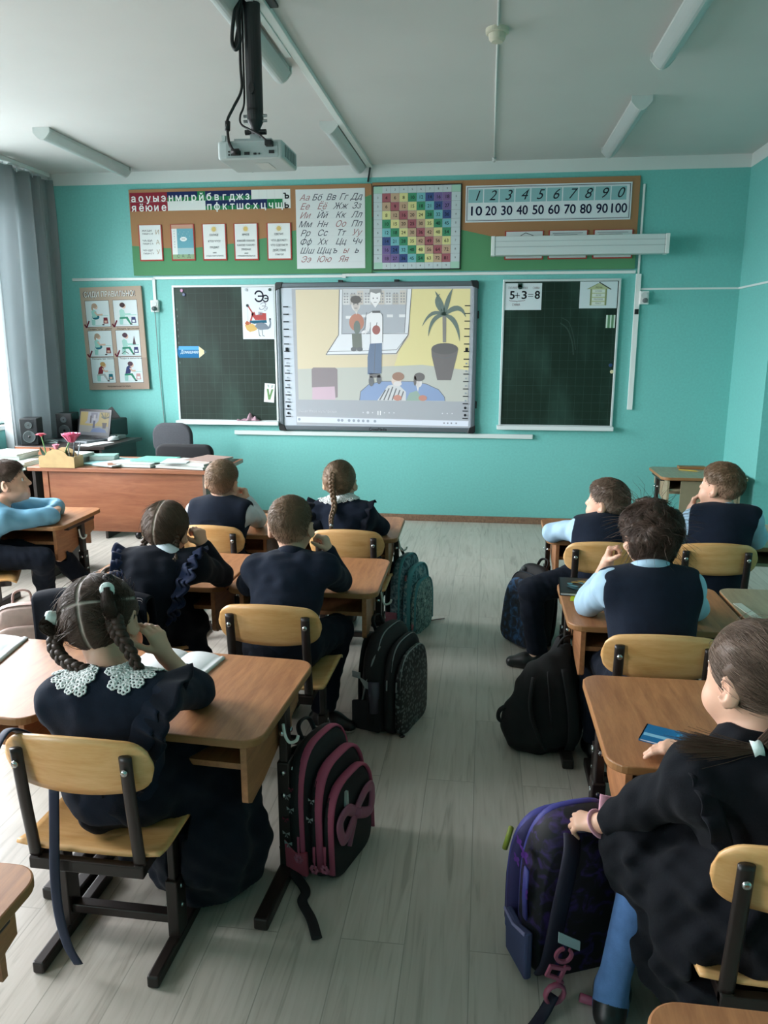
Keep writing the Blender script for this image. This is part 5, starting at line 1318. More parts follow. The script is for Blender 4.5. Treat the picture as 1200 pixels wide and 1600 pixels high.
def avoid(V):
    """cloth and skin give way where a desk or chair is, so that they touch without cutting into each other"""
    hi = V.lo+V.h*(V.n-1)
    for c, hs, cs, sn in AVOID:
        r = math.hypot(hs[0], hs[1]); R3 = np.array((r, r, hs[2]))+.01
        if (c+R3 < V.lo).any() or (c-R3 > hi).any(): continue
        sl, P = V.sub(c-R3, c+R3)
        if sl is None: continue
        X, Y, Z = P[0]-np.float32(c[0]), P[1]-np.float32(c[1]), P[2]-np.float32(c[2])
        u = np.abs(X*np.float32(cs)+Y*np.float32(sn))-np.float32(hs[0]); v = np.abs(Y*np.float32(cs)-X*np.float32(sn))-np.float32(hs[1]); w_ = np.abs(Z)-np.float32(hs[2])
        d = np.maximum(np.maximum(u, v), w_)
        V.A[sl] = np.maximum(V.A[sl], -d)
def surface(V):
    """surface nets: one vertex per mixed cell, one quad per crossing edge"""
    A = V.A; A[0] = A[-1] = 1; A[:, 0] = A[:, -1] = 1; A[:, :, 0] = A[:, :, -1] = 1
    neg = A < 0
    c = neg[:-1, :-1, :-1].astype(np.uint8)
    for dx, dy, dz in ((1, 0, 0), (0, 1, 0), (0, 0, 1), (1, 1, 0), (1, 0, 1), (0, 1, 1), (1, 1, 1)):
        c = c+neg[dx:A.shape[0]-1+dx, dy:A.shape[1]-1+dy, dz:A.shape[2]-1+dz]
    I = np.argwhere((c > 0) & (c < 8))
    idx = np.full(c.shape, -1, np.int32); idx[tuple(I.T)] = np.arange(len(I))
    pos = np.zeros((len(I), 3), np.float32); cnt = np.zeros((len(I), 1), np.float32)
    cor = [(i, j, k) for i in (0, 1) for j in (0, 1) for k in (0, 1)]
    val = {q: A[I[:, 0]+q[0], I[:, 1]+q[1], I[:, 2]+q[2]] for q in cor}
    for q in cor:
        for ax in range(3):
            if q[ax]: continue
            q2 = list(q); q2[ax] = 1; q2 = tuple(q2)
            a, b = val[q], val[q2]; m = (a < 0) != (b < 0)
            t = np.where(m, a/np.where(m, a-b, 1), 0)
            p = np.tile(np.array(q, np.float32), (len(I), 1)); p[:, ax] += t
            pos += p*m[:, None]; cnt += m[:, None]
    pos = (I+pos/np.maximum(cnt, 1))*V.h+V.lo
    F = []
    for ax in range(3):
        o1, o2 = (ax+1) % 3, (ax+2) % 3
        s0 = [slice(None)]*3; s1 = [slice(None)]*3; s0[ax] = slice(0, -1); s1[ax] = slice(1, None)
        a, b = neg[tuple(s0)], neg[tuple(s1)]
        for fl, m in ((False, a & ~b), (True, ~a & b)):
            E = np.argwhere(m)
            if not len(E): continue
            def cell(d1, d2):
                q = E.copy(); q[:, o1] -= d1; q[:, o2] -= d2
                return idx[q[:, 0], q[:, 1], q[:, 2]]
            f = np.stack([cell(1, 1), cell(0, 1), cell(0, 0), cell(1, 0)], 1)
            F.append(f[:, ::-1] if fl else f)
    F = np.concatenate(F); F = F[(F >= 0).all(1)]
    return pos.astype(np.float32), F
def np_obj(name, v, f, mats, parent, mi=None, attr=None, smooth=True, tone=None):
    off = np.array(parent.location if parent.parent is None else parent.parent.location, np.float32)
    me = bpy.data.meshes.new(name)
    v = (v-off).astype(np.float32)
    k = f.shape[1]
    me.vertices.add(len(v)); me.vertices.foreach_set('co', v.ravel())
    me.loops.add(f.size); me.loops.foreach_set('vertex_index', f.ravel().astype(np.int32))
    me.polygons.add(len(f)); me.polygons.foreach_set('loop_start', np.arange(0, f.size, k, dtype=np.int32))
    if not isinstance(mats, (list, tuple)): mats = [mats]
    for m in mats: me.materials.append(m)
    if mi is not None: me.polygons.foreach_set('material_index', np.asarray(mi, np.int32))
    if smooth: me.polygons.foreach_set('use_smooth', np.ones(len(f), bool))
    if attr is not None:
        a = me.attributes.new('fade', 'FLOAT', 'POINT'); a.data.foreach_set('value', attr.astype(np.float32))
    if tone is not None:
        a = me.attributes.new('tone', 'FLOAT', 'POINT'); a.data.foreach_set('value', np.asarray(tone).astype(np.float32))
    me.update(calc_edges=True); me.validate()
    o = bpy.data.objects.new(name, me); COL.objects.link(o); o.parent = parent
    return o
def sdf_obj(name, prims, h, mats, parent, wobble=None, mfn=None):
    V = field(prims, h, wobble); avoid(V); v, f = surface(V)
    mi = mfn(v[f].mean(1)) if mfn else None
    return np_obj(name, v, f, mats, parent, mi)
def tubes(paths, radii, sides=3):
    """many thin hairs at once: paths (N,S,3), radii (S,)"""
    N, S, _ = paths.shape
    t = np.gradient(paths, axis=1); t /= np.linalg.norm(t, axis=2, keepdims=True)+1e-9
    ref = np.where(np.abs(t[..., 2:3]) < .9, np.array([0, 0, 1.]), np.array([1., 0, 0]))
    u = np.cross(t, ref); u /= np.linalg.norm(u, axis=2, keepdims=True)+1e-9; w_ = np.cross(t, u)
    vs = np.stack([paths+(u*math.cos(2*PI*j/sides)+w_*math.sin(2*PI*j/sides))*radii[None, :, None] for j in range(sides)], 2)
    base = (np.arange(N)*S*sides)[:, None, None]+(np.arange(S-1)*sides)[None, :, None]
    j = np.arange(sides)[None, None, :]; j2 = (j+1) % sides
    f = np.stack([base+j, base+j2, base+sides+j2, base+sides+j], -1).reshape(-1, 4)
    return vs.reshape(-1, 3), f

# ---------------------------------------------------------------- cloth, skin and hair materials
def skin_mat(name, col):
    m = M(name, col, .5, var=.05, vs=30, bump=.04, bs=300)
    b = m.node_tree.nodes['Principled BSDF']
    b.inputs['Subsurface Weight'].default_value = .12; b.inputs['Subsurface Radius'].default_value = (.02, .008, .005); b.inputs['Subsurface Scale'].default_value = .3
    return m
SKIN = skin_mat('skin', '#d3a68d'); LIP = M('lips', '#b56f66', .45); SCALP = M('scalp', '#a99484', .6)
EYEW = M('eye white', '#d8d6d2', .25); IRIS = M('iris', '#3a2c22', .2)
def hair_mat(name, c0, c1, fade_col='#b08f7c'):
    m, nt, b = new_mat(name)
    t = N(nt, 'ShaderNodeTexCoord'); n = N(nt, 'ShaderNodeTexNoise'); n.inputs['Scale'].default_value = 90; n.inputs['Detail'].default_value = 4
    nt.links.new(t.outputs['Object'], n.inputs['Vector'])
    r = N(nt, 'ShaderNodeValToRGB'); r.color_ramp.elements[0].position = 0; r.color_ramp.elements[0].color = (*[x*.7 for x in lin(c0)], 1); r.color_ramp.elements[1].position = 1; r.color_ramp.elements[1].color = (*[min(1, x*1.25) for x in lin(c1)], 1)
    tn = N(nt, 'ShaderNodeAttribute'); tn.attribute_name = 'tone'
    mt = N(nt, 'ShaderNodeMath', operation='MULTIPLY_ADD'); mt.inputs[1].default_value = .35
    nt.links.new(n.outputs['Fac'], mt.inputs[0]); nt.links.new(tn.outputs['Fac'], mt.inputs[2]); nt.links.new(mt.outputs[0], r.inputs[0])
    at = N(nt, 'ShaderNodeAttribute'); at.attribute_name = 'fade'
    mx = N(nt, 'ShaderNodeMix'); mx.data_type = 'RGBA'; mx.inputs[7].default_value = (*lin(fade_col), 1)
    nt.links.new(at.outputs['Fac'], mx.inputs[0]); nt.links.new(r.outputs[0], mx.inputs[6]); nt.links.new(mx.outputs[2], b.inputs['Base Color'])
    b.inputs['Roughness'].default_value = .5; b.inputs['Specular IOR Level'].default_value = .25
    n2 = N(nt, 'ShaderNodeTexNoise'); n2.inputs['Scale'].default_value = 420
    nt.links.new(t.outputs['Object'], n2.inputs['Vector'])
    bp = N(nt, 'ShaderNodeBump'); bp.inputs['Strength'].default_value = .15; bp.inputs['Distance'].default_value = .002
    nt.links.new(n2.outputs['Fac'], bp.inputs['Height']); nt.links.new(bp.outputs[0], b.inputs['Normal'])
    return m
def knit(name, col, sheen=.3, bs=260): return M(name, col, .9, var=.12, vs=40, bump=.2, bs=bs, sheen=sheen*.12, spec=.15)
NAVY = knit('navy knit', '#131c2b'); NAVYD = knit('dark navy cloth', '#0d131e'); VEST = knit('vest navy wool', '#111a28', .2)
BLUE = M('light blue shirt', '#9cbace', .8, var=.04, vs=14, bump=.08, bs=300); WHT = M('white shirt', '#c5d2da', .8, bump=.06, bs=300)
BLUE2 = M('mid blue shirt', '#6a9fba', .8, var=.05, vs=14, bump=.08, bs=300)
TROU = knit('navy trousers', '#0f1520', .15); BLK = knit('black dress cloth', '#0b0e14', .2)
TULLE = M('blue tulle', '#13203f', .8, var=.3, vs=30, sheen=.1, spec=.2); TIGHTS = knit('blue tights', '#5c7fb4', .3, 400)
SHOE = M('black shoe leather', '#0c0d0f', .4); SOLE = M('white sole', '#b5b8b4', .6); LACE = M('white lace', '#d4d8d6', .8)
SOCK = M('grey sock', '#8d9296', .9)
HB = hair_mat('light brown hair', '#55432f', '#6f5944', '#c29c85'); HD = hair_mat('dark brown hair', '#392c24', '#4d3d33', '#b9aea4'); HM = hair_mat('mid brown hair', '#4c3c31', '#635143', '#bcae9f')
HF = hair_mat('fair brown hair', '#6a543f', '#87705a', '#c29c85')

# ---------------------------------------------------------------- body parts
def frame(f, u):
    f = nrm(f); x = nrm(np.cross(f, u)); u = np.cross(x, f); return np.stack([x, f, u])
def head_prims(c, R, s=1.0):
    L = lambda x, y, z: c+s*(x*R[0]+y*R[1]+z*R[2])
    E = lambda p, r, k=.02, op='+', Q=None: ELL(L(*p), np.array(r)*s, R if Q is None else Q, k*s, op)
    P = [E((0, -.012, .025), (.072, .089, .080)), E((0, .022, -.02), (.060, .064, .080), .03), E((0, .030, -.062), (.046, .050, .042), .03),
         CONE(L(0, .066, -.088), L(0, .069, -.086), .016*s, k=.02), E((.034, .050, -.045), (.028, .028, .028), .02), E((-.034, .050, -.045), (.028, .028, .028), .02),
         E((.032, .083, .006), (.018, .013, .011), .014, '-'), E((-.032, .083+.0, .006), (.018, .013, .011), .014, '-'),
         CONE(L(0, .080, .010), L(0, .098, -.024), .007*s, .0105*s, .012), E((.0115, .086, -.029), (.0075, .008, .0065), .006), E((-.0115, .086, -.029), (.0075, .008, .0065), .006),
         E((0, .083, -.055), (.019, .009, .0055), .006), E((0, .081, -.064), (.016, .009, .0055), .006), E((0, .093, -.0595), (.020, .007, .0016), .003, '-')]
    for sg in (-1, 1):
        a = .55*sg
        Q = np.stack([R[0]*math.cos(a)-R[1]*math.sin(a), R[0]*math.sin(a)+R[1]*math.cos(a), R[2]])
        P += [E((sg*.079, -.016, -.006), (.0072, .021, .031), .006, '+', Q), E((sg*.072, -.004, -.030), (.007, .011, .012), .006), E((sg*.087, -.008, -.003), (.006, .011, .019), .004, '-', Q)]
    return P, L
def hand_prims(w, d, n, side, curl=(.5, .6, .7, .8), s=.86, thumb=.5, spread=.10, bend=1.0):
    d = nrm(d); n = nrm(np.asarray(n)-d*np.dot(n, d)); l = np.cross(d, n)*(1 if side == 'r' else -1)
    P = [CONE(w-d*.01, w+d*.012*s, .018*s, .019*s, .015)]
    offs = (.023, .008, -.007, -.021); ml = (.062, .064, .060, .053)
    ph = ((.030, .019, .015), (.033, .022, .016), (.031, .020, .015), (.024, .015, .013))
    for i in range(4):
        kn = w+(d*ml[i]+l*offs[i])*s
        P.append(CONE(w+(d*.012+l*offs[i]*.55)*s, kn, .0125*s, .0105*s, .012))
        a = curl[i]; p = kn; dd = nrm(d+l*spread*(1.2-i*.8)); r = .0082*s
        ang = a
        for j in range(3):
            q = dd*math.cos(ang)+n*math.sin(ang)
            e = p+q*ph[i][j]*s
            P.append(CONE(p, e, r, r*.90, .0035)); p = e; r *= .90; ang += a*(1.1 if j == 0 else .8)*bend
    tb = w+(l*.017+d*.014)*s
    td = nrm(l*.75+d*(.75-.3*thumb)+n*(.25+.7*thumb))
    p = tb; r = .0115*s
    for L_, rr in ((.030, .0095), (.024, .0085), (.020, .0065)):
        e = p+td*L_*s; P.append(CONE(p, e, r, rr*s, .006)); p = e; r = rr*s; td = nrm(td+d*.15*(1-thumb)-l*.45*thumb+n*.1)
    return P
def torso_prims(J, fat=1.0, round_=.014):
    up = nrm(J['neck']-J['pel']); x = J['sr']-J['sl']; x = nrm(x-up*np.dot(x, up)); f = np.cross(up, x)
    R = np.stack([x, f, up]); L = np.linalg.norm(J['neck']-J['pel'])
    P = [ELL(J['pel'], np.array((.120, .094, .092))*fat, R, .04), ELL(J['pel']+up*.36*L-f*round_, np.array((.107, .082, .120))*fat, R, .05), ELL(J['pel']+up*.68*L-f*round_, np.array((.116, .084, .115))*fat, R, .05),
         CONE(J['sl'], J['sr'], .046*fat, k=.05), CONE(J['neck']-up*.015, J['sl'], .042, .040, .03), CONE(J['neck']-up*.015, J['sr'], .042, .040, .03)]
    return P, R, L
def arm_prims(J, sd, k=.02, ru=.036, re=.029, rw=.021):
    s, e, w = J['s'+sd], J['e'+sd], J['w'+sd]
    return [CONE(s, e, ru, re, k), CONE(e, w, re*1.02, rw, k)]
def foot_prims(a, fd, s=1.0):
    fd = nrm((fd[0], fd[1], 0)); h = np.array((a[0], a[1], 0.))
    return [CONE(h-fd*.025+V3(0, 0, .032), h+fd*.05+V3(0, 0, .03), .030, .030, .02), CONE(h+fd*.05+V3(0, 0, .030), h+fd*.115+V3(0, 0, .022), .031, .021, .03), CONE(a, h+V3(0, 0, .04), .030, .032, .02)]

def person(J, label, hair, h=.0045, skin=None, back={}):
    """body (one skin), eyes and hair; clothing is added by the caller"""
    J = {k: np.asarray(v, float) for k, v in J.items()}
    for k, f in back.items():      # lean the figure back towards the viewer along the line of sight
        J[k] = V3(0, 0, 1.5)+(J[k]-V3(0, 0, 1.5))*f
    root = thing('person', label, 'person', (round(float(J['pel'][0]), 3), round(float(J['pel'][1]), 3), 0))
    R = frame(J['face'], J['up']); s = J.get('hs', 1.0); s = float(s)
    hp, L = head_prims(J['head'], R, s)
    T, TR, TL = torso_prims(J, .93)
    P = T+[CONE(J['neck']-TR[2]*.02, L(0, -.02, -.055), .043, .041, .03)]+hp
    for sd in 'lr':
        P += arm_prims(J, sd)
        if 'hd'+sd in J:
            P += hand_prims(J['w'+sd], J['hd'+sd], J['hn'+sd], sd, J.get('hc'+sd, np.array((.45, .55, .6, .7))), thumb=float(J.get('ht'+sd, .5)))
        hip = J['pel']+TR[0]*(.06 if sd == 'r' else -.06)
        P += [CONE(hip, J['k'+sd], .062, .046, .03), CONE(J['k'+sd], J['a'+sd], .041, .028, .02)]
        P += foot_prims(J['a'+sd], J.get('fd'+sd, J['face']))
    lips = L(0, .088, -.0595)
    def mf(c): return (np.linalg.norm((c-lips) @ R.T/np.array((.019, .012, .009))/s, axis=1) < 1).astype(int)
    sdf_obj('body', P, h, [skin or SKIN, LIP], root, mfn=mf)
    for sg in (-1, 1):
        b = MB(); e = L(sg*.031, .0655, .006); Tm = Matrix.Translation(e) @ Matrix([list(r) for r in R.T]).to_4x4()
        b.ball((0, 0, 0), .0115*s, 14, 0, Tm); b.lathe([(.006*s, .0100*s), (.004*s, .0112*s), (.0003, .0118*s)], 12, 1, Tm @ Matrix.Rotation(-PI/2, 4, 'X'))
        b.build('eye', [EYEW, IRIS], root, smooth=True, off=root.location)
    J['R'] = R; J['L'] = L; J['TR'] = TR; J['TL'] = TL
    hair(J, root, R, L, s, h)
    return J, root
def loc_pts(v, J, s): return ((v-J['head']) @ J['R'].T)/s
def scatter(v, f, n, rng):
    tri = v[f]; a = np.linalg.norm(np.cross(tri[:, 2]-tri[:, 0], tri[:, 3]-tri[:, 1]), axis=1)
    i = rng.choice(len(f), n, p=a/a.sum()); w1, w2 = rng.random((n, 1)), rng.random((n, 1))
    q = tri[i]; p = (q[:, 0]*(1-w1)+q[:, 1]*w1)*(1-w2)+(q[:, 3]*(1-w1)+q[:, 2]*w1)*w2
    nn = np.cross(q[:, 1]-q[:, 0], q[:, 2]-q[:, 0]); nn /= np.linalg.norm(nn, axis=1, keepdims=True)+1e-9
    return p, nn
def strands(p, nn, J, s, flow, steps, step, lift, rng, rad=.0006, hug=True, jit=.12, fly=.03):
    """hairs that follow a flow direction over the head; local coordinates"""
    Rm = J['R']; r = np.array((.080, .097, .088))
    q = loc_pts(p, J, s); n0 = nn @ Rm.T
    path = [q.copy()]; jv = rng.normal(size=q.shape)*jit
    lift = lift*(1+9*(rng.random((len(q), 1)) < fly))
    k0 = np.linalg.norm((q-np.array((0, -.012, .025)))/r, axis=1, keepdims=True)
    for i in range(steps):
        c = (q-np.array((0, -.012, .025)))
        n = c/r**2; n /= np.linalg.norm(n, axis=1, keepdims=True)+1e-9
        if not hug: n = n0
        g = flow(q)+jv
        g = g-n*(g*n).sum(1, keepdims=True); g /= np.linalg.norm(g, axis=1, keepdims=True)+1e-9
        q = q+step*g+lift*n
        if hug:
            c = q-np.array((0, -.012, .025)); kk = np.linalg.norm(c/r, axis=1, keepdims=True)
            q = np.array((0, -.012, .025))+c/kk*(k0+lift*(i+1)/.09)
        path.append(q.copy())
    P = np.stack(path, 1)*s
    W = P @ Rm+J['head']
    S = steps+1
    return tubes(W, rad*(1-.75*np.linspace(0, 1, S)**2), 3)
def braid_tubes(path, r, turns, tail=.03, n=12):
    """three strands plaited along a path"""
    P = [np.array(p) for p in bez(path, 14)]; P = np.array(P); S = len(P)
    t = np.gradient(P, axis=0); t /= np.linalg.norm(t, axis=1, keepdims=True)
    up = np.array((0, -1., .2)); u = np.cross(t, up); u /= np.linalg.norm(u, axis=1, keepdims=True)+1e-9; w_ = np.cross(u, t)
    b = MB(); q = np.linspace(0, 1, S); tp = (1-.45*q)[:, None]
    for i in range(3):
        a = 2*PI*(q*turns)+2*PI*i/3
        C = P+u*(np.sin(a)[:, None]*r*.62)*tp+w_*(np.sin(2*a)[:, None]*r*.34)*tp
        b.tube([tuple(c) for c in C], [float(r*.60*k) for k in tp[:, 0]], n, flat=1.0)
    return b, P
def shell(J, root, R, L, s, h, thick, mat, plane=None, lower=None, extra=(), wobble=None, fade=None, part=None, nstr=2500, flow=None, steps=4, step=.005, lift=.0006, rad=.0006, hug=True, jit=.15, rng=None, center=(0, -.014, .028), rr=(.0735, .0905, .0815), fly=.02):
    """hair cap over the skull with strands on it; 'part' marks partings where the scalp shows"""
    rng = rng or np.random.default_rng(3)
    E = lambda p, r, k=.02, op='+': ELL(L(*p), np.array(r)*s, R, k*s, op)
    P = [E(center, np.array(rr)+thick)]+[E(*e) for e in extra]
    for sg in (-1, 1): P.append(E((sg*.082, -.004, -.012), (.020, .022, .030), .012, '-'))
    for (p0, n0, k) in plane: P.append(CUT(L(*p0), n0[0]*R[0]+n0[1]*R[1]+n0[2]*R[2], k))
    V = field(P, h*.75, wobble); v, f = surface(V)
    q = loc_pts(v, J, s)
    mats = [mat, SCALP]; mi = np.zeros(len(f), int); pa = 0
    if part is not None:
        d = part(q); v = v-((np.clip(1-np.abs(d)/.006, 0, 1)*.004*s)[:, None])*(((q-np.array(center))/np.array(rr)**2/np.linalg.norm((q-np.array(center))/np.array(rr)**2, axis=1, keepdims=True)) @ R)
        pa = np.clip(1.45-np.abs(d)/.0030, 0, 1)*.8
    fa = (fade(q) if fade else np.zeros(len(q)))+pa
    if nstr:
        p, nn = scatter(v, f, nstr, rng)
        if part is not None:
            keep = np.abs(part(loc_pts(p, J, s))) > .0042; p, nn = p[keep], nn[keep]
        if fade is not None:
            keep = rng.random(len(p)) > fade(loc_pts(p, J, s))*1.1; p, nn = p[keep], nn[keep]
        sv, sf = strands(p, nn, J, s, flow, steps, step, lift, rng, rad*s, hug, jit, fly)
        tone = np.concatenate([np.full(len(v), .22), np.repeat(rng.random(len(p))*.75, (steps+1)*3)]); f2 = np.concatenate([f, sf+len(v)]); v2 = np.concatenate([v, sv]); mi = np.concatenate([mi, np.zeros(len(sf), int)]); fa = np.concatenate([fa, np.zeros(len(sv))])
    else: v2, f2, tone = v, f, np.full(len(v), .3)
    return np_obj('hair', v2, f2, mats, root, mi, fa, tone=tone)
def crop_hair(mat, thick=.006, seed=1, fade_amt=.75, len_=.004, nstr=3500, top=.004):
    def fn(J, root, R, L, s, h):
        rng = np.random.default_rng(seed)
        n0 = np.array((0, .68, -.73))     # removed: in front of and below the hairline
        plane = [((0, .088, .072), (0, .66, -.75), .006), ((0, -.075, -.050), (0, .25, -.97), .012)]
        def fade(q):
            z = q[:, 2]-.15*(q[:, 1]+.07)
            return np.clip(1-(z+.045)/.085, 0, 1)**.8*fade_amt
        def flow(q):
            c = q-np.array((.012, -.075, .085)); c[:, 2] -= .02; return c+np.array((0, .0, -.01))
        shell(J, root, R, L, s, h, thick, mat, plane, fade=fade, flow=flow, nstr=nstr, fly=0, steps=3, step=len_, lift=.0012, rad=.0007, jit=.02, rng=rng, rr=(.0705, .0900, .0810), extra=[((0, .0, .06), (.06+top, .075+top, .048+top), .03)], wobble=[(.0015, 120, seed)])
    return fn
def ring(b, c, R, rx, ry, r, mi=0, tilt=0, n=28, flat=1.0, a0=0, a1=2*PI):
    full = abs(a1-a0-2*PI) < 1e-6
    pts = []
    for i in range(n if full else n+1):
        a = a0+(a1-a0)*i/n
        pts.append(tuple(c+R[0]*rx*math.cos(a)+R[1]*ry*math.sin(a)+R[2]*tilt*math.sin(a)))
    b.tube(pts, r, 8, mi, closed=full, flat=flat, up=tuple(R[2]))
# ---------------------------------------------------------------- garments
def top_garment(J, root, name, mat, infl=.010, h=.0045, sleeves='lr', cuff=.85, neck_r=.05, hem=None, wob_=((.0035, 45, 2), (.002, 95, 5)), puff=0, extra=()):
    T, TR, TL = torso_prims(J)
    P = [inflate(p, infl) for p in T]
    for sd in sleeves:
        s_, e, w = J['s'+sd], J['e'+sd], J['w'+sd]
        we = e+(w-e)*cuff
        P += [CONE(s_, e, .040+infl+puff, .034+infl*.8+puff*.6, .025), CONE(e, we, .034+infl*.8+puff*.5, .027+infl*.5, .02)]
    P += list(extra)
    up = TR[2]
    P.append(CONE(J['neck']+up*.012+TR[1]*.02, J['neck']+up*.10+TR[1]*.03, neck_r, neck_r*1.2, .008, '-'))
    cuts = [CUT(J['pel']-V3(0, 0, .05 if hem is None else hem), (0, 0, -1))]
    return sdf_obj(name, P+cuts, h, mat, root, wobble=list(wob_))
def vest(J, root, mat, h=.0045, infl=.023, buttons=None):
    T, TR, TL = torso_prims(J)
    P = [inflate(p, infl) for p in T[:4]]+[inflate(T[4], infl*.6), inflate(T[5], infl*.6)]
    x = TR[0]
    for sd, sg in (('l', -1), ('r', 1)):
        P.append(CONE(J['s'+sd]+x*sg*.055-TR[2]*.005, J['s'+sd]+x*sg*.075-TR[2]*.02, .052, .06, .02, '-'))
        P.append(CONE(J['s'+sd]+x*sg*.06-TR[2]*.05, J['s'+sd]+x*sg*.10-TR[2]*.10, .04, .06, .02, '-'))
    P.append(CONE(J['neck']+TR[2]*.0, J['neck']+TR[2]*.10, .052, .060, .006, '-'))
    P.append(CONE(J['neck']+TR[1]*.09-TR[2]*.02, J['neck']+TR[1]*.12+TR[2]*.12, .035, .07, .006, '-'))
    return sdf_obj('vest', P+[CUT(J['pel']-V3(0, 0, .055), (0, 0, -1))], h, mat, root, wobble=[(.0025, 40, 3)])
def trousers(J, root, mat=None, h=.005, hemz=.075):
    TR = J['TR']; P = [ELL(J['pel'], (.132, .106, .092), TR, .04)]
    for sd, sg in (('l', -1), ('r', 1)):
        hip = J['pel']+TR[0]*sg*.06; k, a = J['k'+sd], J['a'+sd]
        P += [CONE(hip, k, .074, .055, .04), CONE(k, a+V3(0, 0, .01), .055, .048, .03)]
    P.append(CUT((0, 0, hemz), (0, 0, -1)))
    return sdf_obj('trousers', P, h, mat or TROU, root, wobble=[(.004, 50, 4), (.002, 110, 6)])
def shoes(J, root, h=.0045, mat=None, sole=None, which='lr'):
    for sd in which:
        fp = [inflate(p, .006) for p in foot_prims(J['a'+sd], J.get('fd'+sd, J['face']))[:2]]
        fd = nrm((J.get('fd'+sd, J['face'])[0], J.get('fd'+sd, J['face'])[1], 0)); hh = np.array((J['a'+sd][0], J['a'+sd][1], 0))
        P = fp+[CONE(hh+V3(0, 0, .05)-fd*.005, hh+V3(0, 0, .075)-fd*.005, .036, .034, .015), CUT((0, 0, .004), (0, 0, -1))]
        o = sdf_obj('shoe', P, h, [mat or SHOE, sole or SHOE], root, mfn=lambda c: (c[:, 2] < .018).astype(int))
def collar_band(J, root, mat, r=.052, th=.010, zoff=.012, name='collar', tilt=-.012, hgt=1.8):
    b = MB(); TR = J['TR']
    ring(b, J['neck']+TR[2]*zoff, TR, r, r*.95, th, tilt=tilt, flat=hgt)
    return b.build(name, mat, root, smooth=True, off=root.location)
def ruffle(J, root, path, outdir, width, waves, mat, amp=.012, name='ruffle', n=160):
    P = np.array([np.array(p) for p in bez(path, 20)]); S = len(P)
    t = np.gradient(P, axis=0); t /= np.linalg.norm(t, axis=1, keepdims=True)
    o = np.array([outdir(i/(S-1)) for i in range(S)]); o = o-t*(o*t).sum(1, keepdims=True); o /= np.linalg.norm(o, axis=1, keepdims=True)
    u = np.cross(t, o)
    b = MB()
    def fn(a, v):
        k = a*(S-1); i = min(int(k), S-2); fr = k-i
        p = P[i]*(1-fr)+P[i+1]*fr; oo = o[i]*(1-fr)+o[i+1]*fr; uu = u[i]*(1-fr)+u[i+1]*fr; tt = t[i]
        ph = 2*PI*waves*a
        wd = width*(.35+.65*math.sin(PI*min(1, max(0, a*.92+.04)))**.5)*(1+.08*math.sin(ph*.37+1))
        return tuple(p+oo*wd*v+uu*amp*v*math.sin(ph+.8*math.sin(ph*.21))+tt*amp*.4*v*math.cos(ph*1.0))
    b.grid(fn, n, 7)
    return b.build(name, mat, root, smooth=True, solid=.0025, off=root.location)
def skirt(J, root, mat, pts, h=.0055, hemz=.1, wob_=((.010, 38, 11), (.004, 90, 12)), name='skirt', k=.06):
    P = [CONE(a, b, ra, rb, k) for a, b, ra, rb in pts]
    P.append(CUT((0, 0, hemz), (0, 0, -1)))
    return sdf_obj(name, P, h, mat, root, wobble=list(wob_))
# ================================================================ the pupils
UP = (0, 0, 1)
def legs(J, ox=.0, kz=.400, ky=.33, sp=.075, fwd=(0, 1, 0)):
    p = np.asarray(J['pel'], float); f = nrm(fwd); x = np.cross(f, (0, 0, 1))
    for sd, sg in (('l', -1), ('r', 1)):
        J.setdefault('k'+sd, p+f*ky+x*(sg*sp+ox)+V3(0, 0, kz-p[2]))
        J.setdefault('a'+sd, np.array((*(p+f*(ky+.01)+x*(sg*sp*1.05+ox))[:2], .07)))
    return J
FIST = np.array((1.15, 1.2, 1.25, 1.3)); RELAX = np.array((.35, .42, .5, .55)); FLAT = np.array((.12, .14, .16, .2))
# --- boy in the navy sweater, second row
J = legs(dict(pel=(-.695, 2.515, .435), neck=(-.675, 2.62, .728), head=(-.690, 2.672, .840), face=(-.03, 1, .10), up=(-.03, -.05, 1), sl=(-.793, 2.60, .692), sr=(-.560, 2.60, .706),
    el=(-.872, 2.71, .604), wl=(-.745, 2.835, .600), er=(-.535, 2.79, .606), wr=(-.566, 2.735, .735), hdl=(.9, .35, 0), hnl=(0, 0, -1), hcl=RELAX, hdr=(-.25, .12, 1), hnr=(-1, .1, -.1), hcr=FIST*.9,
    kr=(-.545, 2.82, .400), ar=(-.605, 2.765, .075), fdr=(.95, -.25, 0)))
J, r = person(J, 'boy in a navy sweater seen from behind, chin on right hand at the second desk', crop_hair(HB, .004, 5, .85), .004)
top_garment(J, r, 'sweater', NAVY, .012, .004, cuff=.93, neck_r=.048)
collar_band(J, r, NAVY, .050, .013, .014, 'roll_collar', hgt=2.0)
trousers(J, r); shoes(J, r, sole=SOLE)
# --- boy in dark vest with white sleeves, front row
J = legs(dict(pel=(-1.30, 3.56, .435), neck=(-1.300, 3.655, .705), head=(-1.306, 3.695, .806), face=(.06, 1, .10), up=(.10, 0, 1), sl=(-1.415, 3.63, .665), sr=(-1.185, 3.63, .668),
    el=(-1.475, 3.70, .602), wl=(-1.33, 3.83, .600), er=(-1.150, 3.77, .604), wr=(-1.195, 3.735, .715), hdl=(.9, .3, 0), hnl=(0, 0, -1), hdr=(-.15, -.05, 1), hnr=(-1, .0, 0), hcr=FIST))
J, r = person(J, 'boy in dark vest and white shirt, cheek on fist, before the teacher desk', crop_hair(HF, .004, 6, .75), .0048, back=dict(neck=.985, head=.985, sl=.985, sr=.985))
top_garment(J, r, 'shirt', WHT, .009, .0048, cuff=.90, puff=.006, wob_=((.004, 50, 2), (.002, 95, 5)))
vest(J, r, VEST, .0048); collar_band(J, r, WHT, .047, .007, .010); trousers(J, r, h=.006); shoes(J, r, .006)
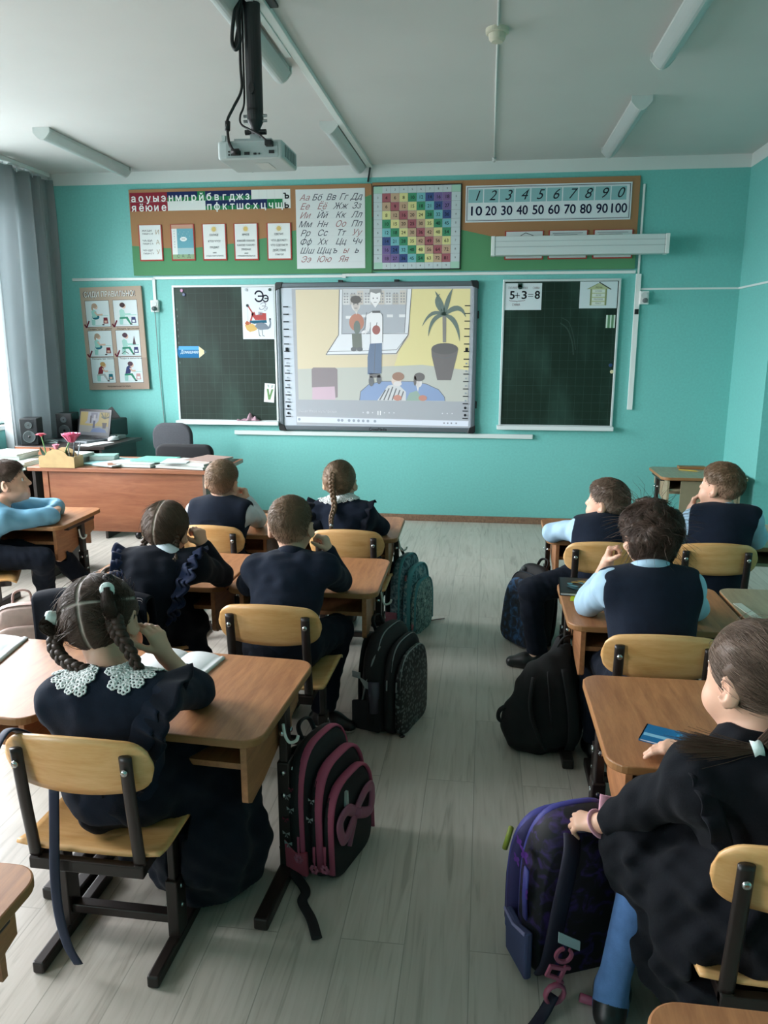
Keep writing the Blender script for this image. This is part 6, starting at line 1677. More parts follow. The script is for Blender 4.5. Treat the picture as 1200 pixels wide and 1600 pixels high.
# --- girl with the long plait and lace collar
def girl_cap(mat, thick, seed, part, tie, nstr=3500, extra=(), steps=7, plane=None, rad=.0006, step=.0075):
    def fn(J, root, R, L, s, h):
        plane_ = plane or [((0, .090, .068), (0, .66, -.75), .006), ((0, -.072, -.068), (0, .15, -.99), .01)]
        def flow(q):
            if callable(tie): return tie(q)-q
            if isinstance(tie, list):
                T_ = np.array(tie); d = ((q[:, None]-T_[None])**2).sum(2); return T_[d.argmin(1)]-q
            return np.array(tie)-q
        shell(J, root, R, L, s, h, thick, mat, plane_, part=part, nstr=nstr, flow=flow, steps=steps, step=step, lift=.0002, rad=rad, jit=.012, rng=np.random.default_rng(seed), extra=extra, wobble=[(.0012, 160, seed)])
    return fn
def plait(J, root, path, r, turns, mat, name='plait', tuft=.04, band=None):
    b, P = braid_tubes(path, r, turns); o = b.build(name, mat, root, smooth=True, off=root.location)
    e = P[-1]; d = nrm(P[-1]-P[-3]); rng = np.random.default_rng(len(P))
    n = 90; st = e+rng.normal(size=(n, 3))*r*.22; dirs = d+rng.normal(size=(n, 3))*.16
    pth = np.stack([st+dirs*tuft*k/4 for k in range(5)], 1)
    v, f = tubes(pth, .0009*(1-.7*np.linspace(0, 1, 5)**2)); np_obj('hair_tuft', v, f, [mat], root)
    if band: b = MB(); b.tube([tuple(e-d*.006), tuple(e+d*.006)], r*.5, 10); b.build('hair_band', band, root, smooth=True, off=root.location)
    return o
from mathutils.bvhtree import BVHTree
def lace_arc(J, root, rx, ry, zoff, a0, a1, n, size, mat, name='lace_collar', tilt=-.02, rows=2, drop=.02, off=(0, 0), snap=None):
    """crocheted collar: rows of small rosettes lying on the dress round the neck"""
    b = MB(); TR = J['TR']; c0 = J['neck']
    me = snap.data; o_ = np.array(root.location)
    tree = BVHTree.FromPolygons([tuple(np.array(v.co)+o_) for v in me.vertices], [tuple(p.vertices) for p in me.polygons])
    for rI in range(rows):
        for i in range(n):
            a = a0+(a1-a0)*(i+.5*(rI % 2))/(n-1 if n > 1 else 1)
            k = 1+rI*size*1.35/rx
            c = c0+TR[0]*rx*k*math.cos(a)+TR[1]*ry*k*math.sin(a)+TR[2]*(zoff+.03-drop*rI)
            q, nn, _, _ = tree.find_nearest(Vector(c))
            nn = np.array(nn); c = np.array(q)+nn*.004
            out = nrm(TR[0]*math.cos(a)+TR[1]*math.sin(a)); tx = nrm(np.cross(nn, out)); ty = np.cross(nn, tx)
            for p in range(6):
                t = 2*PI*p/6; qq = c+(tx*math.cos(t)+ty*math.sin(t))*size*.55
                pts = [tuple(qq+(tx*math.cos(u)+ty*math.sin(u))*size*.30) for u in np.linspace(0, 2*PI, 9)[:-1]]
                b.tube(pts, size*.17, 5, closed=True, flat=.6, up=tuple(nn))
            b.ball(tuple(c), size*.26, 8)
    return b.build(name, mat, root, smooth=True, off=root.location)
J = legs(dict(pel=(-.63, 3.57, .435), neck=(-.685, 3.655, .722), head=(-.700, 3.695, .822), face=(.02, 1, .16), up=(.0, -.1, 1), sl=(-.790, 3.63, .678), sr=(-.572, 3.63, .680),
    el=(-.835, 3.70, .600), wl=(-.73, 3.86, .600), er=(-.500, 3.70, .600), wr=(-.60, 3.86, .600), hdl=(.6, .8, 0), hnl=(0, 0, -1), hdr=(-.6, .8, 0), hnr=(0, 0, -1)))
tie3 = (-.015, -.105, .055)
J, r = person(J, 'girl with one long fair plait and white lace collar in the front row', girl_cap(HF, .007, 8, None, tie3, 3500), .0048, back=dict(neck=.985, head=.985, sl=.985, sr=.985))
L = J['L']
plait(J, r, [L(-.015, -.085, .075), L(-.014, -.112, .045), L(-.012, -.118, -.01), (-.693, 3.505, .740), (-.698, 3.455, .70), (-.697, 3.440, .665)], .0165, 5, HF, tuft=.025, band=WHT)
DR = top_garment(J, r, 'dress', NAVY, .012, .0048, cuff=.9)
for sg, sd in ((-1, 'l'), (1, 'r')):
    S_ = J['s'+sd]
    ruffle(J, r, [S_+V3(-sg*.045, .07, -.03), S_+V3(sg*.0, .03, .045), S_+V3(sg*.0, -.035, .04), S_+V3(-sg*.03, -.075, -.06), S_+V3(-sg*.05, -.085, -.16)], lambda a, sg=sg: np.array((sg*1.0, -.25, .45-.5*a)), .055, 8, NAVYD, .010)
lace_arc(J, r, .050, .048, .014, PI*.95, PI*2.05, 11, .017, LACE, rows=3, drop=.002, snap=DR)
collar_band(J, r, LACE, .047, .008, .020, 'collar_stand')
skirt(J, r, NAVY, [(J['pel'], J['kl'], .125, .10), (J['pel'], J['kr'], .125, .10), (J['kl'], J['kr'], .10, .10), (J['kr'], J['ar']+V3(0, 0, .2), .10, .10), (J['kl'], J['al']+V3(0, 0, .2), .10, .10)], .007, .15); shoes(J, r, .006)
# --- girl in blue tulle leaning on her fist, second row
J = legs(dict(pel=(-1.30, 2.52, .435), neck=(-1.155, 2.625, .720), head=(-1.172, 2.675, .812), face=(-.05, 1, .03), up=(.17, -.05, 1), sl=(-1.285, 2.60, .690), sr=(-1.050, 2.625, .692),
    el=(-1.364, 2.735, .603), wl=(-1.24, 2.87, .600), er=(-1.010, 2.80, .604), wr=(-1.058, 2.735, .745), hdl=(.8, .5, 0), hnl=(0, 0, -1), hdr=(-.10, -.12, 1), hnr=(-.85, .5, 0), hcr=FIST))
part4 = lambda q: np.where((q[:, 2] > -.05), q[:, 0]+.012+.10*(q[:, 2]-.03)*.3, 1.0)
J, r = person(J, 'girl in dark blue tulle frills resting her head on her right fist', girl_cap(HM, .008, 9, part4, lambda q: np.where((q[:, 0]+.012+.10*(q[:, 2]-.03)*.3 > 0)[:, None], np.array((.066, -.045, -.045)), np.array((-.066, -.045, -.045))), 5000), .004)
L = J['L']
plait(J, r, [L(.052, -.068, .02), L(.062, -.066, -.02), L(.058, -.062, -.055), (-1.10, 2.575, .735), (-1.105, 2.56, .70)], .014, 3.5, HM, tuft=.02)
plait(J, r, [L(-.055, -.060, -.03), L(-.066, -.055, -.07), (-1.265, 2.58, .73), (-1.365, 2.55, .68), (-1.385, 2.54, .62)], .012, 3, HM, tuft=.10)
top_garment(J, r, 'dress', NAVYD, .012, .004, cuff=.88)
collar_band(J, r, WHT, .051, .013, .026, 'white_collar', tilt=-.012, hgt=1.5)
for sg, sd in ((-1, 'l'), (1, 'r')):
    S_ = J['s'+sd]
    for k in range(3):
        ruffle(J, r, [S_+V3(-sg*.055, .06, -.02), S_+V3(-sg*(.015+.012*k), .01, .048-.006*k), S_+V3(-sg*(.02+.012*k), -.045, .03-.012*k), S_+V3(-sg*(.045+.012*k), -.082, -.05-.02*k), S_+V3(-sg*(.07+.01*k), -.092, -.15-.02*k)], lambda a, sg=sg, k=k: np.array((sg*(1.0-.1*k), -.35-.25*k, .55-.55*a-.25*k)), .070-.006*k, 9-k, TULLE, .013, n=150)
    b = MB(); b.tube(bez([S_+V3(-sg*.05, .05, .02), S_+V3(-sg*.045, -.03, .045), S_+V3(-sg*.06, -.09, -.03), S_+V3(-sg*.085, -.10, -.16)], 8), .018, 8, flat=.25); b.build('strap', NAVY, r, smooth=True, off=r.location)
for x_ in (-1.372, -1.366):
    b = MB(); b.ball((x_, 2.556, .655+.02*(x_ > -1.37)), .008, 8); b.build('hair_band', M('pale hair band', '#c9b7bb', .4), r, smooth=True, off=r.location)
skirt(J, r, NAVYD, [(J['pel'], J['kl'], .112, .10), (J['pel'], J['kr'], .112, .10), (J['kr'], J['ar']+V3(0, 0, .15), .11, .12), (J['kl'], J['al']+V3(0, 0, .15), .11, .12)], .007, .15); shoes(J, r, .006)
# --- girl with pigtails in the foreground
J = dict(pel=(-.87, 1.605, .435), neck=(-.872, 1.620, .705), head=(-.925, 1.705, .815), hs=1.07, face=(.02, 1, -.30), up=(-.20, .28, 1), sl=(-.980, 1.585, .668), sr=(-.755, 1.60, .680),
    el=(-1.045, 1.66, .598), wl=(-1.13, 1.86, .592), er=(-.735, 1.805, .600), wr=(-.797, 1.755, .725), hdl=(.2, .97, 0), hnl=(0, 0, -1), hcl=RELAX, hdr=(-.25, -.10, 1), hnr=(-.9, .35, -.1), hcr=np.array((.55, .6, .65, .7)), htr=.2,
    kl=(-.93, 1.90, .40), al=(-.90, 1.90, .075), kr=(-.74, 1.88, .40), ar=(-.71, 1.80, .075), fdr=(.55, 1, 0), fdl=(.2, 1, 0))
def part6(q):
    a = np.where(q[:, 2] > -.075, q[:, 0]-.007*np.sin(q[:, 2]*24+1.2)+.002, 1.0)
    c = np.where(q[:, 1] < .03, q[:, 2]-.052+.05*np.abs(q[:, 0])-.03*q[:, 0], 1.0)
    return np.where(np.abs(a) < np.abs(c), a, c)
W6 = dict(TR=(-.889, 1.668, .905), TRo=(-.880, 1.650, .926), TL=(-1.005, 1.675, .835), TLo=(-1.034, 1.655, .845), eR=(-.860, 1.632, .858), eL=(-1.020, 1.655, .805))
R6 = frame(J['face'], J['up'])
loc6 = lambda p: tuple(((np.array(p)-np.array(J['head'])) @ R6.T)/1.07)
def tie6(q):
    a = q[:, 0]-.007*np.sin(q[:, 2]*24+1.2)+.002; c = q[:, 2]-.052+.05*np.abs(q[:, 0])-.03*q[:, 0]
    T = [np.array(t) for t in (loc6(W6['TR']), loc6(W6['TL']), loc6(W6['eR']), (-.080, -.055, -.025))]
    return np.where((a > 0)[:, None], np.where((c > 0)[:, None], T[0], T[2]), np.where((c > 0)[:, None], T[1], T[3]))
J, r = person(J, 'girl with two looped pigtails, white hair ties and lace collar in the foreground', girl_cap(HD, .009, 12, part6, tie6, 11000, steps=10, rad=.0007), .0035)
L = J['L']
def lock(path, rads, mat, name, n=14):
    b = MB(); pts = bez(path, 8); S = len(pts); rr = np.interp(np.linspace(0, 1, S), np.linspace(0, 1, len(rads)), rads)
    b.tube([tuple(p) for p in pts], [float(x) for x in rr], n)
    o = b.build(name, mat, r, smooth=True, off=r.location)
    P = np.array([np.array(p) for p in pts]); rng = np.random.default_rng(S+len(name)); N_ = 260
    a = rng.random(N_)*2*PI; t = np.gradient(P, axis=0); t /= np.linalg.norm(t, axis=1, keepdims=True)+1e-9
    u = np.cross(t, (0.3, 1, .2)); u /= np.linalg.norm(u, axis=1, keepdims=True)+1e-9; w_ = np.cross(t, u)
    W = P[None]+(u[None]*np.cos(a)[:, None, None]+w_[None]*np.sin(a)[:, None, None])*(rr[None, :, None]*(1+.05*rng.normal(size=(N_, 1, 1))))
    v, f = tubes(W, np.full(S, .0006)); np_obj('hair_strand', v, f, [mat], r)
    return o
blk_el = M('black elastic', '#0b0b0d', .7, bump=.3, bs=200); tie_m = M('white hair tie', '#cfe0dc', .6, bump=.3, bs=120)
HC = np.array(J['head'])
for tp, to, el2, mid in ((W6['TR'], W6['TRo'], W6['eR'], (-.868, 1.628, .895)), (W6['TL'], W6['TLo'], W6['eL'], (-1.040, 1.642, .828))):
    tp, to, el2 = np.array(tp), np.array(to), np.array(el2)
    lock([HC+(tp-HC)*.80, tp, to], [.024, .018, .013], HD, 'gathered_hair')
    b = MB(); A_, B_ = tp*.75+to*.25, to+(to-tp)*.35
    b.tube([tuple(A_*(1-k)+B_*k) for k in (0, .12, .3, .5, .7, .88, 1)], [.0125, .0165, .0175, .017, .0175, .016, .013], 16); b.build('hair_tie', tie_m, r, smooth=True, off=r.location)
    lock([to, mid, el2], [.012, .015, .013], HD, 'hank')
    b = MB(); b.ball(tuple(el2), (.015, .015, .013), 12); b.build('hair_elastic', blk_el, r, smooth=True, off=r.location)
b = MB(); b.ball((-.896, 1.690, .936), .016, 14); b.build('hair_elastic', blk_el, r, smooth=True, off=r.location)
plait(J, r, [W6['eR'], (-.843, 1.618, .830), (-.812, 1.606, .790), (-.790, 1.606, .742)], .020, 2.6, HD, tuft=.03)
plait(J, r, [W6['eL'], (-1.018, 1.635, .780), (-.985, 1.612, .757), (-.936, 1.592, .748), (-.895, 1.595, .742)], .0185, 3.2, HD, tuft=.02)
DR = top_garment(J, r, 'dress', NAVY, .011, .0035, cuff=.40, neck_r=.047, wob_=((.003, 40, 2), (.0015, 100, 5)))
b = MB(); TRm = J['TR']; b.tube(bez([J['neck']-TRm[1]*.070-TRm[2]*.03, J['neck']-TRm[1]*.098-TRm[2]*.12+TRm[0]*.01, J['neck']-TRm[1]*.108-TRm[2]*.24+TRm[0]*.012], 8), .006, 8, flat=.6); b.build('back_zip', NAVYD, r, smooth=True, off=r.location)
for sg, sd in ((-1, 'l'), (1, 'r')):
    S_ = J['s'+sd]
    if sd == 'r':
        for k in range(2):
            ruffle(J, r, [S_+V3(-.03, .075, -.02), S_+V3(.012, .03, .048), S_+V3(.012-.01*k, -.04, .040), S_+V3(-.022-.01*k, -.072, -.04), S_+V3(-.050, -.080, -.13), S_+V3(-.065, -.078, -.20)], lambda a, k=k: np.array((1.0, -.15-.1*k, .40-.5*a-.25*k)), .085-.02*k, 9, NAVY if k else NAVYD, .009)
    lace_arc(J, r, .054, .050, .010, *((PI*1.64, PI*2.02) if sd == 'r' else (PI*1.02, PI*1.36)), 5, .0165, LACE, rows=4, drop=.004, snap=DR)
# the cuff of her right sleeve
skirt(J, r, NAVYD, [(J['pel']+V3(0, .03, 0), J['kl']+V3(.02, -.02, 0), .115, .10), (J['pel']+V3(.01, .03, 0), J['kr']+V3(.02, -.03, -.02), .115, .11), (J['kl'], J['kr'], .11, .11), (J['kr']+V3(.03, -.02, -.03), (-.70, 1.84, .14), .115, .125), (J['kl'], (-.88, 1.86, .14), .11, .12), ((-.70, 1.84, .14), (-.88, 1.86, .14), .12, .12), (J['kr']+V3(.0, -.10, -.02), (-.72, 1.74, .22), .10, .12), ((-.72, 1.74, .22), (-.72, 1.78, .10), .12, .12)], .0045, .045)
shoes(J, r, .004, sole=SHOE)
b = MB()      # belt ends of the dress hanging over the chair back and down behind it
def strip(path, w_, th, up, n=8): b.tube(bez(path, n), w_, 8, flat=th/w_, up=up)
strip([(-1.02, 1.56, .56), (-1.03, 1.49, .63), (-1.038, 1.452, .652), (-1.052, 1.428, .62), (-1.075, 1.42, .56), (-1.095, 1.42, .50)], .017, .004, (0, 1, .3))
strip([(-.955, 1.475, .50), (-.958, 1.465, .40), (-.955, 1.445, .30), (-.952, 1.44, .20), (-.948, 1.455, .10), (-.935, 1.47, .035)], .013, .003, (0, 1, 0))
b.build('belt', M('navy ribbon', '#16233c', .7), r, smooth=True, off=r.location)
# --- boy in the light blue shirt at the left, sitting sideways
F1 = nrm((.90, .42, 0))
J = dict(pel=(-2.605, 3.525, .432), neck=(-2.495, 3.62, .668), head=(-2.462, 3.682, .782), face=(.86, .48, .16), up=(-.12, -.05, 1), sr=(-2.425, 3.535, .612), sl=(-2.545, 3.720, .640),
    er=(-2.255, 3.695, .602), wr=(-2.34, 3.835, .600), el=(-2.36, 3.93, .602), wl=(-2.31, 3.86, .612), hdr=(-.25, .9, .1), hnr=(0, 0, -1), hcr=RELAX, hdl=(.3, -.9, 0), hnl=(0, 0, -1),
    kr=(-2.25, 3.585, .400), ar=(-2.37, 3.77, .075), fdr=(.8, .6, 0), kl=(-2.28, 3.76, .400), al=(-2.15, 3.92, .075), fdl=(.8, .6, 0))
J, r = person(J, 'boy in a light blue shirt at the left edge, turned sideways to watch', crop_hair(HD, .007, 14, .4, top=.008), .0045)
top_garment(J, r, 'shirt', BLUE2, .010, .0045, cuff=.92, puff=.006, wob_=((.004, 45, 2), (.002, 95, 5))); collar_band(J, r, BLUE2, .047, .009, .008)
trousers(J, r); shoes(J, r)
# --- boy turning left, right front row
J = dict(pel=(.535, 3.52, .432), neck=(.575, 3.60, .668), head=(.580, 3.635, .764), face=(-.80, .58, .10), up=(.05, -.10, 1), sl=(.468, 3.595, .640), sr=(.665, 3.565, .628),
    el=(.345, 3.70, .603), wl=(.46, 3.80, .600), er=(.70, 3.72, .604), wr=(.56, 3.82, .600), hdl=(.9, .3, 0), hnl=(0, 0, -1), hdr=(-.9, .3, 0), hnr=(0, 0, -1),
    kl=(.235, 3.44, .385), al=(.275, 3.455, .085), fdl=(-.95, .05, 0), kr=(.56, 3.86, .385), ar=(.56, 3.83, .075), fdr=(0, 1, 0))
J, r = person(J, 'boy in a dark vest turned to the left with one leg out in the aisle', crop_hair(HM, .005, 15, .5, top=.008), .0045)
top_garment(J, r, 'shirt', BLUE, .009, .0045, cuff=.92, puff=.008, wob_=((.004, 50, 2), (.002, 95, 5))); vest(J, r, VEST, .0045); collar_band(J, r, BLUE, .046, .007, .010); trousers(J, r)
shoes(J, r)
b = MB(); a_ = J['al']; b.tube([tuple(a_+V3(0, 0, -.03)), tuple(a_+V3(0, 0, .035))], [.034, .031], 14); b.build('sock', SOCK, r, smooth=True, off=r.location)
# --- boy with hand over mouth
J = legs(dict(pel=(1.03, 3.52, .435), neck=(1.110, 3.62, .742), head=(1.088, 3.650, .850), face=(-.62, .75, .10), up=(.02, -.05, 1), sl=(.990, 3.615, .705), sr=(1.205, 3.585, .712),
    el=(.940, 3.72, .604), wl=(.990, 3.735, .725), er=(1.275, 3.68, .604), wr=(1.14, 3.83, .600), hdl=(.12, -.05, .9), hnl=(.85, -.35, .2), hcl=np.array((.6, .65, .7, .75)), hdr=(-.9, .3, 0), hnr=(0, 0, -1)))
J, r = person(J, 'boy in a dark vest with a hand over his mouth in the right front row', crop_hair(HB, .004, 16, .7), .0045)
top_garment(J, r, 'shirt', BLUE, .009, .0045, cuff=.52, puff=.008, wob_=((.004, 50, 2), (.002, 95, 5))); vest(J, r, VEST, .0045); collar_band(J, r, BLUE, .047, .007, .008); trousers(J, r, h=.006); shoes(J, r, .006)
# --- boy with dark curly hair
def curly(J, root, R, L, s, h):
    rng = np.random.default_rng(21)
    plane = [((0, .095, .060), (0, .70, -.71), .01), ((0, -.075, -.070), (0, .10, -.99), .015)]
    c0 = np.array((0, -.05, .09))
    def flow(q):
        d = q-c0; a = np.arctan2(d[:, 1], d[:, 0])
        w_ = np.stack([np.sin(60*q[:, 1]+40*q[:, 2]), np.sin(55*q[:, 0]-50*q[:, 2]+2), np.sin(50*q[:, 0]+45*q[:, 1]+1)], 1)
        return d*8+w_*.75+np.array((0, 0, -.25))
    shell(J, root, R, L, s, h, .016, HD, plane, nstr=7500, flow=flow, steps=7, step=.0055, lift=.0011, rad=.0007, jit=.25, rng=rng, hug=True, extra=[((0, -.005, .065), (.072, .085, .052), .03), ((0, -.055, .01), (.062, .058, .07), .03)], wobble=[(.007, 75, 21), (.004, 150, 22)])
J = legs(dict(pel=(.555, 2.385, .435), neck=(.560, 2.545, .745), head=(.566, 2.610, .855), face=(-.10, 1, .08), up=(-.02, -.10, 1), sl=(.440, 2.525, .702), sr=(.672, 2.525, .708),
    el=(.382, 2.655, .604), wl=(.448, 2.715, .735), er=(.735, 2.64, .606), wr=(.66, 2.80, .600), hdl=(.10, -.05, .95), hnl=(.9, -.2, -.1), hcl=FIST*.95, hdr=(-.6, .8, 0), hnr=(0, 0, -1),
    kl=(.425, 2.73, .375), al=(.44, 2.66, .075)))
J, r = person(J, 'boy with dark curly hair in a navy vest and light blue shirt, second right row', curly, .004, back=dict(neck=.972, head=.982, sl=.972, sr=.972))
top_garment(J, r, 'shirt', BLUE, .010, .004, cuff=.55, puff=.008, wob_=((.004, 45, 2), (.002, 95, 5))); vest(J, r, VEST, .004); collar_band(J, r, BLUE, .055, .012, .024, hgt=1.4); trousers(J, r); shoes(J, r, .006)
# --- girl in black at the right edge
J = dict(pel=(.60, 1.44, .41), neck=(.535, 1.455, .740), head=(.543, 1.494, .848), hs=1.07, face=(-.50, .86, -.10), up=(-.02, .10, 1), sl=(.435, 1.42, .668), sr=(.640, 1.40, .712),
    el=(.368, 1.53, .540), wl=(.285, 1.605, .432), er=(.62, 1.60, .604), wr=(.485, 1.668, .592), hdl=(-.82, .5, -.25), hnl=(.3, .2, -.95), hcl=np.array((.5, .55, .6, .7)), hdr=(-.92, .25, .02), hnr=(0, .1, -1), hcr=RELAX,
    kl=(.388, 1.575, .400), al=(.320, 1.515, .080), fdl=(-.45, -.15, 0), kr=(.60, 1.76, .385), ar=(.60, 1.72, .075), fdr=(0, 1, 0))
J['fdl'] = (.25, 1, 0)
def pony(J, root, R, L, s, h):
    plane_ = [((0, .082, .070), (0, .80, -.60), .008), ((0, -.04, -.035), (0, -.10, -1), .012)]
    tie = np.array((0, -.115, -.01))
    shell(J, root, R, L, s, h, .008, HM, plane_, nstr=8000, flow=lambda q: tie-q, steps=9, step=.008, lift=.0002, rad=.0005, jit=.012, rng=np.random.default_rng(31), wobble=[(.0012, 160, 31)])
J, r = person(J, 'girl in black turned to the left, reaching down to the purple backpack', pony, .0035)
L = J['L']
lock([L(0, -.095, .0), L(.0, -.125, -.02), (.575, 1.395, .80), (.535, 1.385, .765)], [.022, .024, .020, .016], HM, 'ponytail')
b = MB(); b.tube([(.530, 1.385, .762), (.522, 1.385, .760), (.514, 1.386, .757)], [.017, .013, .017], 12); b.build('hair_tie', M('white hair tie', '#cfe0dc'), r, smooth=True, off=r.location)
rng = np.random.default_rng(5); N_ = 420
t_ = np.linspace(0, 1, 9)
base = np.array([(.520, 1.385, .760), (.48, 1.39, .756), (.45, 1.40, .750), (.415, 1.41, .745), (.385, 1.42, .742)])
ctrl = np.array([np.interp(t_, np.linspace(0, 1, 5), base[:, k]) for k in range(3)]).T
spr = rng.normal(size=(N_, 1, 3))*np.array((.004, .010, .006))*(.35+1.3*t_[None, :, None]); ln = .65+.35*rng.random((N_, 1, 1))
W = base[0]+(ctrl[None]-base[0])*ln+spr
v, f = tubes(W, .0008*(1-.6*t_**2)); np_obj('ponytail_end', v, f, [HM], r)
top_garment(J, r, 'dress', BLK, .014, .004, cuff=.74, puff=.008, neck_r=.047, wob_=((.006, 40, 2), (.003, 90, 5)))
ruffle(J, r, [J['sl']+V3(.04, .07, -.02), J['sl']+V3(-.0, .02, .035), J['sl']+V3(.005, -.05, .035), J['sl']+V3(.035, -.10, -.05), J['sl']+V3(.06, -.11, -.16)], lambda a: np.array((-1.0, -.3, .0-.4*a)), .04, 8, BLK, .010)
skirt(J, r, BLK, [(J['pel'], J['kl']+V3(.04, -.03, 0), .15, .105), (J['pel'], J['kr'], .15, .12), (J['kl'], J['kr'], .10, .12), (J['pel']+V3(-.06, .02, -.02), (.50, 1.50, .20), .14, .13), (J['pel']+V3(-.08, -.03, -.02), (.47, 1.40, .30), .12, .10), ((.50, 1.52, .20), (.47, 1.58, .16), .12, .10), (J['kr'], (.60, 1.75, .2), .12, .12)], .0045, .135, wob_=((.012, 42, 11), (.006, 100, 12)))
b = MB()
P = [inflate(p, .002) for p in (CONE(J['pel']+V3(-.05, .03, 0), J['kl'], .07, .050, .03), CONE(J['kl'], J['al'], .043, .031, .02))]+[inflate(p, .004) for p in foot_prims(J['al'], J['fdl'])]
sdf_obj('tights', P, .0045, TIGHTS, r)
shoes(J, r, .004)
b = MB(); d = nrm(J['wl']-J['el']); c = J['wl']+d*.002; u = nrm(np.cross(d, (0, 0, 1))); w2 = np.cross(u, d)
b.tube([tuple(c+(u*math.cos(a)+w2*math.sin(a))*.026) for a in np.linspace(0, 2*PI, 19)[:-1]], .008, 8, closed=True, flat=.35, up=tuple(d)); b.tube([tuple(c+w2*-.02+d*.01), tuple(c+w2*.03+V3(.03, .03, .02)), tuple(c+V3(.06, .05, .025))], .010, 8, flat=.3)
b.build('wrist_band', M('pink silicone', '#c994a4', .5), r, smooth=True, off=r.location)
# ================================================================ school bags on the floor
def arch(w2, h, r=.05, top=.55, n=22, base=0.0):
    """outline of a bag seen from the front: rounded feet, domed top; starts bottom left"""
    p = []
    for i in range(5): a = PI+PI/2*i/4; p.append((-w2+r+r*math.cos(a), base+r+r*math.sin(a)))
    for i in range(5): a = -PI/2+PI/2*i/4; p.append((w2-r+r*math.cos(a), base+r+r*math.sin(a)))
    zs = base+h*(1-top)
    for i in range(n+1):
        a = PI*i/n; c, s_ = math.cos(a), math.sin(a)
        p.append((w2*math.copysign(abs(c)**.62, c), zs+(h*top)*abs(s_)**.72))
    return p
TYB = Matrix(((1, 0, 0, 0), (0, 0, 1, 0), (0, 1, 0, 0), (0, 0, 0, 1)))
def layer(b, y0, y1, w2, h, mi=0, base=0., r=.05, top=.55, bulge=.012):
    n = 6; outs = []
    for i in range(n+1):
        t = i/n; e = 1-.10*abs(2*t-1)**4
        outs.append([(x*(e+bulge*math.sin(PI*t)/w2), base+(z-base)*(e+bulge*.5*math.sin(PI*t)/h), y0+(y1-y0)*t) for x, z in arch(w2, h, r, top, base=base)])
    m = len(outs[0]); vs = [(x, y, z) for o in outs for x, z, y in o]
    fs = [(i*m+j, (i+1)*m+j, (i+1)*m+(j+1) % m, i*m+(j+1) % m) for i in range(n) for j in range(m)]
    fs += [tuple(range(m)), tuple(n*m+j for j in range(m-1, -1, -1))]
    b.add(vs, fs, mi)
def zip_path(y, w2, h, grow=.006, top=.55, base=0., low=.12):
    pts = [(x*(1+grow/w2), y, z+(grow if z > base+h*(1-top) else 0)) for x, z in arch(w2, h, .05, top, base=base)[10:]]
    pts = [(w2+grow, y, base+h*low)]+pts+[(-w2-grow, y, base+h*low)]
    return pts
def backpack(label, loc, front, W, H, mats, layers, tilt=0, name='backpack', roll=0):
    """layers: (y0, y1, half width, height, zip material or None, zip width); local +y is the front of the bag"""
    t = thing(name, label, 'backpack', loc)
    rz = math.atan2(front[1], front[0])-PI/2
    t.rotation_euler = (Matrix.Rotation(rz, 3, 'Z') @ Matrix.Rotation(roll, 3, 'Y') @ Matrix.Rotation(tilt, 3, 'X')).to_euler()
    nm = ('main_compartment', 'middle_compartment', 'front_pocket')
    for i, (y0, y1, w2, h, zm, zw, base) in enumerate(layers):
        b = MB(); layer(b, y0, y1, w2, h, base=base); p = b.build(nm[i], mats[i], t, smooth=True, bev=.006)
        if zm:
            b = MB(); b.tube(zip_path((y0+y1)/2+.2*(y1-y0), w2, h, .005, base=base), zw, 8, flat=.35, up=(1, 0, 0)); b.build('zip', zm, p, smooth=True)
    return t
def straps(t, mat, y, H, w_=.022, hh=1.0):
    for s in (-1, 1):
        b = MB(); b.tube(bez([(s*.045, y+.01, H*.93), (s*.06, y-.018, H*.86), (s*.085, y-.026, H*.55), (s*.10, y-.018, H*.22), (s*.105, y+.005, H*.08)], 8), w_, 10, flat=.35, up=(0, 1, 0)); b.build('shoulder_strap', mat, t, smooth=True)
    b = MB(); b.tube(bez([(-.035, y+.01, H*.97), (-.03, y-.005, H*(.97+.09*hh)), (0, y-.01, H*(.97+.115*hh)), (.03, y-.005, H*(.97+.09*hh)), (.035, y+.01, H*.97)], 6), .009, 8, flat=.5); b.build('carry_handle', mat, t, smooth=True)
bagblk = M('black bag cloth', '#0c0d11', .7, bump=.12, bs=300); pinkz = M('pink zip tape', '#a84a66', .6, bump=.1, bs=400); bagpink = M('coral pink cloth', '#a33f52', .7, bump=.1, bs=300)
FR = (.95, -.31)
def bow(b, x, y, s, z, mi, T):
    v = [(x, y), (x-s, y+s*.6), (x-s*.95, y-s*.35)]; b.poly(v, z, mi, T); b.poly([(x, y), (x+s, y+s*.6), (x+s*.95, y-s*.35)], z, mi, T)
    b.poly([(x, y), (x-s*.5, y-s*1.1), (x-s*.1, y-s*.9)], z, mi, T); b.poly([(x, y), (x+s*.5, y-s*1.1), (x+s*.1, y-s*.9)], z, mi, T)
# pink and black bag
H = .385
bg_ = backpack('black backpack with pink zips, small bows and flower pullers by the front desk', (-.443, 2.01, 0), FR, .28, H, [bagblk]*3, [(-.045, .035, .135, H, pinkz, .013, 0), (.03, .075, .128, H*.86, pinkz, .017, 0), (.07, .105, .120, H*.72, pinkz, .015, 0)], roll=0, tilt=.03)
straps(bg_, bagblk, -.045, H)
SIDE = Matrix(((0, 0, 1, 0), (1, 0, 0, 0), (0, 1, 0, 0), (0, 0, 0, 1)))     # local picture plane on the bag's +x side: (y, z)
b = MB()
for (y_, z_, s_, c) in ((-.025, .262, .013, 0), (-.012, .225, .012, 0), (-.030, .19, .010, 1), (-.030, .145, .012, 0), (-.025, .115, .013, 0), (.05, .21, .011, 0), (.055, .265, .010, 0), (-.01, .285, .008, 1)):
    bow(b, y_, z_, s_, .1515 if z_ < .26 else .146, c, SIDE)
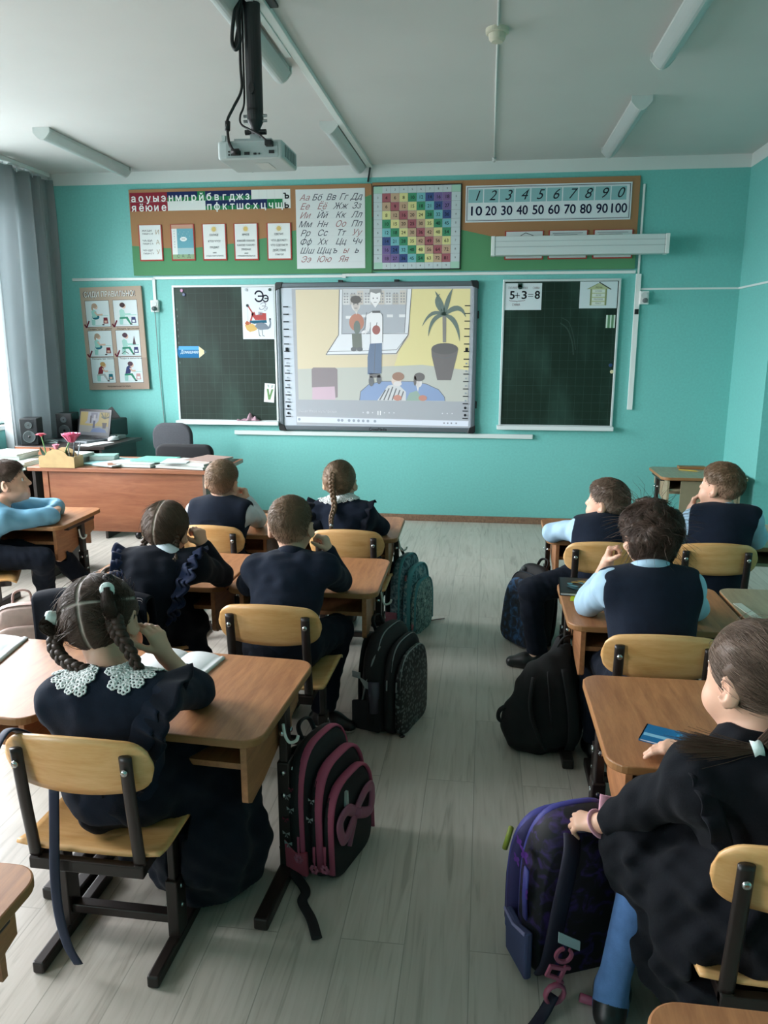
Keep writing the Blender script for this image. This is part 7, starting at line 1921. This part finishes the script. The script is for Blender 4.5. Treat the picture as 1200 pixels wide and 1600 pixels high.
b.build('bow_print', [ink('#8f9496'), ink('#7a3348')], bg_)
b = MB(); b.prism([(-.040, .022), (.03, .020), (.03, .095), (.0, .088), (-.025, .10), (-.040, .125)], .135, .150, 0, SIDE); b.build('side_panel', bagpink, bg_, bev=.004)
b = MB(); b.prism([(-.04, .010), (.02, .004), (.022, .013), (-.036, .024)], .137, .146, 0, SIDE); b.build('reflector', M('reflective grey', '#8f9698', .3), bg_)
for y_, z_ in ((.005, .095), (.055, .075), (.09, .085)):
    b = MB(); b.tube([(.145, y_, z_+.045), (.147, y_, z_)], .004, 8); b.tube([(.147, y_, z_+.02), (.149, y_+.002, z_-.012)], .0025, 6); zp = b.build('zip_puller', pinkz, bg_, smooth=True)
    b = MB()
    for i in range(6): a = 2*PI*i/6; b.ball((.150, y_+.009*math.cos(a), z_-.022+.009*math.sin(a)), (.003, .0065, .0065), 8)
    b.build('flower_charm', M('pink rubber', '#9c5068', .5), zp, smooth=True)
b = MB(); T = Matrix(((1, 0, 0, 0), (0, 0, 1, .110), (0, 1, 0, 0), (0, 0, 0, 1)))
b.tube(bez([(.0, .112, .16), (.06, .118, .20), (.10, .116, .18), (.08, .118, .12), (.0, .113, .155)], 6), .017, 8, flat=.4, up=(0, 1, 0)); b.tube(bez([(0, .112, .16), (-.06, .118, .20), (-.10, .116, .18), (-.08, .118, .12), (0, .113, .155)], 6), .017, 8, flat=.4, up=(0, 1, 0)); b.tube([(.0, .115, .155), (.05, .116, .08)], .012, 8, flat=.4, up=(0, 1, 0)); b.ball((0, .118, .158), .015, 10)
b.build('big_bow', M('dusty pink satin', '#94546c', .5), bg_, smooth=True)
b = MB(); b.prism([(.04, .20), (.055, .205), (.05, .25), (.04, .25)], -.004, .004, 0, T); b.build('print_patch', ink('#a9adab'), bg_)
b = MB(); b.tube(bez([(.11, -.07, .07), (.145, -.03, .035), (.185, .045, .012), (.225, .06, .008), (.27, .115, .006), (.325, .165, .006)], 8), .014, 8, flat=.25, up=(0, 0, 1)); b.build('loose_strap', bagblk, bg_, smooth=True)
# black and grey bag
H = .40
spk = new_mat('speckled grey print')
m, nt, pb_ = spk
vz = N(nt, 'ShaderNodeTexVoronoi'); vz.inputs['Scale'].default_value = 70; tc2 = N(nt, 'ShaderNodeTexCoord'); rp = N(nt, 'ShaderNodeValToRGB'); rp.color_ramp.elements[0].position = .25; rp.color_ramp.elements[0].color = (*lin('#6b7172'), 1); rp.color_ramp.elements[1].position = .5; rp.color_ramp.elements[1].color = (*lin('#0e0f11'), 1)
ns_ = N(nt, 'ShaderNodeTexNoise'); ns_.inputs['Scale'].default_value = 60
nt.links.new(tc2.outputs['Object'], vz.inputs['Vector']); nt.links.new(vz.outputs['Distance'], rp.inputs[0]); nt.links.new(rp.outputs[0], pb_.inputs['Base Color'])
pipe = M('grey piping', '#7d8587', .5)
bg_ = backpack('large black backpack with grey piping and speckled front standing in the aisle', (-.350, 2.87, 0), FR, .32, H, [bagblk, bagblk, m], [(-.055, .04, .150, H, pipe, .003, 0), (.035, .085, .142, H*.90, pipe, .003, 0), (.08, .115, .132, H*.80, pipe, .003, 0)])
straps(bg_, bagblk, -.055, H)
b = MB(); b.tube([(.152, -.055, .10), (.158, -.03, .20), (.150, -.0, .31), (.12, .015, .36)], .004, 8); b.build('side_piping', pipe, bg_, smooth=True)
b = MB(); b.prism([(-.09, .015), (.03, .015), (.03, .16), (-.09, .13)], .147, .160, 0, SIDE); b.build('side_pocket', M('dark mesh pocket', '#15171b', .8), bg_, bev=.004)
b = MB(); b.tube([(.154, .005, .10), (.156, .005, .225)], .022, 14); b.build('bottle', M('grey lilac bottle', '#4d4a58', .25), bg_, smooth=True)
b = MB(); b.prism([(-.085, .232), (-.05, .23), (-.05, .255), (-.085, .257)], .160, .162, 0, SIDE); b.prism([(-.03, .195), (-.005, .19), (-.005, .215), (-.05, .235), (-.05, .225)], .160, .162, 0, SIDE); b.build('reflector', M('reflective grey', '#8f9698'), bg_)
b = MB()
for y_ in (.06, .10): b.tube([(.155, y_, .24), (.157, y_, .20)], .003, 6)
b.build('zip_puller', pipe, bg_)
for s in (-.09, .11):
    b = MB(); b.ball((.12, s, .004), (.012, .012, .005), 8); b.build('foot', bagblk, bg_)
# teal floral bag
def floral(name, c0, c1, c2, sc=38):
    m, nt, bb = new_mat(name)
    t = N(nt, 'ShaderNodeTexCoord'); n = N(nt, 'ShaderNodeTexNoise'); n.inputs['Scale'].default_value = sc; n.inputs['Detail'].default_value = 3; n.inputs['Distortion'].default_value = 1.2
    r = N(nt, 'ShaderNodeValToRGB'); e = r.color_ramp.elements; e[0].position = .38; e[0].color = (*lin(c0), 1); e[1].position = .66; e[1].color = (*lin(c2), 1); q = e.new(.5); q.color = (*lin(c1), 1)
    nt.links.new(t.outputs['Object'], n.inputs['Vector']); nt.links.new(n.outputs['Fac'], r.inputs[0]); nt.links.new(r.outputs[0], bb.inputs['Base Color']); bb.inputs['Roughness'].default_value = .7
    return m
H = .40; tz = M('teal zip tape', '#4a929a', .6)
bg_ = backpack('teal flowery backpack standing by the second-row desk in the aisle', (-.380, 3.91, 0), FR, .29, H, [floral('teal floral dark', '#2f4650', '#4a6f7a', '#7f959a'), floral('teal floral', '#2f555e', '#4f8a94', '#8fa5a8'), floral('green floral', '#3a5254', '#6a9290', '#9fb3ac', 55)], [(-.05, .025, .130, H, tz, .010, 0), (.02, .07, .125, H*.88, tz, .016, 0), (.065, .10, .115, H*.70, tz, .010, 0)])
straps(bg_, M('dark teal strap', '#1d2a30', .7), -.05, H)
b = MB(); b.prism([(-.07, .07), (.0, .065), (.0, .125), (-.07, .12)], .136, .147, 0, SIDE); b.build('side_panel', M('dull rose cloth', '#84505c', .7), bg_, bev=.003)
b = MB(); b.prism([(-.08, .012), (.0, .012), (.0, .065), (-.08, .07)], .134, .144, 0, SIDE); b.build('side_pocket', M('teal cloth', '#2f5a60', .7), bg_, bev=.003)
T = Matrix(((1, 0, 0, 0), (0, 0, 1, .1022), (0, 1, 0, 0), (0, 0, 0, 1)))
b = MB(); b.poly([(.014*(1 if i % 2 == 0 else .45)*math.cos(PI/2+PI*i/5)+.01, .165+.014*(1 if i % 2 == 0 else .45)*math.sin(PI/2+PI*i/5)) for i in range(10)], .003, 0, T); b.build('star_print', ink('#c3d3cf'), bg_)
for y_, z_ in ((.045, .33), (.045, .09), (.085, .07)):
    b = MB(); b.tube([(.130, y_, z_), (.133, y_, z_-.03)], .0055, 8, flat=.5); b.build('zip_puller', M('rose puller', '#8a5f68', .5), bg_, smooth=True)
b = MB(); b.tube(bez([(-.11, .09, .012), (-.15, .10, .006), (-.19, .14, .006)], 6), .006, 8, flat=.4, up=(0, 0, 1)); b.build('loose_strap', M('rose strap', '#6d5a58', .7), bg_, smooth=True)
# purple bag under the hand of the girl in black
H = .41
prp = M('purple cloth', '#2a2558', .7, bump=.1, bs=300); prpz = M('blue violet rim', '#3a3a86', .6); 
bg_ = backpack('purple and black backpack with pink buckles held by the girl in black', (.240, 1.715, 0), (-.38, .925), .28, H, [floral('violet print', '#0b0a0f', '#100e1b', '#37215e', 24), prp, prp], [(-.08, .03, .125, H, prpz, .010, 0), (.025, .075, .128, H*.88, prpz, .012, 0), (.07, .10, .118, H*.72, None, 0, 0)])
strapm = M('dark violet strap', '#15142a', .7)
straps(bg_, strapm, -.09, H, .026, .15)
SIDE2 = Matrix(((0, 0, -1, 0), (1, 0, 0, 0), (0, 1, 0, 0), (0, 0, 0, 1)))    # picture plane on the bag's -x side
b = MB(); b.prism([(-.09, .02), (.02, .02), (.03, .13), (-.03, .125), (-.09, .15)], .136, .156, 0, SIDE2); b.build('side_pocket', M('slate blue pocket', '#3c4268', .7), bg_, bev=.006)
b = MB(); b.prism([(-.085, .14), (-.02, .118), (.03, .124), (.03, .130), (-.02, .125), (-.085, .150)], .156, .159, 0, SIDE2); b.build('pocket_trim', M('pale violet trim', '#8a86b0', .6), bg_)
b = MB()
for (y_, z_, s_) in ((-.05, .33, .016), (-.01, .29, .013), (-.06, .24, .014), (-.02, .345, .012)):
    for a in (.6, 2.5, -.6, -2.5): b.ell(y_+s_*.6*math.cos(a), z_+s_*.6*math.sin(a), s_*.75, s_*.42, 0, 0, 10, rot=a)
bb = MB(); bb.add([(v[0], v[1], .149) for v in b.v], b.f, 0, SIDE2); bb.build('butterfly_print', ink('#4a2472'), bg_)
b = MB(); b.tube([(-.140, -.05, .16), (-.146, -.055, .22), (-.146, -.06, .30)], .012, 8, flat=.4, up=(1, 0, 0)); b.build('strap_edge', prpz, bg_, smooth=True)
TB = Matrix(((1, 0, 0, 0), (0, 0, -1, -.178), (0, 1, 0, 0), (0, 0, 0, 1)))   # on the back, over the shoulder straps
b = MB(); b.prism([(-.115, .185), (-.06, .150), (-.06, .175), (-.115, .212)], -.012, -.009, 0, TB); b.ell(-.088, .18, .007, .007, -.008, 1, 10); b.build('strap_label', [ink('#9fb3b8'), ink('#a3476a')], bg_)
b = MB(); b.text('ДС', .060, 0, 0, 0, 0, bold=.03, T=Matrix.Translation((-.102, -.160, .115)) @ Matrix.Rotation(PI/2, 4, 'X') @ Matrix.Rotation(1.15, 4, 'Z')); b.build('letter_charm', M('pink rubber', '#9c5068'), bg_, solid=.006)
b = MB(); c = Vector((-.115, -.165, .045)); b.tube([tuple(c+Vector((.024*math.cos(a), 0, .024*math.sin(a)))) for a in np.linspace(0, 2*PI, 13)[:-1]], .008, 8, closed=True, flat=.6); b.build('buckle', M('pink rubber', '#9c5068'), bg_, smooth=True)
b = MB(); b.tube([(-.05, -.165, .02), (-.02, -.18, .012), (.01, -.175, .01)], .010, 8); b.build('buckle', M('pink rubber', '#9c5068'), bg_, smooth=True)
b = MB(); b.tube(bez([(-.115, -.16, .04), (-.15, -.18, .015), (-.20, -.21, .008), (-.27, -.235, .008)], 6), .014, 8, flat=.25, up=(0, 0, 1)); b.build('loose_strap', strapm, bg_, smooth=True)
b = MB(); b.tube([(-.135, .055, .33), (-.148, .06, .27)], .007, 8); b.build('zip_charm', M('yellow green rubber', '#7f8a2f', .5), bg_, smooth=True)
# blue patterned bag behind the stretched leg
H = .40
bg_ = backpack('black backpack with a blue splash pattern behind the stretched leg of the boy', (.245, 3.775, 0), (-.80, -.60), .28, H, [bagblk, bagblk, floral('blue splash', '#0d0f14', '#16263c', '#2f5a86', 22)], [(-.045, .03, .13, H, None, 0, 0), (.025, .06, .125, H*.9, M('blue grey zip', '#2a3644', .6), .006, 0), (.055, .085, .118, H*.82, None, 0, 0)], tilt=.12)
straps(bg_, bagblk, -.045, H)
b = MB(); b.ball((.06, .03, .37), .016, 10); b.build('badge', M('grey badge', '#6d6f72', .4), bg_)
b = MB(); b.prism([(-.04, .06), (.02, .06), (.02, .09), (-.04, .09)], .140, .144, 0, SIDE); b.build('reflector', M('reflective grey', '#8f9698'), bg_)
# slumped soft bags
def soft_bag(label, loc, prims, parts, h=.005, name='backpack', mat=None, wb=((.012, 26, 5), (.005, 60, 6))):
    t = thing(name, label, 'backpack', loc)
    o = np.array(loc)
    P = [('c', p[1]+o, p[2]+o, *p[3:]) if p[0] == 'c' else (('e', p[1]+o, *p[2:]) if p[0] == 'e' else p) for p in prims]
    sdf_obj('bag_body', P+[CUT((0, 0, .003), (0, 0, -1))], h, mat or bagblk, t, wobble=list(wb))
    for nm, pts, r, fl, m_ in parts:
        b = MB(); b.tube(bez(pts, 6), r, 8, flat=fl); b.build(nm, m_, t, smooth=True)
    return t
softm = M('soft black cloth', '#08090b', .85, bump=.15, bs=200)
soft_bag('plain black backpack slumped against the desk leg in the right aisle', (.255, 2.76, 0),
    [ELL((.0, -.01, .11), (.150, .115, .13), None, .05), ELL((.02, .0, .20), (.125, .10, .13), None, .06), CONE((.05, .02, .28), (.085, .06, .36), .075, .055, .06), CONE((-.09, -.05, .06), (-.02, -.08, .05), .06, .05, .04)],
    [('shoulder_strap', [(-.05, -.09, .30), (-.06, -.125, .20), (-.03, -.135, .10), (.0, -.12, .04)], .022, .35, softm), ('shoulder_strap', [(.07, -.06, .33), (.09, -.11, .22), (.10, -.125, .10), (.09, -.11, .03)], .022, .35, softm), ('front_seam', [(.0, -.10, .33), (.01, -.125, .22), (.02, -.13, .12)], .006, .6, bagblk), ('side_strap', [(-.13, -.03, .16), (-.165, -.04, .14), (-.17, -.05, .11), (-.15, -.05, .09)], .014, .4, softm), ('carry_handle', [(.04, .0, .39), (.06, .0, .425), (.09, .02, .425), (.11, .03, .39)], .009, .5, softm)], mat=softm)
soft_bag('crumpled black bag lying on the floor beside the left front desk', (-2.03, 4.14, 0),
    [ELL((0, 0, .09), (.16, .10, .10), None, .05), ELL((-.05, .02, .15), (.10, .08, .10), None, .06), CONE((.08, -.02, .10), (.16, -.01, .06), .075, .05, .05)],
    [('shoulder_strap', [(-.12, -.07, .14), (-.04, -.10, .17), (.06, -.10, .12), (.13, -.07, .04)], .016, .4, softm), ('grey_flap', [(-.04, -.11, .07), (.0, -.118, .09), (.03, -.115, .07)], .03, .2, M('grey lining', '#5a6368', .7))], mat=softm)
H = .48
bg_ = backpack('pale pink quilted backpack at the left photo edge behind the open book', (-1.80, 2.68, 0), (.45, -.9), .27, H, [M('pale pink cloth', '#c3a9a0', .6, var=.12, vs=30, bump=.3, bs=40)]*3, [(-.08, .03, .135, H, M('rose zip', '#a98f88', .6), .005, 0), (.025, .06, .125, H*.85, None, 0, 0), (.055, .085, .118, H*.6, None, 0, 0)])
straps(bg_, M('rose strap2', '#a98f88', .7), -.08, H)
